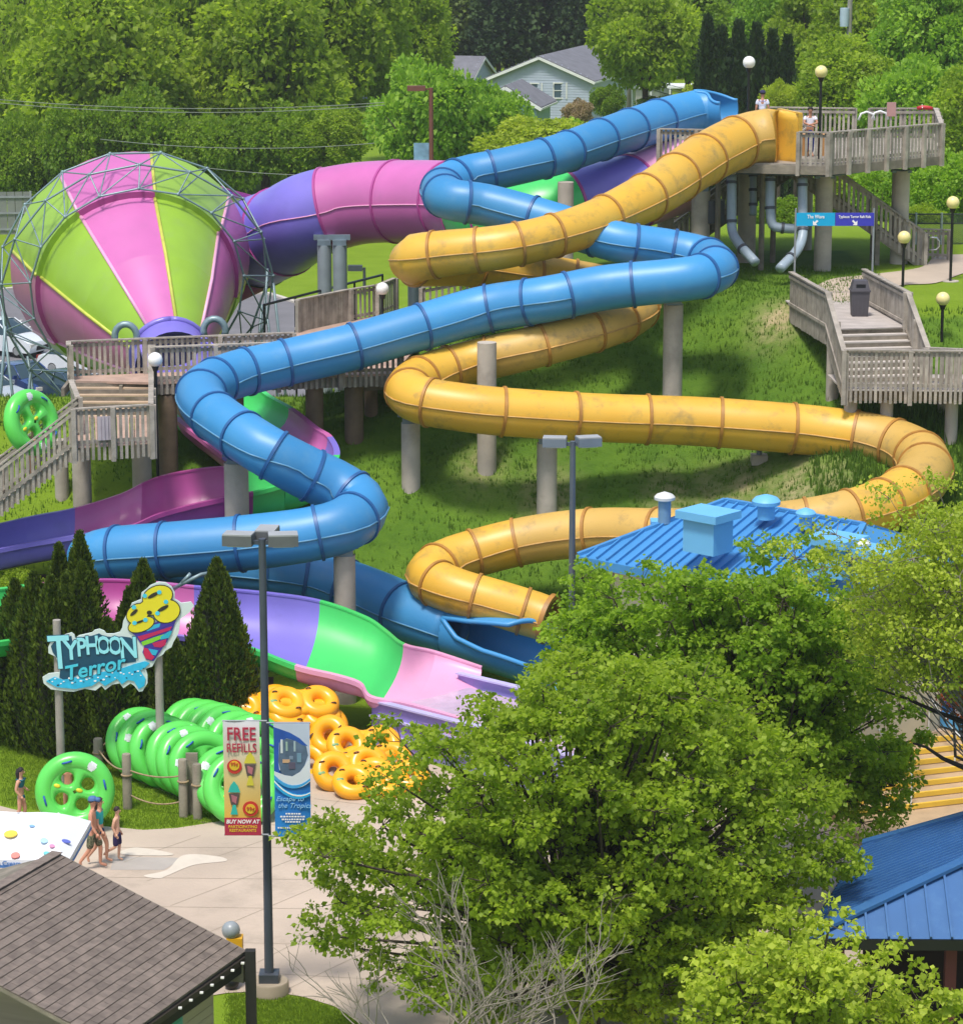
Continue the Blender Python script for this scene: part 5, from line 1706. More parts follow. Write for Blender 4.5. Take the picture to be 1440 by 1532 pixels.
# ------------------------------------------------------------------ banners
def banner(name, label, x0, x1, yt, yb, zc_):
    tl, tr, bl = PZ(x0, yt, zc_), PZ(x1, yt, zc_), PZ(x0, yb, zc_)
    root = empty(name, label, 'banner', bl)
    w = (tr - tl).length; h = tl.z - bl.z
    mb = MB(); n = 12
    # gently rippled cloth
    vs = []
    for j in range(n + 1):
        for i in range(7):
            u, v = i / 6, j / n
            vs.append((tl.x + w * u, tl.y + .018 * math.sin(5 * u + 3 * v) - .0, tl.z - h * v))
    fs = [(j * 7 + i, j * 7 + i + 1, (j + 1) * 7 + i + 1, (j + 1) * 7 + i) for j in range(n) for i in range(6)]
    return root, tl, w, h, vs, fs, mb
M_BYEL = mat('banner_yellow', '#d9b768', .8, .1, .8)
bz = 62.6
root, tl, w, h, vs, fs, mb = banner('refill_banner', 'tall yellow banner reading FREE REFILLS hung left of the light pole', 333, 388, 1079, 1262, bz)
mb.add(vs, fs)
bm_ = bpy.data.materials.new('refill_banner_print'); bm_.use_nodes = True
N, L = bm_.node_tree.nodes, bm_.node_tree.links
bs = N['Principled BSDF']; bs.inputs['Roughness'].default_value = .75
tcn = N.new('ShaderNodeTexCoord'); sxyz = N.new('ShaderNodeSeparateXYZ'); L.new(tcn.outputs['Object'], sxyz.inputs[0])
cr = N.new('ShaderNodeValToRGB'); mr_ = N.new('ShaderNodeMapRange'); mr_.inputs[1].default_value = 0; mr_.inputs[2].default_value = h
L.new(sxyz.outputs[2], mr_.inputs[0]); L.new(mr_.outputs[0], cr.inputs[0])
cr.color_ramp.elements[0].position = 0.16; cr.color_ramp.elements[0].color = (0.72, 0.42, .06, 1)
cr.color_ramp.elements[1].position = 0.98; cr.color_ramp.elements[1].color = (.72, .70, .72, 1)
e1 = cr.color_ramp.elements.new(.5); e1.color = (.66, .50, .20, 1)
e2 = cr.color_ramp.elements.new(.76); e2.color = (.62, .55, .42, 1)
L.new(cr.outputs[0], bs.inputs['Base Color'])
cloth = mb.build('cloth', bm_, root, smooth='all')
M_CRIM = mat('crimson_print', '#b02a45', .7, .06); M_REDP = mat('red_print', '#c43426', .7, .06)
M_YELP = mat('yellow_print', '#dcb52a', .7, .06); M_WP = mat('white_print', '#f0ece8', .7, .03); M_TEALP = mat('teal_print', '#2fb5a5', .7, .08)
M_CUPD = mat('cup_dark_print', '#5a4a48', .7, .1); M_CUPP = mat('cup_pink_print', '#b06a72', .7, .1)
def at_b(u, v, off=.03): return Vector((tl.x + w * u, tl.y - off, tl.z - h * v))
def BM(u, v, off=.03): return Matrix.Translation(at_b(u, v, off)) @ FACE
text_obj('FREE', .40, BM(.5, .115), M_CRIM, root, bold=.006, sx=.74)
text_obj('REFILLS', .27, BM(.5, .235), M_CRIM, root, bold=.003, sx=.72)
def disc(u, v, r, m, off=.03, sy=1, parent=None, name='printed_disc'):
    c = at_b(u, v, off); mb = MB(); mb.poly([c + Vector((r * math.cos(t), 0, r * sy * math.sin(t))) for t in np.linspace(0, 2 * math.pi, 25)[:-1]], Vector((0, .006, 0))); return mb.build(name, m, parent or root)
LB = [0]
def shape(pts, m, off=.032, name='printed_shape', parent=None):
    LB[0] += 1; off = off + .0005 * (LB[0] % 11)
    mb = MB(); mb.poly([at_b(u, v, off) for u, v in pts], Vector((0, .006, 0))); return mb.build(name, m, parent or root)
disc(.30, .395, .155, M_REDP); disc(.30, .385, .105, M_YELP, .04); text_obj('99¢', .11, BM(.30, .372, .048), M_REDP, root)
disc(.72, .765, .165, M_REDP); disc(.72, .765, .105, M_YELP, .04); text_obj('99¢', .12, BM(.72, .765, .048), M_REDP, root)
def cup(u, v, m1):
    shape([(u - .17, v - .01), (u - .1, v - .07), (u, v - .11), (u + .1, v - .07), (u + .17, v - .01)], m1, .034, 'cup_ice')
    shape([(u - .15, v), (u + .15, v), (u + .09, v + .1), (u - .09, v + .1)], M_CUPD, .034, 'cup_body')
    shape([(u - .08, v + .01), (u + .08, v + .03), (u + .05, v + .09), (u - .06, v + .07)], M_CUPP, .04, 'cup_body')
    shape([(u - .04, v + .1), (u + .04, v + .1), (u + .09, v + .185), (u - .11, v + .185)], m1, .034, 'cup_foot')
cup(.73, .375, mat('lemon_print', '#cfc23a', .7, .06)); cup(.28, .63, M_TEALP)
shape([(-.0, .845), (1, .845), (1, 1), (0, 1)], M_CRIM, .024, 'red_footer')
text_obj('BUY NOW AT', .115, BM(.5, .88), M_WP, root, bold=.003, sx=.95, shear=.15)
text_obj('PARTICIPATING', .085, BM(.5, .925), M_YELP, root, bold=.002)
text_obj('RESTAURANTS', .085, BM(.5, .958), M_YELP, root, bold=.002)
for yy in (0, 1):
    q = at_b(-.02, yy, -.02); mb = MB(); mb.tube([q, Vector((ltop.x * 0 + at_b(1.2, yy, -.02).x, q.y, q.z))], .02, 6); mb.build('banner_rod', M_GREY, root)
root, tl, w, h, vs, fs, mb = banner('tropics_banner', 'tall blue banner with wave picture hung right of the light pole', 409, 463, 1082, 1264, bz)
mb.add(vs, fs)
mb.build('cloth', mat('banner_blue', '#1f7fc4', .75, .2, 1.2, col2='#1a68b4'), root, smooth='all')
shape([(0, 0), (1, 0), (1, .47), (0, .40)], mat('banner_sky_print', '#b9c3d3', .75, .08), .022, 'photo_print')
shape([(0, .03), (.18, .05), (.45, .08), (.72, .13), (.95, .2), (.8, .19), (.6, .15), (.35, .13), (.15, .17), (.12, .34), (.16, .45), (0, .42)], mat('wave_blue_print', '#2454a8', .75, .2, 4), .028, 'wave_print')
shape([(.16, .17), (.3, .13), (.62, .15), (.9, .2), (.95, .28), (.85, .37), (.68, .44), (.45, .465), (.2, .44), (.12, .34)], mat('slate_photo_print', '#566a80', .75, .3, 5), .027, 'photo_print')
for (u, v, ww_, hh, cc) in [(.22, .2, .06, .12, '#cfd6d6'), (.36, .2, .05, .08, '#9db8a8'), (.58, .2, .05, .09, '#a9bcc0'), (.48, .3, .1, .03, '#7a8ca0'), (.34, .33, .2, .03, '#c9a27c'), (.5, .37, .18, .06, '#5b5568'), (.7, .3, .12, .08, '#6f93a8')]:
    shape([(u - ww_ / 2, v - hh / 2), (u + ww_ / 2, v - hh / 2), (u + ww_ / 2, v + hh / 2), (u - ww_ / 2, v + hh / 2)], mat('photo_patch' + cc, cc, .75, .1), .034, 'photo_patch')
def swoosh(v0, v1, v2, t, m, off):
    us = np.linspace(0, 1, 9)
    f = lambda u: (1 - u) ** 2 * v0 + 2 * u * (1 - u) * v1 + u * u * v2
    shape([(u, f(u)) for u in us] + [(u, f(u) + t * (1 - .4 * u)) for u in us[::-1]], m, off, 'swoosh')
shape([(0, .42), (.3, .455), (.5, .465), (.75, .42), (1, .30), (1, .5), (.6, .56), (.3, .53), (0, .46)], mat('pale_swoosh', '#d3d8dc', .7, .05), .030)
swoosh(.45, .62, .48, .035, mat('sky_swoosh', '#3f9fd8', .7, .05), .034)
swoosh(.455, .64, .50, .012, M_WP, .038)
swoosh(.49, .68, .60, .055, mat('cyan_swoosh', '#25a5dc', .7, .05), .036)
swoosh(.50, .69, .605, .014, M_WP, .040)
M_SCR = mat('pale_blue_print', '#8fc4e8', .7, .05)
text_obj('Escape to', .15, BM(.42, .665), M_SCR, root, shear=.35)
text_obj('the Tropics', .15, BM(.55, .725), M_SCR, root, shear=.35)
for i, (v, wd) in enumerate([(.79, .4), (.815, .7), (.84, .62), (.862, .42), (.915, .85)]):
    # small print, too small to read in the photograph: broken short strokes
    u = .5 - wd / 2
    while u < .5 + wd / 2:
        l = random.uniform(.03, .07)
        shape([(u, v), (u + l, v), (u + l, v + .012), (u, v + .012)], M_WP, .03, 'small_print'); u += l + .02
for yy in (0, 1):
    q = at_b(-.2, yy, -.02); mb = MB(); mb.tube([q, Vector((at_b(1.02, yy, -.02).x, q.y, q.z))], .02, 6); mb.build('banner_rod', M_GREY, root)

# ------------------------------------------------------------------ ride sign on two posts
sz = 78.0
c0 = PZ(75, 1030, sz)
sg = empty('ride_sign', 'cut out Typhoon Terror sign with a twister of yellow tubes on two timber posts', 'sign', (P(85, 1130, 0).x, c0.y, 0))
def SG(px, py, off=0.0):
    d = ray(px, py); t = c0.y / d.y
    q = Vector((0, 0, CAM_H)) + d * t
    return Vector((q.x, c0.y - off, q.z))
LAY = [0]
def sshape(pts, m, off, th=.02, name='sign_shape', parent=None):
    LAY[0] += 1; off = off + .0007 * (LAY[0] % 13)
    mb = MB(); mb.poly([SG(a, b, off) for a, b in pts], Vector((0, th, 0))); return mb.build(name, m, parent or sg)
def cv(x, y): return (40 + x / 5.54, 860 + y / 5.54)
outl = [(178, 600), (200, 545), (275, 510), (370, 480), (395, 500), (400, 530), (430, 505), (540, 480), (560, 460), (600, 450), (640, 465), (660, 490), (720, 490), (770, 475), (790, 440), (800, 380), (830, 320), (845, 290), (870, 235), (945, 205),
        (950, 150), (990, 120), (1020, 90), (1090, 60), (1150, 65), (1200, 100), (1225, 150), (1225, 200), (1280, 235), (1360, 225), (1385, 260), (1350, 310), (1270, 370), (1265, 440), (1255, 490), (1215, 560), (1200, 600), (1150, 630), (1130, 660), (1080, 690), (1040, 760), (985, 780),
        (1000, 830), (1000, 900), (960, 965), (930, 970), (890, 920), (860, 900), (800, 940), (770, 900), (710, 910), (650, 955), (620, 920), (570, 960), (480, 945), (390, 970), (320, 965), (200, 950), (140, 900), (130, 850), (180, 820), (270, 810), (260, 730), (240, 680), (180, 650)]
sshape([cv(*q) for q in outl], mat('sign_white', '#c9d8d2', .6, .05), 0, .06, 'backboard')
M_CY = mat('sign_cyan', '#45c3d8', .5, .06); M_DK = mat('sign_dark_teal', '#0d4a63', .5, .1); M_LCY = mat('sign_pale_cyan', '#8fdcE4', .5, .04)
M_SY = mat('sign_yellow', '#d9cf22', .5, .05); M_SK = mat('sign_black', '#2b2a1c', .5, .05)
title = [(200, 590), (230, 555), (370, 505), (380, 555), (420, 520), (540, 505), (600, 485), (640, 510), (720, 515), (790, 510), (860, 520), (905, 560), (905, 720), (770, 740), (700, 760), (620, 780), (480, 800), (400, 840), (330, 880), (270, 850), (285, 740), (215, 640)]
sshape([cv(*q) for q in title], M_DK, .012, .012, 'title_shadow')
wave = [(160, 880), (230, 845), (300, 870), (400, 850), (500, 855), (600, 810), (700, 790), (800, 770), (900, 735), (980, 715), (1020, 730), (980, 770), (940, 790), (985, 860), (975, 920), (930, 945), (890, 880), (840, 870), (790, 905), (750, 860), (650, 920), (600, 880), (540, 920), (400, 945), (250, 930)]
sshape([cv(*q) for q in wave], mat('sign_wave_blue', '#2bb4dc', .5, .15, 6), .03, .02, 'wave')
wr = random.Random(4)
for k in range(34):
    t = k / 33; x = 190 + 780 * t; y = 865 - 90 * t + wr.uniform(-6, 60)
    c = cv(x, y); r = wr.uniform(1.2, 2.4)
    sshape([(c[0] + r * math.cos(a), c[1] + r * .6 * math.sin(a)) for a in np.linspace(0, 6.28, 7)[:-1]], M_WP if k % 3 else M_DK, .036, .006, 'foam_fleck')
def stext(ch, x, y, size, m, off, bold=0, sx=1, rot=0, shear=0):
    c = cv(x, y); p = SG(c[0], c[1], off)
    return text_obj(ch, size, Matrix.Translation(p) @ FACE @ Matrix.Rotation(rot, 4, 'Z'), m, sg, bold=bold, sx=sx, shear=shear, ext=.006)
lets = [('T', 272, 655, 1.25, .85), ('Y', 368, 630, .72, .95), ('P', 455, 605, .68, .85), ('H', 545, 590, .68, .85), ('O', 638, 588, .64, .8), ('O', 735, 592, .66, .8), ('N', 845, 612, .78, .9)]
for ch, x, y, s_, sx_ in lets:
    stext(ch, x, y, s_, M_DK, .022, .035, sx_ * .88, R(3))
    stext(ch, x, y, s_, M_LCY, .032, .016, sx_ * .88, R(3))
stext('Terror', 555, 775, .54, M_DK, .034, .03, 1.05, R(12), .25)
stext('Terror', 555, 775, .54, M_CY, .044, .010, 1.05, R(12), .25)
# twister
tw = [(870, 480), (900, 500), (940, 560), (975, 590), (960, 640), (990, 700), (1050, 715), (1090, 660), (1130, 600), (1165, 550), (1210, 450), (1240, 360), (1100, 380)]
sshape([cv(*q) for q in tw], mat('sign_indigo', '#3b2e8c', .5, .1), .02, .02, 'twister')
for pts, cc in [([(930, 490), (1050, 440), (1240, 345), (1235, 385), (1060, 470), (960, 500)], '#3a2f92'), ([(960, 450), (1060, 410), (1110, 400), (1100, 430), (1000, 465)], '#2ba9c9'),
                ([(920, 510), (1060, 470), (1205, 425), (1190, 455), (1060, 500), (945, 545)], '#b51f56'), ([(950, 555), (1060, 515), (1140, 490), (1130, 520), (1040, 560), (965, 585)], '#7cc52e'),
                ([(1110, 510), (1190, 460), (1205, 470), (1180, 520), (1110, 535)], '#25a7bd'), ([(1040, 565), (1160, 530), (1150, 580), (1110, 600), (1060, 595)], '#b51f56'),
                ([(1010, 610), (1090, 625), (1070, 665), (1040, 660)], '#2ba9c9'), ([(970, 600), (1005, 610), (1030, 650), (1060, 680), (1035, 705), (985, 690), (970, 650)], '#c01f50')]:
    sshape([cv(*q) for q in pts], mat('sign' + cc, cc, .5, .06), .034, .012, 'twister_band')
def ell(cx, cy, a, b, rot, n=22):
    return [cv(cx + a * math.cos(t) * math.cos(rot) - b * math.sin(t) * math.sin(rot), cy + a * math.cos(t) * math.sin(rot) + b * math.sin(t) * math.cos(rot)) for t in np.linspace(0, 2 * math.pi, n + 1)[:-1]]
for (cx, cy, a, b, rt) in [(1085, 180, 125, 88, -.35), (1160, 300, 110, 92, -.3), (920, 320, 95, 75, -.6), (950, 410, 110, 55, -.35), (1020, 270, 90, 60, 0)]:
    sshape(ell(cx, cy, a + 8, b + 8, rt), M_SK, .030, .01, 'tube_outline')
for (cx, cy, a, b, rt) in [(1085, 180, 125, 88, -.35), (1160, 300, 110, 92, -.3), (920, 320, 95, 75, -.6), (950, 410, 110, 55, -.35), (1020, 270, 90, 60, 0)]:
    sshape(ell(cx, cy, a, b, rt), M_SY, .040, .008, 'yellow_tube')
for (cx, cy, a, b, rt) in [(1050, 165, 52, 16, -.5), (1130, 275, 52, 16, -.5), (890, 310, 40, 14, -.7), (940, 385, 50, 9, -.35), (1018, 310, 22, 18, 0)]:
    sshape(ell(cx, cy, a, b, rt, 14), M_SK, .047, .006, 'tube_hole')
for (cx, cy) in [(980, 170), (1100, 140), (890, 265), (1155, 220), (1085, 315), (895, 395), (985, 370)]:
    sshape(ell(cx, cy, 20, 18, 0, 8), M_CY, .052, .006, 'handle_tab')
for (x, yb, yt) in ((85, 1130, 985), (236, 1070, 985)):
    t = SG(x, yt); r_ = .115
    mb = MB(); zt_ = SG(x, 930).z if x < 200 else SG(x, 960).z
    mb.tube([(t.x, c0.y + .17, -.1), (t.x, c0.y + .17, zt_)], [r_, r_ * .9], 12); mb.build('post', mat('grey_timber_post', '#9a948b', .85, .2, 2, .2, 20), sg, smooth=True)

# ------------------------------------------------------------------ rope fence
M_BOL = mat('rope_fence_post', '#8f8776', .9, .25, 2, .3, 20)
bols = [(148, 1105, 1160, .13), (191, 1128, 1210, .12), (275, 1136, 1222, .12), (296, 1143, 1225, .12)]
tops = []
names = ['grey rope fence post nearest the tall sign', 'grey rope fence post standing alone beside the green tubes', 'left post of the close pair of rope fence posts', 'right post of the close pair of rope fence posts']
for (x, yt, yb, r_), lb_ in zip(bols, names):
    f = P(x, yb, 0); d = ray(x, yt); t = f.y / d.y; zt_ = CAM_H + d.z * t
    mb = MB(); mb.lathe((f.x, f.y, 0), [(r_, -.1), (r_ * .97, zt_ - .04), (r_ * .85, zt_), (.001, zt_)], 14)
    root = empty('rope_post', lb_, 'post', f, 'rope fence posts'); mb.build('post', M_BOL, root, smooth=True)
    mb = MB(); mb.torus((f.x, f.y, zt_ * .62), r_ + .01, .025, n=16, m=6); mb.build('rope_wrap', M_ROPE, root, smooth='all')
    tops.append((f, zt_))
f = P(287, 1224, 0); mb = MB(); mb.box((f.x, f.y + .3, .8), (.3, .08, 1.65)); o = mb.build('timber_board', M_BOL); tag(o, 'flat pale timber board standing behind the pair of rope posts', 'timber board')
def sagrope(a, b, sag, label):
    pts = [a.lerp(b, t) - Vector((0, 0, sag * 4 * t * (1 - t))) for t in np.linspace(0, 1, 14)]
    mb = MB(); mb.tube(pts, .022, 6); o = mb.build('rope', M_ROPE, smooth='all'); tag(o, label, 'rope')
rp = [f + Vector((0, 0, z * .72)) for f, z in tops]; rl = [f + Vector((0, 0, z * .28)) for f, z in tops]
sagrope(rp[0], rp[1], .18, 'upper rope sagging between the post by the sign and the lone post')
sagrope(rp[1], rp[2], .12, 'upper rope sagging from the lone post to the pair of posts')
sagrope(rl[1], rl[2], .18, 'lower rope sagging from the lone post to the pair of posts')
sagrope(rp[0], P(175, 1085, 1.2), .1, 'short upper rope running from the sign side post towards the green tubes')

# ------------------------------------------------------------------ rafts: four seat green rings and two seat orange tubes
M_RG = mat('green_vinyl', (0.11, 0.60, 0.09), .3, .06, 2)
M_RO = mat('orange_vinyl', (0.92, 0.41, 0.013), .28, .06, 2)
M_BLUEH = mat('blue_handle', '#1f56a8', .5, .1)
def green_proto():
    root = empty('raft_tube', 'proto', 'raft', (0, 0, 0), 'green four seat raft rings')
    mb = MB(); mb.torus((0, 0, 0), .755, .235, n=44, m=14); mb.build('outer_ring', M_RG, root, smooth='all')
    # web with four seat holes
    for k in range(4):
        q0 = k * math.pi / 2; c = Vector((math.cos(q0 + math.pi / 4), math.sin(q0 + math.pi / 4), 0)) * .37
        rh, Ro, nt, nf_ = .155, .64, 28, 7
        e0 = Vector((math.cos(q0), math.sin(q0), 0)); e1 = Vector((math.cos(q0 + math.pi / 2), math.sin(q0 + math.pi / 2), 0))
        vs = []
        for sgn in (1, -1):
            for i in range(nt):
                t = 2 * math.pi * i / nt; d = Vector((math.cos(t), math.sin(t), 0))
                bb2 = c.dot(d); D = -bb2 + math.sqrt(bb2 * bb2 - c.length_squared + Ro * Ro)
                for nn3 in (e0, e1):      # wedge sides: the components along e1 / e0 must stay positive
                    dn = d.dot(nn3)
                    if dn < -1e-6: D = min(D, c.dot(nn3) / -dn)
                for j in range(nf_):
                    f = j / (nf_ - 1); g_ = min(1, f / .7)
                    p = c + d * (rh + (D - rh) * f)
                    vs.append((p.x, p.y, sgn * .165 * math.sqrt(max(0, 1 - (1 - g_) ** 2))))
        mb2 = MB(); o0 = nt * nf_
        fs = [(i * nf_ + j, i * nf_ + j + 1, ((i + 1) % nt) * nf_ + j + 1, ((i + 1) % nt) * nf_ + j) for i in range(nt) for j in range(nf_ - 1)]
        fs += [tuple(o0 + q for q in reversed(f)) for f in fs]
        mb2.add(vs, fs); mb2.build('seat_web', M_RG, root, smooth='all')
    for k, a in enumerate((.5, 2.1, 3.7, 5.2)):
        p = Vector((.76 * math.cos(a), .76 * math.sin(a), .235)); Mz = Matrix.Rotation(a, 3, 'Z')
        mb = MB(); mb.tube([p + Mz @ Vector((0, -.13, -.03)), p + Mz @ Vector((0, -.07, .03)), p + Mz @ Vector((0, .07, .03)), p + Mz @ Vector((0, .13, -.03))], .025, 6); mb.build('grab_handle', M_BLUEH, root, smooth='all')
    for k, a in enumerate((1.25, 4.4)):
        c = Vector((.75 * math.cos(a), .75 * math.sin(a), 0))
        mb = MB()
        Mz = Matrix.Rotation(a, 3, 'Z')
        n_ = 10
        vs = []
        # logo patch wraps over the tube
        for i in range(5):
            for j in range(9):
                th = math.pi / 2 - .5 + i * .25
                ph = -.14 + j * .035
                rr = .755 + .24 * math.cos(th)
                if abs((i - 2) / 2) ** 2 + abs((j - 4) / 4) ** 2 > 1.3: pass
                vs.append((rr * math.cos(a + ph), rr * math.sin(a + ph), .24 * math.sin(th)))
        mb.add(vs, [(i * 9 + j, i * 9 + j + 1, (i + 1) * 9 + j + 1, (i + 1) * 9 + j) for i in range(4) for j in range(8) if not ((i in (0, 3)) and (j in (0, 7)))])
        mb.build('white_patch', mat('white_raft_patch', '#d9dede', .4, .3, 9), root, smooth='all')
    for (x, y, cc) in ((.10, .06, '#d8cf2a'), (-.46, .03, '#d8cf2a')):
        mb = MB(); mb.sphere((x, y, .165), .09, 10, 6, (1, .6, .35)); mb.build('yellow_patch', mat('yellow_patch', cc, .4), root, smooth='all')
    return root
gp = green_proto()
def put(proto, c, nrm_, spin, label, sc=1.0, first=[False], group=None):
    o = copy_tree(proto)
    z = Vector(nrm_).normalized(); x = Vector((0, 0, 1)).cross(z)
    if x.length < .01: x = Vector((1, 0, 0))
    x.normalize(); y = z.cross(x)
    Mx = Matrix(((x.x, y.x, z.x, 0), (x.y, y.y, z.y, 0), (x.z, y.z, z.z, 0), (0, 0, 0, 1)))
    o.matrix_world = Matrix.Translation(c) @ Mx @ Matrix.Rotation(spin, 4, 'Z') @ Matrix.Scale(sc, 4)
    o['label'] = label
    if group: o['group'] = group
    return o
rr = random.Random(8)
# each raft leans on the one behind it: nearly upright, facing the camera and slightly to the right
def raft_at(px, py, zc_, nrm_, spin, label, sc=1.0):
    return put(gp, P(px, py, .84 if zc_ > 76 and zc_ < 86 else 1.05) if zc_ < 86 else PZ(px, py, zc_), nrm_, spin, label, sc)
nf = (.42, -.80, .42)
front = [(212, 1112, 81.6), (228, 1117, 81.0), (246, 1125, 80.4), (272, 1134, 79.8), (288, 1141, 79.3), (306, 1150, 78.7)]
labs = ['green raft ring at the back left end of the nearer row', 'second green raft ring of the nearer row counted from the sign', 'green raft ring with a large white patch, third in the nearer row', 'fourth green raft ring of the nearer row, behind the timber posts',
        'fifth green raft ring of the nearer row, showing a blue handle', 'sixth green raft ring of the nearer row, right behind the pale posts']
for (a, b, c), lb_ in zip(front, labs): raft_at(a, b, c, (nf[0] + rr.uniform(-.05, .05), nf[1], nf[2] + rr.uniform(-.08, .08)), rr.uniform(0, 6), lb_)
raft_at(345, 1170, 77.6, (.3, -.75, .6), 1.3, 'green raft ring leaning low behind the left edge of the yellow banner')
raft_at(362, 1180, 76.9, (.15, -.8, .5), .5, 'nearest green raft ring, mostly hidden behind the yellow banner')
raft_at(392, 1160, 77.5, (.2, -.85, .4), 2.2, 'green raft ring glimpsed between the two banners')
back = [(292, 1098, 82.6), (308, 1101, 82.2), (326, 1105, 81.8), (342, 1110, 81.4), (360, 1118, 81.0), (380, 1124, 80.5)]
labs = ['green raft ring at the far left end of the rear row', 'second green raft ring from the left in the rear row', 'third green raft ring from the left in the rear row', 'fourth green raft ring from the left in the rear row',
        'fifth green raft ring of the rear row, just above the yellow banner', 'last green raft ring of the rear row, against the light pole']
for (a, b, c), lb_ in zip(back, labs): raft_at(a, b, c, (nf[0] + rr.uniform(-.05, .05), nf[1], nf[2] + rr.uniform(-.05, .1)), rr.uniform(0, 6), lb_)
raft_at(112, 1184, 75.4, (.12, -.96, .22), -.30, 'green raft ring held upright by the walking people on the plaza', 1.0)
raft_at(47, 632, 87.9, (.74, -.6, .25), .4, 'green raft ring being carried up the timber stairs on the left')

def orange_proto():
    root = empty('double_tube', 'proto', 'raft', (0, 0, 0), 'orange two seat tubes')
    for s in (-1, 1):
        mb = MB(); mb.torus((s * .46, 0, 0), .36, .21, n=34, m=12); mb.build('seat_ring', M_RO, root, smooth='all')
    for s in (-1, 1):
        mb = MB(); mb.tube([(-.5, s * .33, 0), (0, s * .27, 0), (.5, s * .33, 0)], [.17, .16, .17], 10); mb.build('waist_tube', M_RO, root, smooth='all')
    for (x, y) in ((-.75, .25), (-.2, -.34), (.2, .34), (.8, -.2)):
        mb = MB(); mb.tube([(x - .07, y, .19), (x - .03, y, .235), (x + .03, y, .235), (x + .07, y, .19)], .02, 6); mb.build('grab_handle', mat('dark_handle', '#5a3a30', .6), root, smooth='all')
    mb = MB(); mb.sphere((-.82, -.05, .17), .11, 10, 6, (1, .7, .4)); mb.build('teal_patch', mat('teal_patch', '#7aa36a', .5, .3, 8), root, smooth='all')
    return root
op = orange_proto()
def orange(px, py, zz, nrm_, spin, label): return put(op, P(px, py, zz), nrm_, spin, label, 1.0)
oo = [(388, 1056, 1.25, (.1, -.6, .8), .2, 'orange double tube at the far left top of the orange pile'),
      (452, 1052, 1.45, (.2, -.5, .8), -.1, 'topmost orange double tube of the pile, furthest back'),
      (390, 1076, 0.95, (.0, -.7, .7), .1, 'orange double tube just above the blue banner, left side'),
      (455, 1070, 1.15, (.25, -.5, .8), -.25, 'orange double tube second from the top of the pile'),
      (430, 1090, 0.8, (.1, -.7, .7), .05, 'orange double tube leaning behind the top edge of the blue banner'),
      (470, 1092, 0.65, (.3, -.65, .7), -.5, 'orange double tube in the middle of the pile'),
      (466, 1080, 0.9, (.25, -.75, .6), -.35, 'orange double tube whose open right hole faces the lavender wall'),
      (478, 1122, 0.55, (-.3, -.8, .4), 1.1, 'orange double tube standing on edge just right of the blue banner'),
      (545, 1115, 0.75, (.2, -.7, .7), -.05, 'orange double tube with a round hole showing, near the lavender wall'),
      (560, 1140, 0.4, (.1, -.6, .8), .1, 'orange double tube lying in the middle right, partly behind leaves'),
      (525, 1150, 0.5, (.15, -.75, .6), .12, 'nearest orange double tube with one big round hole'),
      (585, 1160, 0.45, (.0, -.4, .9), -.1, 'orange double tube hidden by maple leaves at the right of the pile'),
      (555, 1170, 0.35, (.1, -.5, .85), -.05, 'lowest orange double tube, behind the leafy branch tips')]
for q in oo: orange(*q)
def kill(o):
    for c in list(o.children): kill(c)
    bpy.data.objects.remove(o)
kill(gp); kill(op)

# ------------------------------------------------------------------ direction signs by the tower
ds = empty('direction_sign', 'aqua and purple double direction sign on two thin grey posts', 'sign', PZ(1190, 432, 100))
def DG(px, py, off=0): 
    q = PZ(px, py, 100); return Vector((q.x, PZ(1250, 328, 100).y - off, q.z))
for x, yb in ((1190, 434), (1307, 412)):
    a = DG(x, 316); g = tz(a.x, a.y); mb = MB(); mb.tube([(a.x, a.y + .05, 8.5), (a.x, a.y + .05, a.z + .1)], .035, 8); mb.build('post', M_GREY, ds, smooth=True)
for (x0, x1, cc, body, arrow) in ((1191, 1248.5, '#06a3d2', 'The Wave', '↙'), (1249, 1307, '#3a3ab0', 'Typhoon Terror Raft Ride', '↘')):
    a, b = DG(x0, 318), DG(x1, 338)
    mb = MB(); mb.poly([(a.x, a.y, a.z), (b.x, a.y, a.z), (b.x, a.y, b.z), (a.x, a.y, b.z)], Vector((0, .04, 0))); pn = mb.build('panel', mat('sign' + cc, cc, .5, .03), ds)
    c = (a + b) / 2
    wtxt = .17 if len(body) < 12 else .125
    text_obj(body, wtxt, Matrix.Translation((c.x, a.y - .012, a.z - .13)) @ FACE, M_WP, pn, sx=.8, bold=.002)
    s = .09; sg_ = -1 if arrow == '↙' else 1
    z_ = a.z - .32
    mb = MB(); q = Vector((c.x, a.y - .01, z_))
    mb.poly([q + Vector((sg_ * s, 0, -s)), q + Vector((sg_ * s, 0, s * .7)), q + Vector((sg_ * s * .4, 0, s * .1)), q + Vector((-sg_ * s * .5, 0, s)), q + Vector((-sg_ * s, 0, s * .5)), q + Vector((-sg_ * s * .1, 0, -s * .4)), q + Vector((-sg_ * s * .7, 0, -s))], Vector((0, .006, 0))); mb.build('arrow', M_WP, pn)
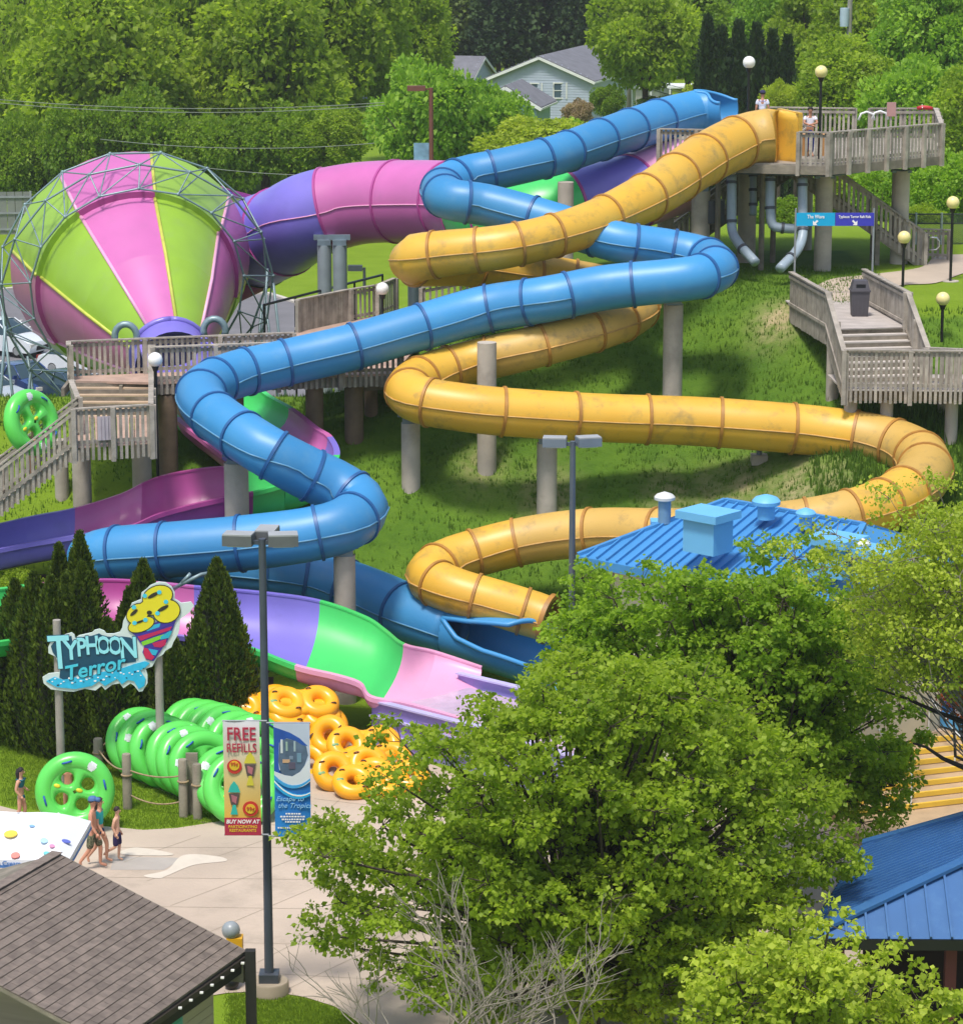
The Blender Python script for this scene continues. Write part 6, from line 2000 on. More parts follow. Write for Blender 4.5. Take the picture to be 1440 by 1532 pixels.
# litter bin
bb_ = PZ(1285, 459, 96.6); bz_ = 9.3
tb_ = empty('litter_bin', 'dark grey square litter bin with domed hood at the head of the footbridge', 'litter bin', (bb_.x, bb_.y, bz_))
M_BIN = mat('bin_plastic', '#4e4b50', .6, .12, 3, dirt='#6a676a', dirt_amt=.3)
def frustum(c, w0, w1, h, m, name, parent, z0=0):
    mb = MB(); x0, x1 = w0 / 2, w1 / 2
    vs = [(c.x + a * x0, c.y + b * x0, z0) for a, b in ((-1, -1), (1, -1), (1, 1), (-1, 1))] + [(c.x + a * x1, c.y + b * x1, z0 + h) for a, b in ((-1, -1), (1, -1), (1, 1), (-1, 1))]
    mb.add(vs, [(3, 2, 1, 0), (4, 5, 6, 7), (0, 1, 5, 4), (1, 2, 6, 5), (2, 3, 7, 6), (3, 0, 4, 7)]); return mb.build(name, m, parent)
frustum(bb_, .50, .58, .80, M_BIN, 'body', tb_, bz_)
frustum(bb_, .64, .64, .05, M_BIN, 'rim', tb_, bz_ + .80)
hd_ = frustum(bb_, .58, .44, .30, M_BIN, 'hood', tb_, bz_ + .85)
mb = MB(); mb.box((bb_.x, bb_.y - .262, bz_ + .98), (.30, .02, .13)); mb.build('flap', M_BLACK, hd_)
for k in range(4): 
    mb = MB(); mb.box((bb_.x - .2 + .133 * k, bb_.y - .272, bz_ + .4), (.03, .02, .7)); mb.build('rib', M_BIN, tb_)

# ------------------------------------------------------------------ things on the tower deck
c = PZ(1333, 159, 107.6); mb = MB(); mb.box((c.x, c.y, c.z - .1), (.32, .06, .5)); o = mb.build('pink_board', mat('pink_board', '#b58a86', .7, .08)); tag(o, 'small dusty pink rule board standing up behind the right tower rail', 'sign')
mb = MB(); mb.box((c.x, c.y + .05, (c.z + ZD) / 2 - .1), (.06, .06, c.z - ZD)); mb.build('board_post', M_WOOD, o)
o_ = empty('rescue_tube', 'red rescue tube with white strap resting on the far right deck rail', 'rescue tube', PZ(1383, 161, 107.3))
q = PZ(1383, 161, 107.3); mb = MB(); mb.tube([q + Vector((-.28, 0, -.02)), q + Vector((-.1, 0, .02)), q + Vector((.1, 0, 0)), q + Vector((.28, 0, -.02))], [.06, .08, .08, .06], 10); mb.build('float', mat('rescue_red', '#b82a30', .45, .08), o_, smooth='all')
mb = MB(); mb.tube([q + Vector((-.1, -.09, 0)), q + Vector((-.1, 0, .10)), q + Vector((-.1, .09, 0))], .02, 6); mb.build('strap', M_WHITE, o_)
for (x, y, lb_) in ((1296, 169, 'curved white handle of the stair opening, left one'), (1316, 168, 'curved white handle of the stair opening, right one')):
    q = PZ(x, y, 109.5); mb = MB(); mb.tube([q + Vector((-.3, 0, -.25)), q + Vector((-.2, 0, -.02)), q + Vector((0, 0, .05)), q + Vector((.22, 0, -.03)), q + Vector((.3, 0, -.25))], .04, 8); o = mb.build('grab_rail', M_WHITE, smooth='all'); tag(o, lb_, 'handrail')
for (x, lb_) in ((1203, 'left tan wooden seat box seen through the deck pickets'), (1237, 'right tan wooden seat box seen through the deck pickets')):
    q = P(x, 236, ZD); mb = MB(); mb.box((q.x, q.y + .9, ZD + .35), (.45, .4, .7)); o = mb.build('seat_box', mat('tan_ply', '#b98750', .7, .12)); tag(o, lb_, 'box')
    mb = MB(); mb.box((q.x, q.y + .9, ZD + .73), (.5, .45, .05)); mb.build('lid', mat('tan_ply', '#b98750', .7), o)

# ------------------------------------------------------------------ cart umbrella, lower left
uc = P(18, 1240, 2.75)
um = empty('cart_umbrella', 'white square cart umbrella printed with coloured ice cream beads', 'umbrella', (uc.x, uc.y + 1.0, 0))
ap = uc + Vector((0, .95, .05)); 
R_u = 1.95
cor = []
for k in range(4):
    a = R(-48 + 90 * k); cor.append(Vector((ap.x + R_u * math.cos(a), ap.y + R_u * math.sin(a) * 1.0, ap.z - .62)))
for k in range(4):
    a, b = cor[k], cor[(k + 1) % 4]; mb = MB(); n_ = 8; vs = []
    for j in range(n_ + 1):
        for i in range(n_ + 1):
            f = j / n_; e_ = a.lerp(b, i / n_); p = ap.lerp(e_, f); s = 4 * (i / n_) * (1 - i / n_)
            p.z += .10 * math.sin(math.pi * f) - .04 * s * f
            vs.append(p)
    mb.add(vs, [(j * 9 + i, j * 9 + i + 1, (j + 1) * 9 + i + 1, (j + 1) * 9 + i) for j in range(8) for i in range(8)]); mb.build('canopy_panel', mat('umbrella_white', '#e3e4e8', .7, .04), um, smooth='all')
    mb = MB(); mb.poly([a, b, b - Vector((0, 0, .2)), a - Vector((0, 0, .2))], (ap - (a + b) / 2).normalized() * .01); v_ = mb.build('valance', mat('umbrella_white', '#e3e4e8', .7), um)
    d = (b - a).normalized(); out_ = Vector((d.y, -d.x, 0))
    m_ = (a + b) / 2
    if (m_ - ap).dot(out_) < 0: out_ = -out_
    mb = MB(); mb.poly([a + out_ * .015 - Vector((0, 0, .13)), b + out_ * .015 - Vector((0, 0, .13)), b + out_ * .015 - Vector((0, 0, .19)), a + out_ * .015 - Vector((0, 0, .19))], -out_ * .006); mb.build('valance_stripe', mat('valance_blue', '#4a78b8', .7), v_)
    if out_.y < -.3:
        rt_ = Vector((-out_.y, out_.x, 0)); 
        Mt = Matrix(((rt_.x, 0, out_.x, 0), (rt_.y, 0, out_.y, 0), (0, 1, 0, 0), (0, 0, 0, 1)))
        text_obj('Ice Cream', .15, Matrix.Translation(m_ + out_ * .02 - Vector((0, 0, .09))) @ Mt, mat('valance_blue', '#4a78b8', .7), v_, bold=.003)
# beads printed on the canopy: thin raised discs laid on the cloth
def bead(px, py, rx, ry, cc):
    c = P(px, py, ap.z); d = ray(px, py)
    t = 40
    while t < 90:
        p = Vector((0, 0, CAM_H)) + d * t; dx, dy = p.x - ap.x, p.y - ap.y
        # canopy height
        aa = math.atan2(dy, dx); rad = math.hypot(dx, dy)
        k = (math.degrees(aa) + 48) % 90 - 45
        edge = R_u * math.cos(R(45)) / math.cos(R(k)); f = rad / edge
        if f < 1.1 and p.z <= ap.z - .62 * f + .10 * math.sin(math.pi * min(f, 1)) + .02: break
        t += .02
    mb = MB(); n_ = 18; s = t / FPX
    nrm_ = Vector((dx * .32, dy * .32, rad + .01)).normalized(); x_ = Vector((1, 0, 0)); x_ = (x_ - nrm_ * x_.dot(nrm_)).normalized(); y_ = nrm_.cross(x_)
    mb.poly([p + nrm_ * .012 + x_ * rx * s * .85 * math.cos(q) + y_ * ry * s * 1.5 * math.sin(q) for q in np.linspace(0, 2 * math.pi, n_ + 1)[:-1]], -nrm_ * .02); mb.build('printed_bead', mat('bead' + cc, cc, .6), um)
for q in [(16, 1248, 12, 6, '#e3c24a'), (66, 1258, 7, 4.5, '#a9cde4'), (78, 1266, 5, 3, '#d98fb0'), (99, 1259, 8, 3.2, '#5a68b8'), (70, 1277, 6, 3, '#6fc3c4'), (23, 1280, 8, 5, '#e2857a'), (48, 1236, 5, 2, '#8ab6e0')]: bead(*q)
mb = MB(); mb.tube([(ap.x, ap.y, 0), (ap.x, ap.y, ap.z)], .03, 8); mb.build('pole', M_GREY, um)
ct = empty('vending_cart', 'pale vending cart standing below the white umbrella', 'cart', (ap.x, ap.y, 0))
mb = MB(); mb.box((ap.x, ap.y - .5, .6), (1.6, .8, 1.0)); mb.build('body', mat('cart_blue', '#7fa3b8', .4, .1), ct)
mb = MB(); mb.box((ap.x + .2, ap.y - .5, 1.15), (1.3, .7, .1)); mb.build('lid', M_WHITE, ct)
for s in (-.6, .6): mb = MB(); mb.torus((ap.x + s, ap.y - .95, .2), .15, .05, Matrix.Rotation(math.pi / 2, 3, 'X'), 16, 6); mb.build('wheel', M_BLACK, ct, smooth='all')
# round topped kiosk machine behind the hut corner
kc_ = P(347, 1478, 0)
km = empty('dome_topped_machine', 'yellow coin machine with a grey dome top behind the kiosk roof corner', 'machine', kc_)
h_ = CAM_H + ray(347, 1392).z * (kc_.y / ray(347, 1392).y)
mb = MB(); mb.sphere((kc_.x, kc_.y, h_), .20, 18, 12); mb.build('dome', mat('machine_grey_dome', '#90979c', .35, .06), km, smooth='all')
mb = MB(); mb.box((kc_.x + .08, kc_.y, h_ - .35), (.34, .32, .42)); mb.build('upper_box', mat('machine_yellow', '#d9a21c', .5), km)
mb = MB(); mb.tube([(kc_.x, kc_.y, .2), (kc_.x, kc_.y, h_ - .5)], .06, 8); mb.build('stand', M_DKGREY, km)
mb = MB(); mb.box((kc_.x + .02, kc_.y, .42), (.30, .3, .18)); mb.build('yellow_shelf', mat('machine_orange', '#d98a1c', .5), km)
mb = MB(); mb.sphere((kc_.x + .0, kc_.y - .1, .17), .17, 14, 10); mb.build('black_wheel', M_BLACK, km, smooth='all')

# ------------------------------------------------------------------ far fences, wires, utility poles
M_FENCE = mat('grey_privacy_fence', '#7a7d78', .85, .15, 1)
fr = empty('privacy_fence', 'grey board fence at the far left edge of the parking lot', 'fence', P(-60, 352, 0))
fa, fb_ = P(-120, 352, 0), P(48, 350, 0)
def board_fence(root, a, b, h, bw=.5, m=M_FENCE, post=2.4):
    d = (b - a); n_ = int(d.length / bw); ang = math.atan2(d.y, d.x)
    mb = MB(); mb.box((0, 0, h / 2), (bw * .94, .04, h)); me_ = mb.mesh('fence_board', m)
    for k in range(n_): link('fence_board', me_, root, Matrix.Translation(a + d * ((k + .5) / n_)) @ Matrix.Rotation(ang, 4, 'Z'))
    for z in (h * .12, h * .5, h * .88):
        mb = MB(); mb.beam(a + Vector((0, -.06, z)), b + Vector((0, -.06, z)), .06, .12); mb.build('rail', M_GREY, root)
    n2 = max(1, int(d.length / post))
    for k in range(n2 + 1): mb = MB(); mb.box(a + d * (k / n2) + Vector((0, -.1, h / 2)), (.12, .12, h + .1)); mb.build('fence_post', M_GREY, root)
board_fence(fr, fa, fb_, 2.7)
cf = empty('chain_link_fence', 'dark chain link fence with pale posts behind the hilltop path', 'fence', PZ(1400, 372, 113))
a = PZ(1330, 372, 114); a.z = 9.2; b = PZ(1560, 370, 114); b.z = 9.2
M_LINK = mat('dark_chain_link', '#39423c', .6, .2, 3)
for z in (0.05, .9, 1.25): mb = MB(); mb.beam(a + Vector((0, 0, z)), b + Vector((0, 0, z)), .05, .05); mb.build('fence_rail', M_LINK, cf)
for k in range(7): q = a.lerp(b, k / 6); mb = MB(); mb.tube([q, q + Vector((0, 0, 1.3))], .05, 8); mb.build('fence_post', mat('pale_post', '#a6b2ac', .5), cf)
mb = MB()
for k in range(110):
    x = k / 110; q = a.lerp(b, x); s = .35
    mb.beam(q, q + Vector((.9, 0, 1.25)), .012, .012); mb.beam(q + Vector((.9, 0, 0)), q + Vector((0, 0, 1.25)), .012, .012)
o = mb.build('wire_mesh', M_LINK, cf); tag(o, kind='stuff')
# black pipe rail beyond the walkway
pr_ = empty('pipe_rail', 'black pipe rail running behind the branch of the walkway', 'railing', PZ(400, 470, 110))
a = PZ(395, 456, 110); b = PZ(572, 411, 118)
mb = MB(); mb.tube([a, b], .05, 6); mb.build('top_rail', M_BLACK, pr_)
for k in range(5):
    q = a.lerp(b, k / 4); mb = MB(); mb.tube([(q.x, q.y, tz(q.x, q.y)), q], .045, 6); mb.build('rail_post', M_BLACK, pr_)
def wire(p0, p1, sag, label, r=.022):
    p0, p1 = Vector(p0), Vector(p1)
    pts = [p0.lerp(p1, t) - Vector((0, 0, sag * 4 * t * (1 - t))) for t in np.linspace(0, 1, 20)]
    mb = MB(); mb.tube(pts, r, 5); o = mb.build('overhead_wire', mat('wire_grey', '#6c756a', .6)); tag(o, label, 'wire')
wire(PZ(-10, 148, 175), PZ(575, 153, 175), .45, 'uppermost overhead wire crossing in front of the left trees')
wire(PZ(-10, 153, 175), PZ(575, 157, 175), .5, 'second overhead wire, just under the uppermost one')
wire(PZ(150, 208, 172), PZ(560, 214, 172), .4, 'lone middle overhead wire above the funnel')
wire(PZ(300, 250, 170), PZ(620, 258, 170), .3, 'lowest faint overhead wire left of the purple tube')
wire(PZ(960, 114, 230), PZ(1340, 176, 180), .6, 'upper overhead wire slanting down behind the start tower')
wire(PZ(965, 122, 230), PZ(1180, 158, 200), .4, 'middle overhead wire slanting down behind the start tower')
wire(PZ(965, 130, 230), PZ(1130, 155, 205), .4, 'lower overhead wire slanting down behind the start tower', .04)
def upole(px, pyt, zc_, label, trans=False):
    t = PZ(px, pyt, zc_); root = empty('utility_pole', label, 'utility pole', (t.x, t.y, 0))
    mb = MB(); mb.tube([(t.x, t.y, 0), t], [.22, .16], 10); mb.build('pole', mat('weathered_pole', '#8b8a80', .85, .15), root, smooth=True)
    mb = MB(); mb.beam(t + Vector((-1.3, 0, -.4)), t + Vector((1.3, 0, -.4)), .12, .12); mb.build('crossarm', mat('weathered_pole', '#8b8a80', .85), root)
    for s in (-1.1, -.5, .5, 1.1): mb = MB(); mb.lathe(t + Vector((s, 0, -.33)), [(.07, 0), (.1, .1), (.06, .2), (.001, .22)], 8); mb.build('insulator', mat('insulator', '#c9ccc8', .3), root)
    if trans:
        q = t + Vector((-.35, -.1, -2.4)); mb = MB(); mb.lathe(q, [(.001, -.6), (.3, -.6), (.32, 0), (.3, .6), (.001, .62)], 16); mb.build('transformer', mat('pale_blue_transformer', '#a8bcc9', .5), root, smooth=True)
upole(1272, -30, 198, 'utility pole with pale transformer among the right hand treetops', True)
upole(941, 112, 232, 'weathered utility pole with crossarm right of the pale blue house')
# ------------------------------------------------------------------ people
def skin_mesh(name, V, E, Rd, m, root_i=0, sub=2):
    me = bpy.data.meshes.new(name); me.from_pydata([tuple(v) for v in V], E, [])
    o = bpy.data.objects.new(name, me); COL.objects.link(o)
    sk = o.modifiers.new('skin', 'SKIN')
    try: sk.branch_smoothing = 0.6
    except Exception: pass
    if not me.skin_vertices: me.skin_vertices.new()
    d = me.skin_vertices[0].data
    for i, r in enumerate(Rd):
        rr_ = r if isinstance(r, tuple) else (r, r)
        d[i].radius = rr_
        d[i].use_root = (i == root_i)
    ss = o.modifiers.new('sub', 'SUBSURF'); ss.levels = sub; ss.render_levels = sub
    dg = bpy.context.evaluated_depsgraph_get()
    r = bpy.data.meshes.new_from_object(o.evaluated_get(dg))
    bpy.data.objects.remove(o)
    r.name = name
    r.materials.clear(); r.materials.append(m)
    r.polygons.foreach_set('use_smooth', [True] * len(r.polygons))
    return r
def addmesh(mb, me):
    mb.add([v.co[:] for v in me.vertices], [tuple(p.vertices) for p in me.polygons])
def person(label, loc, face_deg, h, pose, skin_c, wear, hair_c, hair='short', build_=1.0, group=None, cap=None, mesh_tilt=0):
    """pose: joint positions for a 1.75 m figure; x to its left hand, facing -Y; wear: list of (kind, colour)"""
    root = empty('person', label, 'person', (0, 0, 0), group)
    ms = mat('skin' + skin_c, skin_c, .55, .06, 3)
    p = dict(pel=(0, 0, .95), wai=(0, 0, 1.10), che=(0, 0, 1.30), nek=(0, -.01, 1.47), hd0=(0, -.02, 1.55), hd1=(0, -.03, 1.64), hd2=(0, -.025, 1.71),
             ls=(.17, 0, 1.41), le=(.22, .03, 1.13), lw=(.24, -.06, .88), rs=(-.17, 0, 1.41), re=(-.22, .03, 1.13), rw=(-.24, -.06, .88),
             lh=(.09, 0, .92), lk=(.10, -.02, .50), la=(.10, .02, .09), lt=(.11, -.14, .035), rh=(-.09, 0, .92), rk=(-.10, -.02, .50), ra=(-.10, .02, .09), rt=(-.11, -.14, .035))
    p.update(pose)
    p = {k: Vector(v) for k, v in p.items()}
    keys = ['pel', 'wai', 'che', 'nek', 'hd0', 'hd1', 'hd2', 'ls', 'le', 'lw', 'rs', 're', 'rw', 'lh', 'lk', 'la', 'lt', 'rh', 'rk', 'ra', 'rt']
    rad = dict(pel=(.15, .11), wai=(.135, .10), che=(.155, .11), nek=.055, hd0=.062, hd1=.088, hd2=.075, ls=.062, le=.044, lw=.030, rs=.062, re=.044, rw=.030,
               lh=.088, lk=.058, la=.038, lt=.035, rh=.088, rk=.058, ra=.038, rt=.035)
    ix = {k: i for i, k in enumerate(keys)}
    E = [('pel', 'wai'), ('wai', 'che'), ('che', 'nek'), ('nek', 'hd0'), ('hd0', 'hd1'), ('hd1', 'hd2'), ('che', 'ls'), ('ls', 'le'), ('le', 'lw'), ('che', 'rs'), ('rs', 're'), ('re', 'rw'),
         ('pel', 'lh'), ('lh', 'lk'), ('lk', 'la'), ('la', 'lt'), ('pel', 'rh'), ('rh', 'rk'), ('rk', 'ra'), ('ra', 'rt')]
    rl = []
    for k in keys:
        r = rad[k]; r = r if isinstance(r, tuple) else (r, r)
        f = build_ if k in ('pel', 'wai', 'che') else 1.0
        rl.append((r[0] * f, r[1] * f))
    body = skin_mesh('body', [p[k] for k in keys], [(ix[a], ix[b]) for a, b in E], rl, ms)
    mb = MB(); addmesh(mb, body)
    for s in ('l', 'r'):
        w = p[s + 'w']; d = (w - p[s + 'e']).normalized(); sgn = 1 if s == 'l' else -1
        sd = d.cross(Vector((0, 1, 0))).normalized(); up = d.cross(sd)
        palm = w + d * .05
        mb.tube([w - d * .01, w + d * .03, w + d * .085], [.028, .036, .030], 8)
        for j, (o_, ln) in enumerate(((-.027, .060), (-.009, .072), (.009, .068), (.027, .052))):
            a = palm + d * .03 + up * o_
            mb.tube([a, a + d * ln * .55, a + d * ln * .9 + sd * sgn * .018], [.009, .0085, .007], 6)
        a = w + d * .02 + up * -.03
        mb.tube([a, a + d * .03 - up * .025, a + d * .055 - up * .03], [.011, .010, .008], 6)
    # face: nose, ears, brow shape in the same body surface
    hd = p['hd1']; fdir = Vector((0, -1, 0)) if 'look' not in pose else Vector(pose['look']).normalized()
    sdv = Vector((0, 0, 1)).cross(fdir).normalized()
    mb.tube([hd + fdir * .085 + Vector((0, 0, .02)), hd + fdir * .108 + Vector((0, 0, -.012)), hd + fdir * .088 + Vector((0, 0, -.022))], [.008, .014, .010], 6)
    for s in (-1, 1):
        mb.sphere(hd + sdv * s * .088 + Vector((0, 0, -.0)), .022, 8, 6, (.5, 1, 1.3))
    b_ = mb.build('body', ms, root, smooth='all', fix=False)
    for s in (-1, 1):
        e = MB(); e.sphere(hd + fdir * .079 + sdv * s * .032 + Vector((0, 0, .022)), .011, 8, 6); e.build('eye', mat('eye_dark', '#2a2220', .3), b_, smooth='all')
    e = MB(); e.tube([hd + fdir * .084 + sdv * -.022 + Vector((0, 0, -.045)), hd + fdir * .09 + Vector((0, 0, -.048)), hd + fdir * .084 + sdv * .022 + Vector((0, 0, -.045))], .007, 6); e.build('mouth', mat('lip', '#a8605a', .5), b_, smooth='all')
    mh = mat('hair' + hair_c, hair_c, .7, .2, 8)
    if hair:
        e = MB(); c = hd - fdir * .014 + Vector((0, 0, .030))
        n_ = 14; prof = []
        vs = []
        for i in range(9):
            th = math.pi * .62 * i / 8
            for k in range(n_):
                a = 2 * math.pi * k / n_
                dirv = fdir * math.cos(a) + sdv * math.sin(a)
                front = max(0, math.cos(a))
                t2 = th * (1 - .42 * front)
                r = .104
                vs.append(c + dirv * r * math.sin(t2) + Vector((0, 0, r * 1.02 * math.cos(t2))))
        e.add(vs, [(i * n_ + k, i * n_ + (k + 1) % n_, (i + 1) * n_ + (k + 1) % n_, (i + 1) * n_ + k) for i in range(8) for k in range(n_)])
        if hair == 'long':
            e.tube([hd - fdir * .07 + Vector((0, 0, .05)), hd - fdir * .10 + Vector((0, 0, -.08)), hd - fdir * .085 + Vector((0, 0, -.22)), hd - fdir * .06 + Vector((0, 0, -.30))], [.075, .08, .06, .02], 10)
        e.build('hair', mh, root, smooth='all', fix=False)
    if cap:
        e = MB(); e.tube([hd + fdir * .06 + Vector((0, 0, .06)), hd + fdir * .17 + Vector((0, 0, .05))], [.06, .05], 10)
        c = hd - fdir * .01 + Vector((0, 0, .045)); e.lathe(c, [(.108, 0), (.104, .04), (.08, .08), (.001, .10)], 16)
        e.build('cap', mat('cap' + cap, cap, .8), root, smooth='all')
    def g(*ks): return [p[k] for k in ks]
    for kind, cc, mm in wear:
        m = mm or mat('cloth' + cc, cc, .85, .12, 6)
        if kind in ('shorts', 'long_shorts', 'trunks', 'trousers'):
            f = {'trunks': .35, 'shorts': .6, 'long_shorts': .98, 'trousers': 1.0}[kind]
            lk = p['lh'].lerp(p['lk'], f); rk = p['rh'].lerp(p['rk'], f)
            V = [p['pel'] + Vector((0, 0, .05)), p['pel'], p['lh'], lk, p['rh'], rk]
            Ee = [(0, 1), (1, 2), (2, 3), (1, 4), (4, 5)]; Rr = [(.152 * build_, .118 * build_), (.165 * build_, .128 * build_), .105, .092, .105, .092]
            if kind == 'trousers':
                V += [p['la'] + Vector((0, 0, .05)), p['ra'] + Vector((0, 0, .05))]; Ee += [(3, 6), (5, 7)]; Rr[3] = Rr[5] = .075; Rr += [.058, .058]
            e = MB(); addmesh(e, skin_mesh(kind, V, Ee, Rr, m)); e.build('shorts' if kind != 'trousers' else 'trousers', m, root, smooth='all', fix=False)
        elif kind in ('tshirt', 'vest', 'top'):
            V = [p['wai'] - Vector((0, 0, .08 if kind != 'top' else -.05)), p['wai'] + Vector((0, 0, .02)), p['che'], p['nek'] - Vector((0, 0, .05))]; Ee = [(0, 1), (1, 2), (2, 3)]
            Rr = [(.165 * build_, .13 * build_), (.155 * build_, .125 * build_), (.172 * build_, .128 * build_), .075]
            if kind == 'tshirt':
                n0 = len(V); V += [p['ls'], p['ls'].lerp(p['le'], .62), p['rs'], p['rs'].lerp(p['re'], .62)]; Ee += [(2, n0), (n0, n0 + 1), (2, n0 + 2), (n0 + 2, n0 + 3)]; Rr += [.078, .07, .078, .07]
            e = MB(); addmesh(e, skin_mesh(kind, V, Ee, Rr, m, 2)); e.build('shirt', m, root, smooth='all', fix=False)
    sc = h / 1.75
    root.matrix_world = Matrix.Translation(loc) @ Matrix.Rotation(R(face_deg), 4, 'Z') @ Matrix.Scale(sc, 4)
    return root
# camouflage cloth
camo = bpy.data.materials.new('camouflage_cloth'); camo.use_nodes = True
N, L = camo.node_tree.nodes, camo.node_tree.links
bs = N['Principled BSDF']; bs.inputs['Roughness'].default_value = .9
nz = N.new('ShaderNodeTexNoise'); nz.inputs['Scale'].default_value = 9; cr = N.new('ShaderNodeValToRGB'); L.new(nz.outputs[0], cr.inputs[0]); cr.color_ramp.interpolation = 'CONSTANT'
cr.color_ramp.elements[0].color = (.05, .055, .03, 1); cr.color_ramp.elements[1].position = .48; cr.color_ramp.elements[1].color = (.17, .16, .10, 1)
e_ = cr.color_ramp.elements.new(.56); e_.color = (.10, .12, .05, 1); e_ = cr.color_ramp.elements.new(.64); e_.color = (.28, .25, .17, 1)
L.new(cr.outputs[0], bs.inputs['Base Color'])
walkA = dict(lk=(.10, -.16, .52), la=(.10, -.14, .11), lt=(.11, -.30, .06), rk=(-.10, .06, .50), ra=(-.10, .30, .18), rt=(-.10, .26, .05), le=(.24, .10, 1.14), lw=(.25, .06, .88), re=(-.24, -.02, 1.13), rw=(-.25, -.16, .93))
kidwalk = dict(lk=(.09, -.04, .50), la=(.09, .0, .09), rk=(-.09, .02, .50), ra=(-.09, .34, .30), rt=(-.09, .42, .20), le=(.21, .08, 1.14), lw=(.20, -.04, .92), re=(-.21, .06, 1.14), rw=(-.20, -.04, .93))
def foot(px, py, z=0.02): return P(px, py, z)
person('bare chested man in camouflage shorts and a blue bandana walking across the plaza', foot(140, 1300), 85, 1.80, walkA, '#c98f74', [('long_shorts', '#555', camo)], '#4a4038', hair='short', build_=1.08, cap='#4a6ea0')
person('bare chested boy in dark purple swim shorts stepping along behind the man', foot(176, 1289), 78, 1.38, kidwalk, '#d6a78c', [('long_shorts', '#2c2352', None)], '#2a1f1c')
person('long haired person in an aqua top beside the man in camouflage shorts', foot(150, 1292), 80, 1.66, walkA, '#cf9a7e', [('tshirt', '#2fb5b8', None), ('trunks', '#23406a', None)], '#3a2a20', hair='long')
carry = dict(le=(.30, -.10, 1.30), lw=(.32, -.34, 1.42), re=(-.26, -.12, 1.28), rw=(-.22, -.36, 1.36), lk=(.10, -.06, .50))
person('person standing partly hidden behind the upright green raft on the path', foot(104, 1226), 5, 1.55, dict(carry, lk=(.10, -.04, .5)), '#c98f74', [('trunks', '#b86a5a', None)], '#3a2a20')
girl = dict(le=(.26, .10, 1.16), lw=(.42, .02, 1.0), re=(-.24, .05, 1.14), rw=(-.20, -.10, .95), lk=(.08, -.08, .5), la=(.08, -.02, .1), rk=(-.08, .02, .5), ra=(-.09, .28, .17), rt=(-.09, .25, .05))
person('dark haired girl in a teal swimsuit walking on the path at the far left', foot(33, 1236), 75, 1.52, girl, '#c8947a', [('top', '#1d6a7c', None), ('trunks', '#1d6a7c', None)], '#1d1716', hair='long', build_=.86)
guard = dict(le=(.24, -.14, 1.20), lw=(-.02, -.26, 1.16), re=(-.24, -.14, 1.20), rw=(.04, -.28, 1.12))
q = P(1212, 236, ZD); 
person('dark haired guard in white shirt and navy trousers with folded arms by the tower rail', (q.x, q.y + .45, ZD + .01), 5, 1.72, guard, '#b98468', [('tshirt', '#dcdce6', None), ('trousers', '#28347a', None)], '#241b18')
q = PZ(1139, 210, 112.2)
g2 = person('guard seen from behind in white shirt and dark cap above the yellow tube', (q.x, q.y, ZD + .01), 175, 1.80, dict(), '#b98468', [('tshirt', '#d8dae8', None), ('shorts', '#28347a', None)], '#241b18', cap='#2c2c50')
q3 = g2.location
text_obj('GUARD', .10, Matrix.Translation((q3.x + .0, q3.y - .165, ZD + 1.40)) @ FACE, mat('shirt_print_blue', '#6f7fb5', .8), g2.children[0], bold=.002) if False else None
me_t = None
# printed word on the back of the shirt, as a flat child of the shirt
shirt = [c for c in g2.children if c.name.startswith('shirt')][0]
o = text_obj('GUARD', .085, Matrix(), mat('shirt_print_blue', '#6f7fb5', .8), None, bold=.002, sx=.9)
o.parent = shirt
o.matrix_local = Matrix.Translation((0, .150, 1.385)) @ Matrix.Rotation(math.pi, 4, 'Z') @ FACE
q = P(40, 668, 6.4)
person('person climbing the left timber stairs, mostly hidden by the green raft', (P(62, 680, 6.3).x, lf0.y + 1.1, 5.85), 40, 1.62, dict(carry, lk=(.1, -.12, .55)), '#c08a70', [('trunks', '#3a5f9a', None)], '#3a2a20')

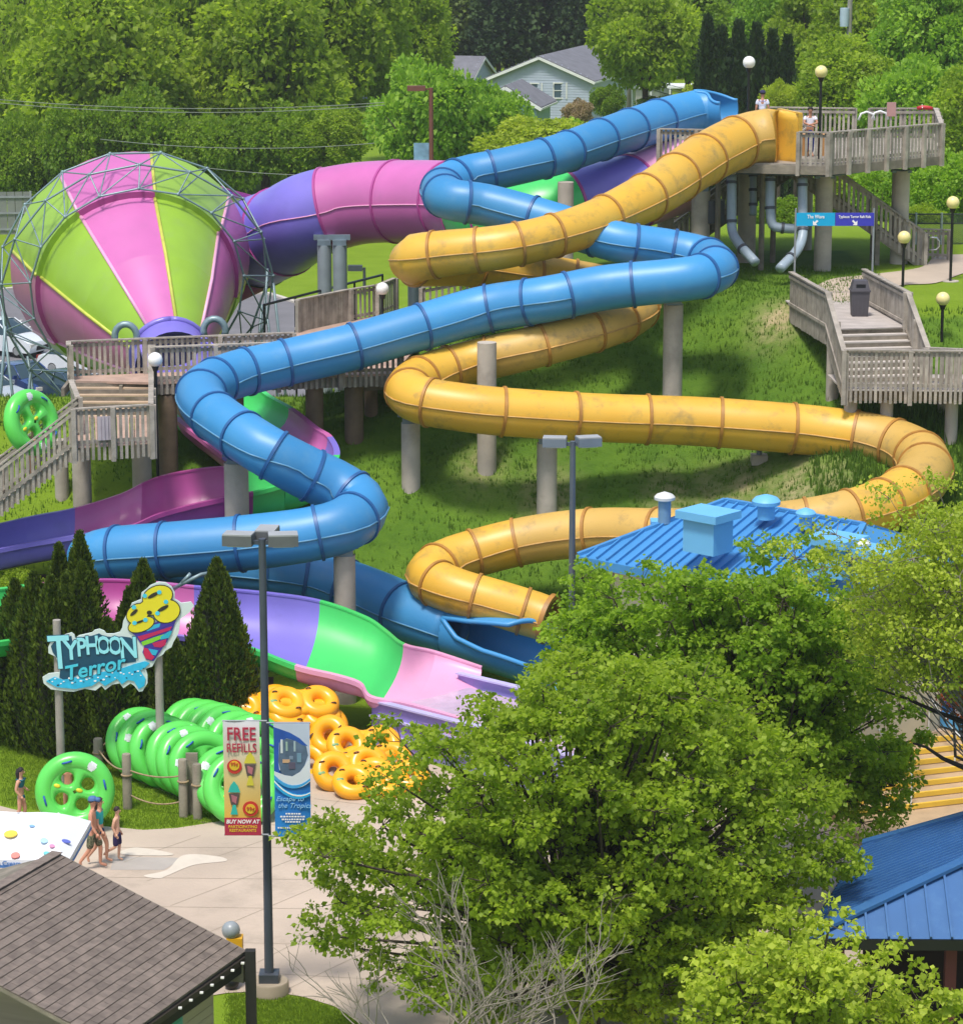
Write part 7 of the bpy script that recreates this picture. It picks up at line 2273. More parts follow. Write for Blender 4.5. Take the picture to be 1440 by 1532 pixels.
# ------------------------------------------------------------------ parked cars
M_TYRE = mat('tyre', '#1b1b1c', .8, .1); M_RIM = mat('wheel_rim', '#a9abac', .35, .1, metal=.6)
M_GLASS = mat('car_glass', '#31434a', .08, .1, 1); M_LAMP = mat('headlamp', '#d9d6c8', .15, .05)
def car(label, loc, rot, paint, kind='sedan', L0=4.6, W=1.82, H_=1.45):
    root = empty('parked_car', label, 'car', (0, 0, 0), 'cars in the parking lot')
    # side profile (y forward), body then greenhouse
    if kind == 'sedan':
        prof = [(-2.28, .30), (-2.30, .62), (-2.22, .88), (-1.75, .98), (-.2, .99), (.95, .93), (1.75, .80), (2.18, .66), (2.30, .48), (2.26, .26)]
        roof = [(-1.75, .97), (-1.15, 1.36), (-.55, 1.45), (.15, 1.43), (.95, .94)]
    else:
        prof = [(-2.28, .32), (-2.32, .70), (-2.28, 1.02), (-1.9, 1.08), (-.2, 1.08), (1.0, 1.04), (1.8, .96), (2.20, .78), (2.30, .55), (2.26, .30)]
        roof = [(-2.15, 1.06), (-1.95, 1.62), (-1.4, 1.70), (.1, 1.68), (1.0, 1.05)]
    nx = 9
    def hull(pr, w0, w1, tuck, zlo):
        mb = MB(); vs = []
        n_ = len(pr)
        for (y, z) in pr:
            for i in range(nx):
                u = -1 + 2 * i / (nx - 1)
                ww_ = w1
                vs.append((u * ww_ / 2, y - .06 * abs(u) ** 3 * (1 if y > 0 else -1), z - .035 * abs(u) ** 4))
        fs = [(j * nx + i, j * nx + i + 1, (j + 1) * nx + i + 1, (j + 1) * nx + i) for j in range(n_ - 1) for i in range(nx - 1)]
        for s, col in ((0, 0), (nx - 1, 1)):
            fs.append(tuple(j * nx + s for j in range(n_)))
        mb.add(vs, fs); return mb
    mb = hull(prof, W, W, 0, .3); mb.build('body', paint, root, smooth=True)
    mb = MB(); vs = []
    n_ = len(roof)
    for k, (y, z) in enumerate(roof):
        wt = W - .10 if k in (0, n_ - 1) else W - .52
        for i in range(nx):
            u = -1 + 2 * i / (nx - 1); vs.append((u * wt / 2, y, z - .04 * abs(u) ** 3))
    fs = [(j * nx + i, j * nx + i + 1, (j + 1) * nx + i + 1, (j + 1) * nx + i) for j in range(n_ - 1) for i in range(nx - 1)]
    fs += [tuple(j * nx for j in range(n_)), tuple(j * nx + nx - 1 for j in range(n_))]
    mb.add(vs, fs); mb.build('glasshouse', M_GLASS, root, smooth=True)
    # roof skin and pillars over the glass
    mb = MB(); vs = []
    rs = roof[1:4]
    for (y, z) in rs:
        for i in range(nx): u = -1 + 2 * i / (nx - 1); vs.append((u * (W - .50) / 2, y, z + .015 - .04 * abs(u) ** 3))
    mb.add(vs, [(j * nx + i, j * nx + i + 1, (j + 1) * nx + i + 1, (j + 1) * nx + i) for j in range(2) for i in range(nx - 1)]); mb.build('roof', paint, root, smooth='all')
    for s in (-1, 1):
        for a, b in ((0, 1), (4, 3), (2, None)):
            y0, z0 = roof[a]
            if b is None: p0, p1 = Vector((s * (W - .50) / 2, -.35, 1.44 if kind == 'sedan' else 1.67)), Vector((s * (W - .06) / 2, -.35, .98))
            else:
                y1, z1_ = roof[b]; p0 = Vector((s * (W - .08) / 2, y0, z0)); p1 = Vector((s * (W - .50) / 2, y1, z1_ - .02))
            m2 = MB(); m2.tube([p0, p1], .035, 6); m2.build('pillar', paint, root, smooth='all')
        mr2 = MB(); mr2.box((s * (W / 2 + .08), .72, 1.0), (.18, .1, .13)); mr2.build('mirror', paint, root)
        h2 = MB(); h2.box((s * .64, 2.20, .62), (.42, .12, .16)); h2.build('headlight', M_LAMP, root)
        h2 = MB(); h2.box((s * .68, -2.28, .78), (.32, .08, .16)); h2.build('tail_light', mat('tail_red', '#8a1f1c', .3), root)
        for y in (-1.40, 1.42):
            Mx = Matrix.Rotation(math.pi / 2, 3, 'Y')
            m2 = MB(); m2.lathe((s * (W / 2 - .10), y, .32), [(.001, -.10), (.25, -.10), (.32, -.07), (.32, .07), (.25, .10), (.001, .10)], 20, M=Mx); t_ = m2.build('wheel', M_TYRE, root, smooth=True)
            m2 = MB(); m2.lathe((s * (W / 2 - .02), y, .32), [(.001, .03 * s), (.19, .03 * s), (.21, 0)], 14, M=Mx); m2.build('rim', M_RIM, t_)
    g_ = MB(); g_.box((0, 2.27, .48), (.9, .06, .2)); g_.build('grille', M_BLACK, root)
    root.matrix_world = Matrix.Translation(loc) @ Matrix.Rotation(rot, 4, 'Z')
    return root
pb = mat('paint_dark_blue', (.02, .05, .17), .25, .05, 1, coat=.6); pw_ = mat('paint_white', '#d5d9dc', .25, .04, 1, coat=.6); psil = mat('paint_silver', '#a9b0b4', .25, .05, 1, coat=.6)
pdk = mat('paint_dark_teal', (.03, .06, .09), .25, .05, 1, coat=.6)
car('dark blue sedan seen over the green grass edge at the far left', P(38, 590, 0.02), R(-138), pb)
car('white pickup style vehicle in the row behind the dark blue sedan', P(8, 528, .02), R(-120), pw_, 'suv')
car('white hatchback half hidden behind the walkway corner post', P(132, 560, .02), R(-118), pw_, 'sedan')
car('dark teal sedan between the dark blue sedan and the walkway post', P(108, 602, .02), R(-132), pdk)
car('silver car cut by the left edge of the picture below the blue sedan', P(-22, 606, .02), R(-130), psil)
# ------------------------------------------------------------------ foliage
def leaf_mesh(name, pos, size, nrm_bias, m, rng, clump, droop=0.3, aspect=.7, out=None, outw=.5):
    """pos: (n,3) leaf positions; one four cornered leaf each"""
    n = len(pos)
    d = rng.normal(0, 1, (n, 3))
    if out is not None: d = d * .6 + out * outw * 2
    d[:, 2] -= droop
    d /= np.linalg.norm(d, axis=1)[:, None]
    nb = rng.normal(0, 1, (n, 3)) * .75; nb[:, 2] += nrm_bias
    s = np.cross(d, nb); s /= np.maximum(1e-6, np.linalg.norm(s, axis=1))[:, None]
    sz = size * rng.uniform(.4, 1.5, n)
    nn_ = np.cross(s, d)
    v = np.empty((n, 4, 3))
    v[:, 0] = pos
    v[:, 1] = pos + d * (sz * .45)[:, None] + s * (sz * aspect * .5)[:, None] + nn_ * (sz * .08)[:, None]
    v[:, 2] = pos + d * sz[:, None] - nn_ * (sz * .12)[:, None]
    v[:, 3] = pos + d * (sz * .45)[:, None] - s * (sz * aspect * .5)[:, None] + nn_ * (sz * .08)[:, None]
    me = bpy.data.meshes.new(name)
    me.vertices.add(n * 4); me.vertices.foreach_set('co', v.reshape(-1).astype('f'))
    me.loops.add(n * 4); me.loops.foreach_set('vertex_index', np.arange(n * 4, dtype='i'))
    me.polygons.add(n); me.polygons.foreach_set('loop_start', np.arange(0, n * 4, 4, dtype='i')); me.polygons.foreach_set('loop_total', np.full(n, 4, dtype='i'))
    me.update()
    a = me.attributes.new('clump', 'FLOAT', 'FACE')
    a.data.foreach_set('value', np.clip(clump + rng.normal(0, .2, n), 0, 1).astype('f'))
    me.materials.append(m)
    return me
M_BARK = mat('bark', '#4a4038', .95, .35, 3, .5, 18)
M_BARKG = mat('grey_bark', '#7d766c', .95, .3, 3, .4, 18)
LV_A = leafmat('leaf_spring_green', (.190, .300, .020), (.410, .530, .055), .5, .55)
LV_B = leafmat('leaf_olive', (.200, .300, .022), (.390, .510, .052), .5, .6)
LV_C = leafmat('leaf_fresh', (.160, .320, .025), (.370, .560, .060), .5, .5)
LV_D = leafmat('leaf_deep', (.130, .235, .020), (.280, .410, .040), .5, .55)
LV_M = leafmat('leaf_maple', (.190, .290, .018), (.375, .490, .045), .5, .55)
LV_DK = leafmat('leaf_dark_conifer', (.016, .040, .012), (.055, .100, .026), .7, .15)
LV_ARB = leafmat('leaf_arborvitae', (.026, .055, .006), (.120, .175, .014), .7, .2)
LV_M2 = leafmat('leaf_maple_fresh', (.165, .295, .018), (.355, .510, .045), .5, .55)
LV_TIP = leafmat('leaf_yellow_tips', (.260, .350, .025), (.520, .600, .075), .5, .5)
LV_FAR = leafmat('leaf_far', (.075, .130, .020), (.175, .245, .040))
LV_PINK = leafmat('leaf_pinkish', (.28, .22, .13), (.55, .43, .30))
LV_RED = leafmat('leaf_red', (.22, .05, .015), (.50, .15, .04))
def crown_variant(name, seed, nl=46, per=230, size=.40, flat=1.0, m=LV_A, conical=False, tall=False):
    """unit crown: radius about 1, height about 1.2, standing on z=0"""
    rng = np.random.default_rng(seed)
    C_, Rr = [], []
    for k in range(nl):
        v = rng.normal(0, 1, 3); v /= np.linalg.norm(v)
        r = rng.uniform(.45, .86)
        c = v * r; c[2] = c[2] * .62 * flat + .68
        if tall:
            r = rng.uniform(.5, .88); c = v * r; c[2] = c[2] * 1.12 + 1.05
        if conical:
            t = rng.uniform(0, 1) ** .7; a = rng.uniform(0, 6.28); rr_ = (1 - t) * .85 * rng.uniform(.5, 1)
            c = np.array([math.cos(a) * rr_, math.sin(a) * rr_, t * 2.1 + .15])
        C_.append(c); Rr.append(rng.uniform(.20, .36) * ((1.1 - c[2] / 2.6) if conical else 1))
    P_, cl, ot = [], [], []
    for c, r in zip(C_, Rr):
        d = rng.normal(0, 1, (per, 3)); d[:, 2] = d[:, 2] * .8 + .25
        d /= np.linalg.norm(d, axis=1)[:, None]
        rad = r * rng.uniform(.55, 1.12, per) ** .6
        # small tufts on the lobe
        tufts = rng.normal(0, 1, (26, 3)); tufts /= np.linalg.norm(tufts, axis=1)[:, None]
        tt = tufts[rng.integers(0, 26, per)]
        d = d * .45 + tt * .75; d /= np.linalg.norm(d, axis=1)[:, None]
        P_.append(c + d * rad[:, None] * np.array([1, 1, .8])); ot.append(d)
        cl.append(np.full(per, rng.uniform(.1, .85)))
    P_ = np.vstack(P_); ot = np.vstack(ot); cl = np.concatenate(cl)
    return leaf_mesh(name, P_, size, .9, m, rng, cl, .15, .8, ot, .5), C_
def trunk_mesh(name, seed, lobes, h0=0.0, base_r=.055, m=None, n_l=16, z0=-1.0):
    rng = random.Random(seed); mb = MB()
    top = Vector((0, 0, .95))
    pts = [Vector((0, 0, z0)), Vector((.01, .01, z0 * .5)), Vector((.02, -.01, 0)), Vector((-.01, .01, .45)), top]
    mb.tube(pts, [base_r * 1.25, base_r, base_r * .9, base_r * .6, base_r * .2], 8)
    for c in lobes[:n_l]:
        c = Vector(c); st_ = Vector((0, 0, rng.uniform(-.1, .5)))
        mid = st_.lerp(c, .5) + Vector((0, 0, -.06))
        mb.tube([st_, mid, c], [base_r * .45, base_r * .28, base_r * .1], 5)
    return mb.mesh(name, m or M_BARK, 'all', fix=False)
VAR = []
for i in range(5):
    me_, lob = crown_variant('crown', 20 + i, nl=54 + 4 * i, per=330, size=.066, flat=(1.0, .85, 1.15, .95, 1.05)[i])
    VAR.append((me_, trunk_mesh('trunk', 40 + i, lob)))
TALL = []
for i in range(4):
    me_, lob = crown_variant('crown', 320 + i, nl=105, per=300, size=.066, tall=True)
    TALL.append((me_, trunk_mesh('trunk', 340 + i, lob, z0=-.3)))
CON = []
for i in range(2):
    me_, lob = crown_variant('crown', 60 + i, nl=90, per=150, size=.10, m=LV_DK, conical=True)
    CON.append((me_, trunk_mesh('trunk', 80 + i, lob, z0=-.3)))
rnt = random.Random(21)
def bgtree(px, pyc, zc_, wpx, hpx, label, m, var=None, name='tree', con=False, gz=None, trunk_m=None, cat='tree'):
    """crown centre at a place along a sight line; width and height as seen"""
    c = PZ(px, pyc, zc_); s = zc_ / FPX
    sx = wpx * s / 2; tall = (not con) and hpx > wpx * 1.0
    sz = hpx * s / (2.2 if con else (2.35 if tall else 1.35))
    base = Vector((c.x, c.y, (gz if gz is not None else tz(c.x, c.y))))
    root = empty(name, label, cat, base, None)
    fam = CON if con else (TALL if tall else VAR)
    cm, tm_ = fam[(var if var is not None else rnt.randrange(5)) % len(fam)]
    z0 = c.z - sz * (1.05 if (con or tall) else .68)
    rot = rnt.uniform(0, 6.28)
    o = link('crown', cm, root, Matrix.Translation((c.x, c.y, z0)) @ Matrix.Rotation(rot, 4, 'Z') @ Matrix.Diagonal((sx, sx, sz, 1)))
    o.material_slots[0].link = 'OBJECT'; o.material_slots[0].material = m
    # trunk reaches the ground: rescale its lower part
    hh = max(.1, z0 - base.z)
    t = MB(); pr = .03 * sx + .06
    t.tube([(c.x, c.y, base.z - .2), (c.x + .1, c.y, base.z + hh * .6), (c.x, c.y, z0 + sz * .5)], [pr * 1.5, pr * 1.1, pr * .8], 8)
    t.build('trunk', M_BARK, root, smooth='all')
    o2 = link('limbs', tm_, root, Matrix.Translation((c.x, c.y, z0)) @ Matrix.Rotation(rot, 4, 'Z') @ Matrix.Diagonal((sx, sx, sz, 1)))
    return root
G1 = None
bgtree(60, 150, 215, 190, 330, 'olive green tall tree at the far left edge, above the board fence', LV_B, 0)
bgtree(150, 120, 205, 260, 340, 'big yellow green tree behind the left half of the funnel', LV_B, 1)
bgtree(285, 70, 215, 230, 330, 'tall pale green tree behind the top of the funnel', LV_A, 2)
bgtree(395, 110, 208, 230, 330, 'broad green tree between the funnel and the purple tube', LV_B, 3)
bgtree(500, 60, 216, 230, 360, 'tall olive tree with dark forked trunks above the purple tube', LV_B, 4)
bgtree(590, 60, 230, 170, 260, 'olive tree just left of and above the rusty lamp pole', LV_B, 0)
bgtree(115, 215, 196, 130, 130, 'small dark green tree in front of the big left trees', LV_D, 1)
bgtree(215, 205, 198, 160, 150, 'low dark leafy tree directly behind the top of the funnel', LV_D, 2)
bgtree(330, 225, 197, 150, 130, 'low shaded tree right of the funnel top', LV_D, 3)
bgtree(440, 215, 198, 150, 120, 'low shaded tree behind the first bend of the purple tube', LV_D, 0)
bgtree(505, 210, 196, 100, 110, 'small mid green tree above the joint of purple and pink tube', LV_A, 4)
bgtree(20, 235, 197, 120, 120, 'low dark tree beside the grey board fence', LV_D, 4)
bgtree(645, 175, 190, 190, 190, 'fresh bright green tree behind the rusty lamp pole', LV_C, 1)
bgtree(722, 195, 192, 150, 140, 'fresh green tree right of the rusty lamp pole', LV_C, 2)
bgtree(800, 215, 186, 180, 90, 'low bright yellow green tree in front of the pale blue house', LV_TIP, 3)
bgtree(872, 215, 188, 120, 70, 'low bright shrub tree above the upper blue tube', LV_C, 0)
bgtree(745, 20, 300, 150, 170, 'dark spruce left of the roof of the pale blue house', LV_DK, 0, con=True, name='spruce')
bgtree(815, 10, 305, 150, 190, 'tall dark spruce directly behind the pale blue house', LV_DK, 1, con=True, name='spruce')
bgtree(870, 15, 300, 110, 160, 'dark spruce at the right end of the grey roof', LV_DK, 0, con=True, name='spruce')
bgtree(690, 20, 310, 150, 170, 'dark spruce further left behind the bright trees', LV_DK, 1, con=True, name='spruce')
bgtree(965, 55, 225, 180, 150, 'broad mid green tree right of the pale blue house', LV_B, 4)
bgtree(1030, 40, 232, 150, 170, 'green tree left of the tall dark hedge cedars', LV_D, 1)
bgtree(1150, 40, 222, 120, 220, 'slim bright green tree rising behind the dark cedars', LV_C, 3)
bgtree(1215, 55, 215, 150, 220, 'olive green tree right of the dark cedars', LV_B, 2)
bgtree(1300, 60, 210, 190, 250, 'yellow green tree behind the utility pole with the transformer', LV_A, 0)
bgtree(1400, 50, 196, 190, 260, 'large bright green tree in the upper right corner', LV_C, 1)
bgtree(1262, 150, 178, 170, 200, 'bright green tree straight behind the leaning guard', LV_A, 3)
bgtree(1370, 175, 172, 190, 170, 'leafy bright tree behind the right end of the tower deck', LV_C, 4)
bgtree(1450, 190, 168, 150, 200, 'bright green tree at the right edge above the globe lamp', LV_A, 2)
bgtree(1190, 160, 185, 80, 50, 'small dusty olive bush left of the leaning guard', LV_B, 2)
bgtree(1420, 285, 132, 130, 110, 'fresh green tree behind the chain link fence on the right', LV_C, 0)
bgtree(1320, 300, 136, 110, 110, 'fresh green tree seen under the tower deck by the right column', LV_C, 3)
bgtree(1260, 290, 140, 90, 100, 'green tree seen between the tower stair and the deck', LV_A, 1)
bgtree(1380, 330, 128, 90, 50, 'low shrub behind the chain link fence', LV_A, 2)
bgtree(1480, 270, 134, 120, 120, 'green tree at the right edge beyond the fence', LV_A, 4)
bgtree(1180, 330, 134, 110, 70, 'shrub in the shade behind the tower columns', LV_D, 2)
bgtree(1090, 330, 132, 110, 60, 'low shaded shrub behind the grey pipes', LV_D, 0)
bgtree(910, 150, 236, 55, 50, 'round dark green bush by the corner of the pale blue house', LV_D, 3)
bgtree(865, 168, 232, 50, 40, 'pinkish flowering shrub in front of the pale blue house', LV_PINK, 2)
bgtree(985, 158, 226, 70, 34, 'low clipped bright bush above the upper blue tube', LV_A, 1)
bgtree(1050, 150, 205, 60, 50, 'small bright tree behind the upper mouth of the blue tube', LV_TIP, 0)
bgtree(1165, 150, 175, 60, 60, 'small yellow green tree right beside the guard seen from behind', LV_TIP, 2)
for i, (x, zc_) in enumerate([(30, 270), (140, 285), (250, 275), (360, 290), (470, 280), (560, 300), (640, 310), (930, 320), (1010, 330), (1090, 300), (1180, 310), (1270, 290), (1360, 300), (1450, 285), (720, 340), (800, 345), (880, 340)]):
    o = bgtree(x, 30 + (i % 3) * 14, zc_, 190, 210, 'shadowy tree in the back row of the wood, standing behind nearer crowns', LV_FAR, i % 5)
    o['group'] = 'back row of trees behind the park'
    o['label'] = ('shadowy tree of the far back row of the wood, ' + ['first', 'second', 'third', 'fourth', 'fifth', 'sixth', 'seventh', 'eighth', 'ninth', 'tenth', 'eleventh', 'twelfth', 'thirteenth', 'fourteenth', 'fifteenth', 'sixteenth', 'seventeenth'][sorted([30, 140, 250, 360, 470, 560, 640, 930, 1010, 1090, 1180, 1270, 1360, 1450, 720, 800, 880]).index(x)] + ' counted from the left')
# cedars: tall dark columns
def cedar_mesh(name, seed, n=9000, size=.05, m=LV_DK):
    rng = np.random.default_rng(seed)
    t = rng.uniform(0, 1, n) ** .85; a = rng.uniform(0, 2 * np.pi, n)
    prof = np.interp(t, [0, .12, .35, .7, .9, 1], [.62, .95, 1.0, .66, .28, .02])
    fl = 1 + .22 * np.sin(a * 7 + t * 9 + seed) * np.sin(a * 3 + 2) + .08 * np.sin(a * 13 + 21 * t)
    r = prof * fl * rng.uniform(.80, 1.05, n)
    pos = np.stack([np.cos(a) * r, np.sin(a) * r, t], 1)
    out = np.stack([np.cos(a) * .6, np.sin(a) * .6, np.full(n, 1.1)], 1)
    cl = .5 + .35 * np.sin(a * 7 + t * 9 + seed) + rng.normal(0, .15, n)
    return pos, out, cl, rng
def cedar(base, w, h, label, m, seed, name='cedar', n=9000, size=.16, group=None):
    pos, out, cl, rng = cedar_mesh('crown', seed, n)
    pos = pos * np.array([w / 2, w / 2, h])
    me_ = leaf_mesh('crown', pos, size, .2, m, rng, cl, -.9, .5, out, .8)
    root = empty(name, label, 'tree', base, group)
    link('crown', me_, root, Matrix.Translation(base))
    t = MB(); t.tube([base - Vector((0, 0, .1)), base + Vector((0, 0, h * .8))], [w * .06, .02], 7); t.build('trunk', M_BARK, root, smooth='all')
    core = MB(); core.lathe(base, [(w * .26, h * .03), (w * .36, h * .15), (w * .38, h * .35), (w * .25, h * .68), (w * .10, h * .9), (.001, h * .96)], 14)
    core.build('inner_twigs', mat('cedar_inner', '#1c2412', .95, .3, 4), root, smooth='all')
    return root
for i, (x, yt, w) in enumerate([(1058, 30, 34), (1080, 48, 40), (1105, 38, 40), (1132, 42, 40), (1155, 52, 34), (1178, 60, 30)]):
    t = PZ(x, yt, 196); b_ = Vector((t.x, t.y, 0))
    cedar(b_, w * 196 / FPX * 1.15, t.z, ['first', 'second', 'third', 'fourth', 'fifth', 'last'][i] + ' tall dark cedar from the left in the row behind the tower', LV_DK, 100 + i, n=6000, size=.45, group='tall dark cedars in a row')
arb = [(119, 800, 80.6, 74, 'tallest dark arborvitae of the left group, overlapping the blue tube end'), (88, 818, 81.2, 70, 'pointed arborvitae just left of the tallest one'), (122, 846, 79.8, 80, 'arborvitae standing directly behind the title lettering of the sign'),
       (98, 864, 79.6, 74, 'lower arborvitae in front of the tallest one'), (50, 861, 80.4, 84, 'broad dark arborvitae at the left, beside the green slide wall'), (76, 866, 79.2, 76, 'arborvitae directly above the left sign post'), (22, 872, 81.0, 76, 'leftmost dark arborvitae at the picture edge'),
       (214, 842, 80.0, 88, 'arborvitae behind the yellow twister of the sign'), (193, 884, 79.4, 70, 'short arborvitae between the lettering and the twister'), (324, 840, 80.6, 92, 'lone pointed arborvitae just left of the light pole'), (348, 905, 80.2, 50, 'small side shoot arborvitae right of the lone pointed one'),
       (160, 930, 79.0, 74, 'low arborvitae below the sign lettering'), (258, 960, 79.6, 74, 'low rounded arborvitae right of the right sign post'), (296, 930, 80.2, 56, 'narrow arborvitae left of the lone pointed one')]
for i, (x, yt, zc_, w, lb_) in enumerate(arb):
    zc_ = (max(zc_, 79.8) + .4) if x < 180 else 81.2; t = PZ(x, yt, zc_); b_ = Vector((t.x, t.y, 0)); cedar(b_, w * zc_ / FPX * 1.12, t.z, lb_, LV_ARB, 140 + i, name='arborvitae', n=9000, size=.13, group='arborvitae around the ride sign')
sh_ = P(262, 1015, .3)
for i, (x, y, r_) in enumerate([(268, 1000, .55), (235, 985, .5)]):
    bgtree(x, y, 82.4, 62, 60, ['small rounded yellow green shrub right of the sign post', 'small green shrub behind the sign post'][i], LV_ARB, i, name='shrub', gz=0, cat='shrub')
bgtree(28, 880, 88, 95, 60, 'sunlit round green bush top behind the leftmost arborvitaes', LV_A, 1, name='shrub', gz=0, cat='shrub')

# ------------------------------------------------------------------ near trees, built spray by spray
def inpoly(x, y, poly):
    c = False; n = len(poly); j = n - 1
    for i in range(n):
        xi, yi = poly[i]; xj, yj = poly[j]
        if ((yi > y) != (yj > y)) and (x < (xj - xi) * (y - yi) / (yj - yi) + xi): c = not c
        j = i
    return c
def shrink(poly, k):
    cx = sum(p[0] for p in poly) / len(poly); cy = sum(p[1] for p in poly) / len(poly)
    out = []
    for x, y in poly:
        dx, dy = x - cx, y - cy; L0 = math.hypot(dx, dy); f = max(.2, (L0 - k) / L0); out.append((cx + dx * f, cy + dy * f))
    return out
def near_tree(name, label, poly, zc_, thick, nlobe, lobe_r, sprays, leaves, lsize, m, base_xy, seed, dens=None, bark=M_BARK, extra=(), spray_r=.22, lim=None, rag=1.0, br=1.0):
    rng = np.random.default_rng(seed); rnd = random.Random(seed)
    poly = shrink(poly, (lobe_r * .75 + spray_r * .4) * FPX / zc_)
    xs_, ys_ = [p[0] for p in poly], [p[1] for p in poly]
    cx, cy = sum(xs_) / len(xs_), sum(ys_) / len(ys_)
    lobes = []; tries = 0
    while len(lobes) < nlobe and tries < 20000:
        tries += 1
        x, y = rnd.uniform(min(xs_), max(xs_)), rnd.uniform(min(ys_), max(ys_))
        if not inpoly(x, y, poly): continue
        if dens and rnd.random() > dens(x, y): continue
        # rounder in depth: the middle of the crown bulges towards the camera and the back
        ex = (x - cx) / (max(xs_) - min(xs_)) * 2; ey = (y - cy) / (max(ys_) - min(ys_)) * 2
        bulge = math.sqrt(max(.05, 1 - min(1, ex * ex + ey * ey * .6)))
        dz = thick * bulge * (rnd.random() ** .6) * (-1 if rnd.random() < .68 else 1)
        c = PZ(x, y, zc_ + dz)
        if any((c - l).length < lobe_r * .72 for l in lobes) and tries < 9000: continue
        lobes.append(c)
    for (x, y, dz) in extra: lobes.append(PZ(x, y, zc_ + dz))
    base = Vector((base_xy[0], base_xy[1], 0))
    root = empty(name, label, 'tree', base)
    fork = Vector((base.x, base.y, 1.6)); crown_c = PZ(cx, cy, zc_)
    hub = Vector((crown_c.x * .5 + base.x * .5, crown_c.y * .5 + base.y * .5, max(2.4, crown_c.z * .7)))
    tb_ = MB(); tb_.tube([base - Vector((0, 0, .1)), fork, hub], [.30, .22, .15], 10); tr_ = tb_.build('trunk', bark, root, smooth='all')
    lb2 = MB(); sp, cl, ot = [], [], []
    for li, c in enumerate(lobes):
        st_ = fork.lerp(hub, rnd.uniform(.2, 1.0))
        mid = st_.lerp(c, .5) + Vector((rnd.uniform(-.4, .4), rnd.uniform(-.4, .4), -.25 + rnd.uniform(-.2, .3)))
        lb2.tube([st_, mid, c], [.06 * br, .04 * br, .018 * br], 5, cap=False)
        lr = lobe_r * rnd.uniform(.75, 1.25)
        lc = rnd.uniform(.15, .75)
        for k in range(sprays):
            d = rng.normal(0, 1, 3); d[2] = d[2] * .7 + .28; d /= np.linalg.norm(d)
            q = np.array(c) + d * lr * rng.uniform(.35, 1.0) ** .7 * np.array([1.15, 1.0, .78])
            if k % 2 == 0:
                lb2.tube([c, Vector(q)], [.012, .006], 3, cap=False)
            nlv = int(leaves * rng.uniform(.6, 1.4))
            e = rng.normal(0, 1, (nlv, 3)); e /= np.linalg.norm(e, axis=1)[:, None]
            rr_ = spray_r * rng.uniform(.2, 1.0, nlv)[:, None] * rag
            pp_ = q + e * rr_ * np.array([1.1, 1.1, .62]) + d * .08
            sp.append(pp_); ot.append(e * .7 + d * .5)
            cl.append(np.full(nlv, np.clip(lc + rng.normal(0, .12) + .10 * d[2], 0, 1)))  # sprays on the upper side of a lobe are toned lighter
    lb2.build('branches', bark, root, smooth='all', fix=False)
    sp = np.vstack(sp); ot = np.vstack(ot); cl = np.concatenate(cl)
    me_ = leaf_mesh('crown', sp, lsize, .85, m, rng, cl, .35, .85, ot, .35)
    link('crown', me_, root, Matrix())
    root.children[-1]
    return root
def fixroot(root):
    for c in root.children:
        pass
T1 = [(430, 1262), (475, 1232), (545, 1212), (560, 1150), (585, 1080), (635, 1100), (690, 1045), (760, 1000), (830, 958), (930, 975), (1040, 965), (1110, 1010), (1200, 1090), (1285, 1180), (1300, 1285), (1235, 1345), (1180, 1420), (1100, 1470), (1000, 1560), (800, 1580), (620, 1560), (520, 1460), (480, 1390), (540, 1330), (450, 1290)]
def dens1(x, y):
    if x < 560: return .30
    if y < 1200 and x < 720: return .28
    if x < 650: return .45
    if y > 1400 and x < 900: return .45
    return 1
near_tree('maple_tree', 'large spreading maple in fresh leaf filling the lower middle of the picture', T1, 61, 4.6, 330, .52, 13, 30, .105, LV_M, (PZ(880, 1500, 61).x, PZ(880, 1500, 61).y), 1, dens1,
          extra=[(455, 1262, -1), (500, 1245, 0), (600, 1110, 0), (520, 1280, -1), (600, 1320, -1), (480, 1400, -1), (540, 1420, 0), (510, 1350, .5)])
T2 = [(835, 905), (880, 862), (960, 838), (1060, 850), (1130, 832), (1230, 852), (1300, 890), (1325, 960), (1335, 1050), (1362, 1130), (1368, 1230), (1310, 1262), (1200, 1220), (1000, 1120), (850, 1040), (790, 985)]
near_tree('maple_tree', 'brighter green maple standing behind the large one, in front of the blue roofed building', T2, 69, 3.2, 210, .56, 13, 30, .108, LV_M2, (PZ(1130, 1300, 70).x, PZ(1130, 1300, 70).y), 2,
          extra=[(870, 865, 0), (1140, 818, .2), (1185, 835, 0), (1318, 905, 0), (1330, 960, 0), (1345, 1010, 0), (1350, 1060, 0), (1355, 1110, 0)])
T3 = [(1262, 850), (1330, 775), (1380, 745), (1440, 735), (1560, 740), (1600, 900), (1540, 1090), (1440, 1062), (1390, 1060), (1315, 1020), (1270, 930)]
near_tree('honey_locust', 'airy yellow green tree at the right edge with dark branches showing', T3, 64, 2.6, 170, .55, 11, 24, .08, LV_TIP, (PZ(1640, 1300, 64).x, PZ(1640, 1300, 64).y), 3, spray_r=.26, br=.4, bark=M_BARKG,
          extra=[(1300, 960, 0), (1308, 1000, 0), (1290, 920, 0), (1338, 1030, 0), (1280, 870, 0), (1320, 985, -1), (1305, 935, -1), (1270, 840, 0), (1230, 850, 0), (1190, 838, 0), (1250, 800, .3), (1330, 745, 0), (1400, 725, 0)])
T4 = [(1015, 1440), (1055, 1400), (1130, 1405), (1185, 1385), (1235, 1392), (1262, 1440), (1320, 1455), (1390, 1500), (1410, 1540), (1300, 1620), (1100, 1620), (1030, 1560)]
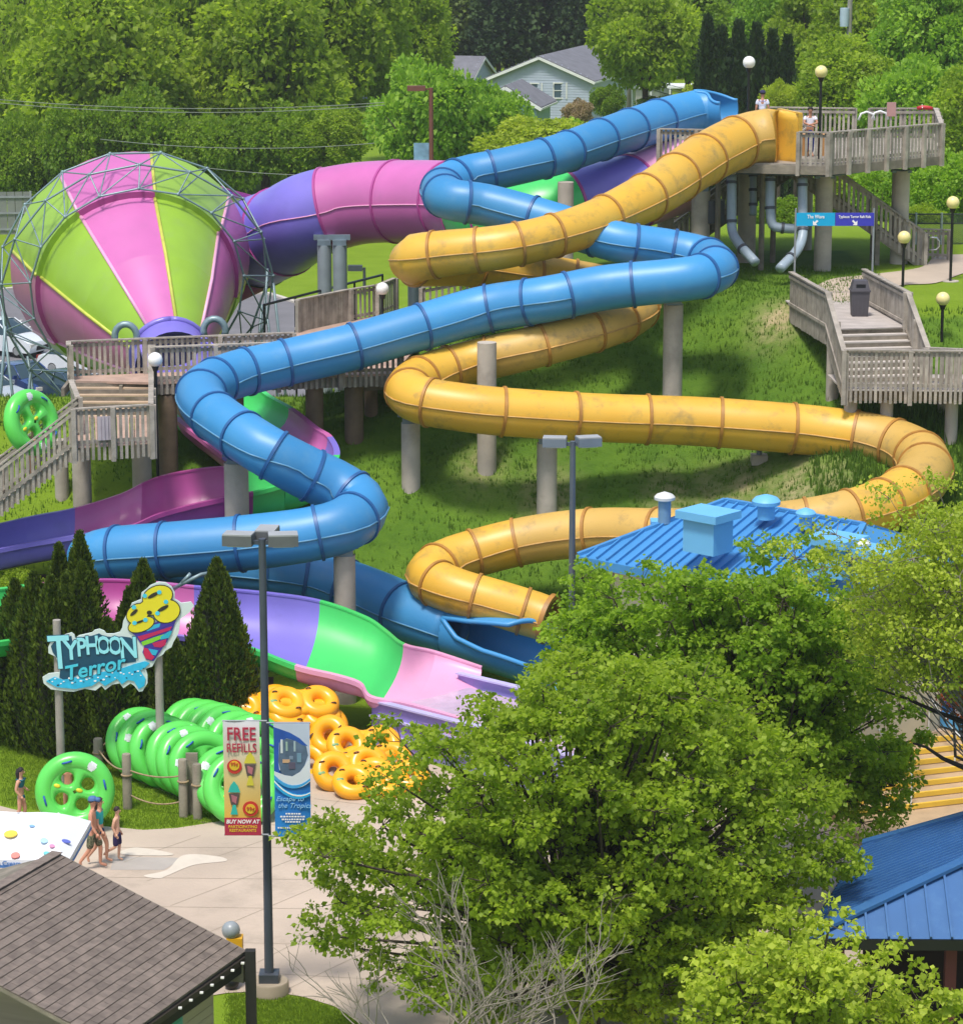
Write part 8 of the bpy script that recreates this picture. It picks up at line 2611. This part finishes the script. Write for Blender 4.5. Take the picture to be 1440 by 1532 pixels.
near_tree('young_tree', 'yellow tipped young tree crown at the bottom edge before the dark pavilion opening', T4, 50, 1.8, 60, .42, 11, 24, .105, LV_TIP, (PZ(1180, 1700, 50).x, PZ(1180, 1700, 50).y), 4, spray_r=.17,
          extra=[(1375, 1500, 0), (1400, 1495, 0), (1240, 1385, 0), (1180, 1378, 0), (1320, 1440, 0), (1440, 1525, 0)])
# reddish leaves at the right edge
T5 = [(1395, 1040), (1425, 1010), (1470, 1000), (1500, 1060), (1450, 1085), (1405, 1078)]
near_tree('red_leaved_tree', 'red leaved branch ends at the right edge above the yellow steps', T5, 70, .8, 16, .35, 8, 18, .09, LV_RED, (PZ(1500, 1250, 70).x, PZ(1500, 1250, 70).y), 6, spray_r=.2)
# long dark twigs reaching in from the right
mb = MB()
# bare shrub
bs_root = empty('bare_shrub', 'leafless grey twiggy shrub in front of the large maple at the bottom edge', 'shrub', (PZ(700, 1640, 53).x, PZ(700, 1640, 53).y, 0))
rb_ = random.Random(12)
mb = MB(); tips = []
def grow(p, d, L0, r, depth):
    n_ = 4; pts = [p]; q = p
    for k in range(n_):
        d = (d + Vector((rb_.uniform(-.28, .28), rb_.uniform(-.28, .28), rb_.uniform(-.12, .16)))).normalized()
        q = q + d * L0 / n_; pts.append(q)
    mb.tube(pts, [r * (1 - .12 * i) for i in range(n_ + 1)], 4, cap=False)
    if depth == 0: tips.append(q); return
    for k in range(rb_.choice((2, 3))):
        a = pts[rb_.randrange(2, n_ + 1)]
        nd = (d + Vector((rb_.uniform(-1, 1), rb_.uniform(-.9, .9), rb_.uniform(-.3, .7))) * .85).normalized()
        grow(a, nd, L0 * rb_.uniform(.62, .85), r * .66, depth - 1)
for (x, w) in ((660, 0), (700, 0), (760, .2), (820, 0), (640, -.3), (730, -.4), (790, .3)):
    b0_ = PZ(x, 1600, 52 + w * 3); b0_.z = 2.3
    for k in range(1): grow(b0_, Vector((rb_.uniform(-.6, .6), rb_.uniform(-.4, .4), 1)).normalized(), 1.75, .042, 4)
for (x, w) in ((660, 0), (700, 0), (760, .2), (820, 0), (640, -.3), (730, -.4), (790, .3)):
    q = PZ(x, 1600, 52 + w * 3); mb.tube([(bs_root.location.x * .5 + q.x * .5, q.y, 0), (q.x, q.y, 2.35)], [.06, .045], 6)
mb.build('branches', mat('pale_grey_twigs', '#857d70', .9, .2, 3), bs_root, smooth='all', fix=False)
# dark limbs of the locust across the steps
lroot_ = [o for o in COL.objects if o.name.startswith('honey_locust')][0]
mb = MB()
for pts in ([(1500, 1110), (1440, 1080), (1400, 1065), (1355, 1045), (1310, 1030)], [(1500, 1180), (1440, 1148), (1410, 1135), (1385, 1118), (1365, 1112)], [(1480, 960), (1440, 900), (1400, 840), (1380, 790)], [(1470, 900), (1400, 880), (1350, 850)], [(1500, 1000), (1430, 960), (1380, 940), (1340, 900)]):
    w = [PZ(a, b, 63.5) for a, b in pts]; mb.tube(w, list(np.linspace(.07, .02, len(w))), 6, cap=False)
mb.build('limbs', mat('dark_bark', '#241f18', .95, .2), lroot_, smooth='all', fix=False)
# coarse weeds at the foot of the hill columns
n = 2600
gx = rng.uniform(10, 19, n); gy = rng.uniform(84, 92, n)
o = grass_patch('tall_weeds', np.stack([gx, gy, terrain(gx, gy)], 1), .2, .45, .03, M_BLADE, per=4); tag(o, kind='stuff')

# mown lawn blades near the camera, so that the lawns have a nap and soft edges
M_LAWN = leafmat('lawn_blades', (.13, .22, .012), (.21, .31, .025), .8, .3)
def lawn(px0, px1, py0, py1, n, excl):
    out_ = []
    rl_ = random.Random(px0)
    for k in range(n):
        x, y = rl_.uniform(px0, px1), rl_.uniform(py0, py1)
        if excl(x, y): continue
        p = P(x, y, 0); out_.append((p.x, p.y, tz(p.x, p.y)))
    return out_
pl_px = [(60, 1222), (140, 1236), (215, 1243), (265, 1240), (330, 1230), (300, 1200), (200, 1165), (150, 1130)]
pts_ = lawn(0, 150, 1095, 1225, 9000, lambda x, y: y > 1205 + .13 * x or (x > 130 and y < 1150))
pts_ += lawn(100, 330, 1120, 1246, 12000, lambda x, y: (not inpoly(x, y, [(0, 1207), (60, 1221), (140, 1235), (215, 1242), (265, 1239), (325, 1230), (298, 1201), (200, 1166), (150, 1132), (100, 1110)])))
pts_ += lawn(340, 560, 1480, 1560, 9000, lambda x, y: not inpoly(x, y, [(340, 1488), (400, 1486), (455, 1495), (500, 1509), (555, 1546), (590, 1590), (340, 1590)]))
o = grass_patch('lawn_grass', np.array(pts_), .03, .075, .012, M_LAWN, per=3); tag(o, kind='stuff')

# thin summer air over the whole place
hm = bpy.data.materials.new('haze_air'); hm.use_nodes = True
N, L = hm.node_tree.nodes, hm.node_tree.links
N.clear(); out = N.new('ShaderNodeOutputMaterial'); pvn = N.new('ShaderNodeVolumePrincipled')
pvn.inputs['Color'].default_value = (.92, .93, .92, 1); pvn.inputs['Density'].default_value = 0.0002; pvn.inputs['Anisotropy'].default_value = .2
L.new(pvn.outputs[0], out.inputs['Volume'])
mb = MB(); mb.box((0, 1050, 16), (1900, 2400, 36)); o = mb.build('haze', hm); tag(o, kind='stuff')
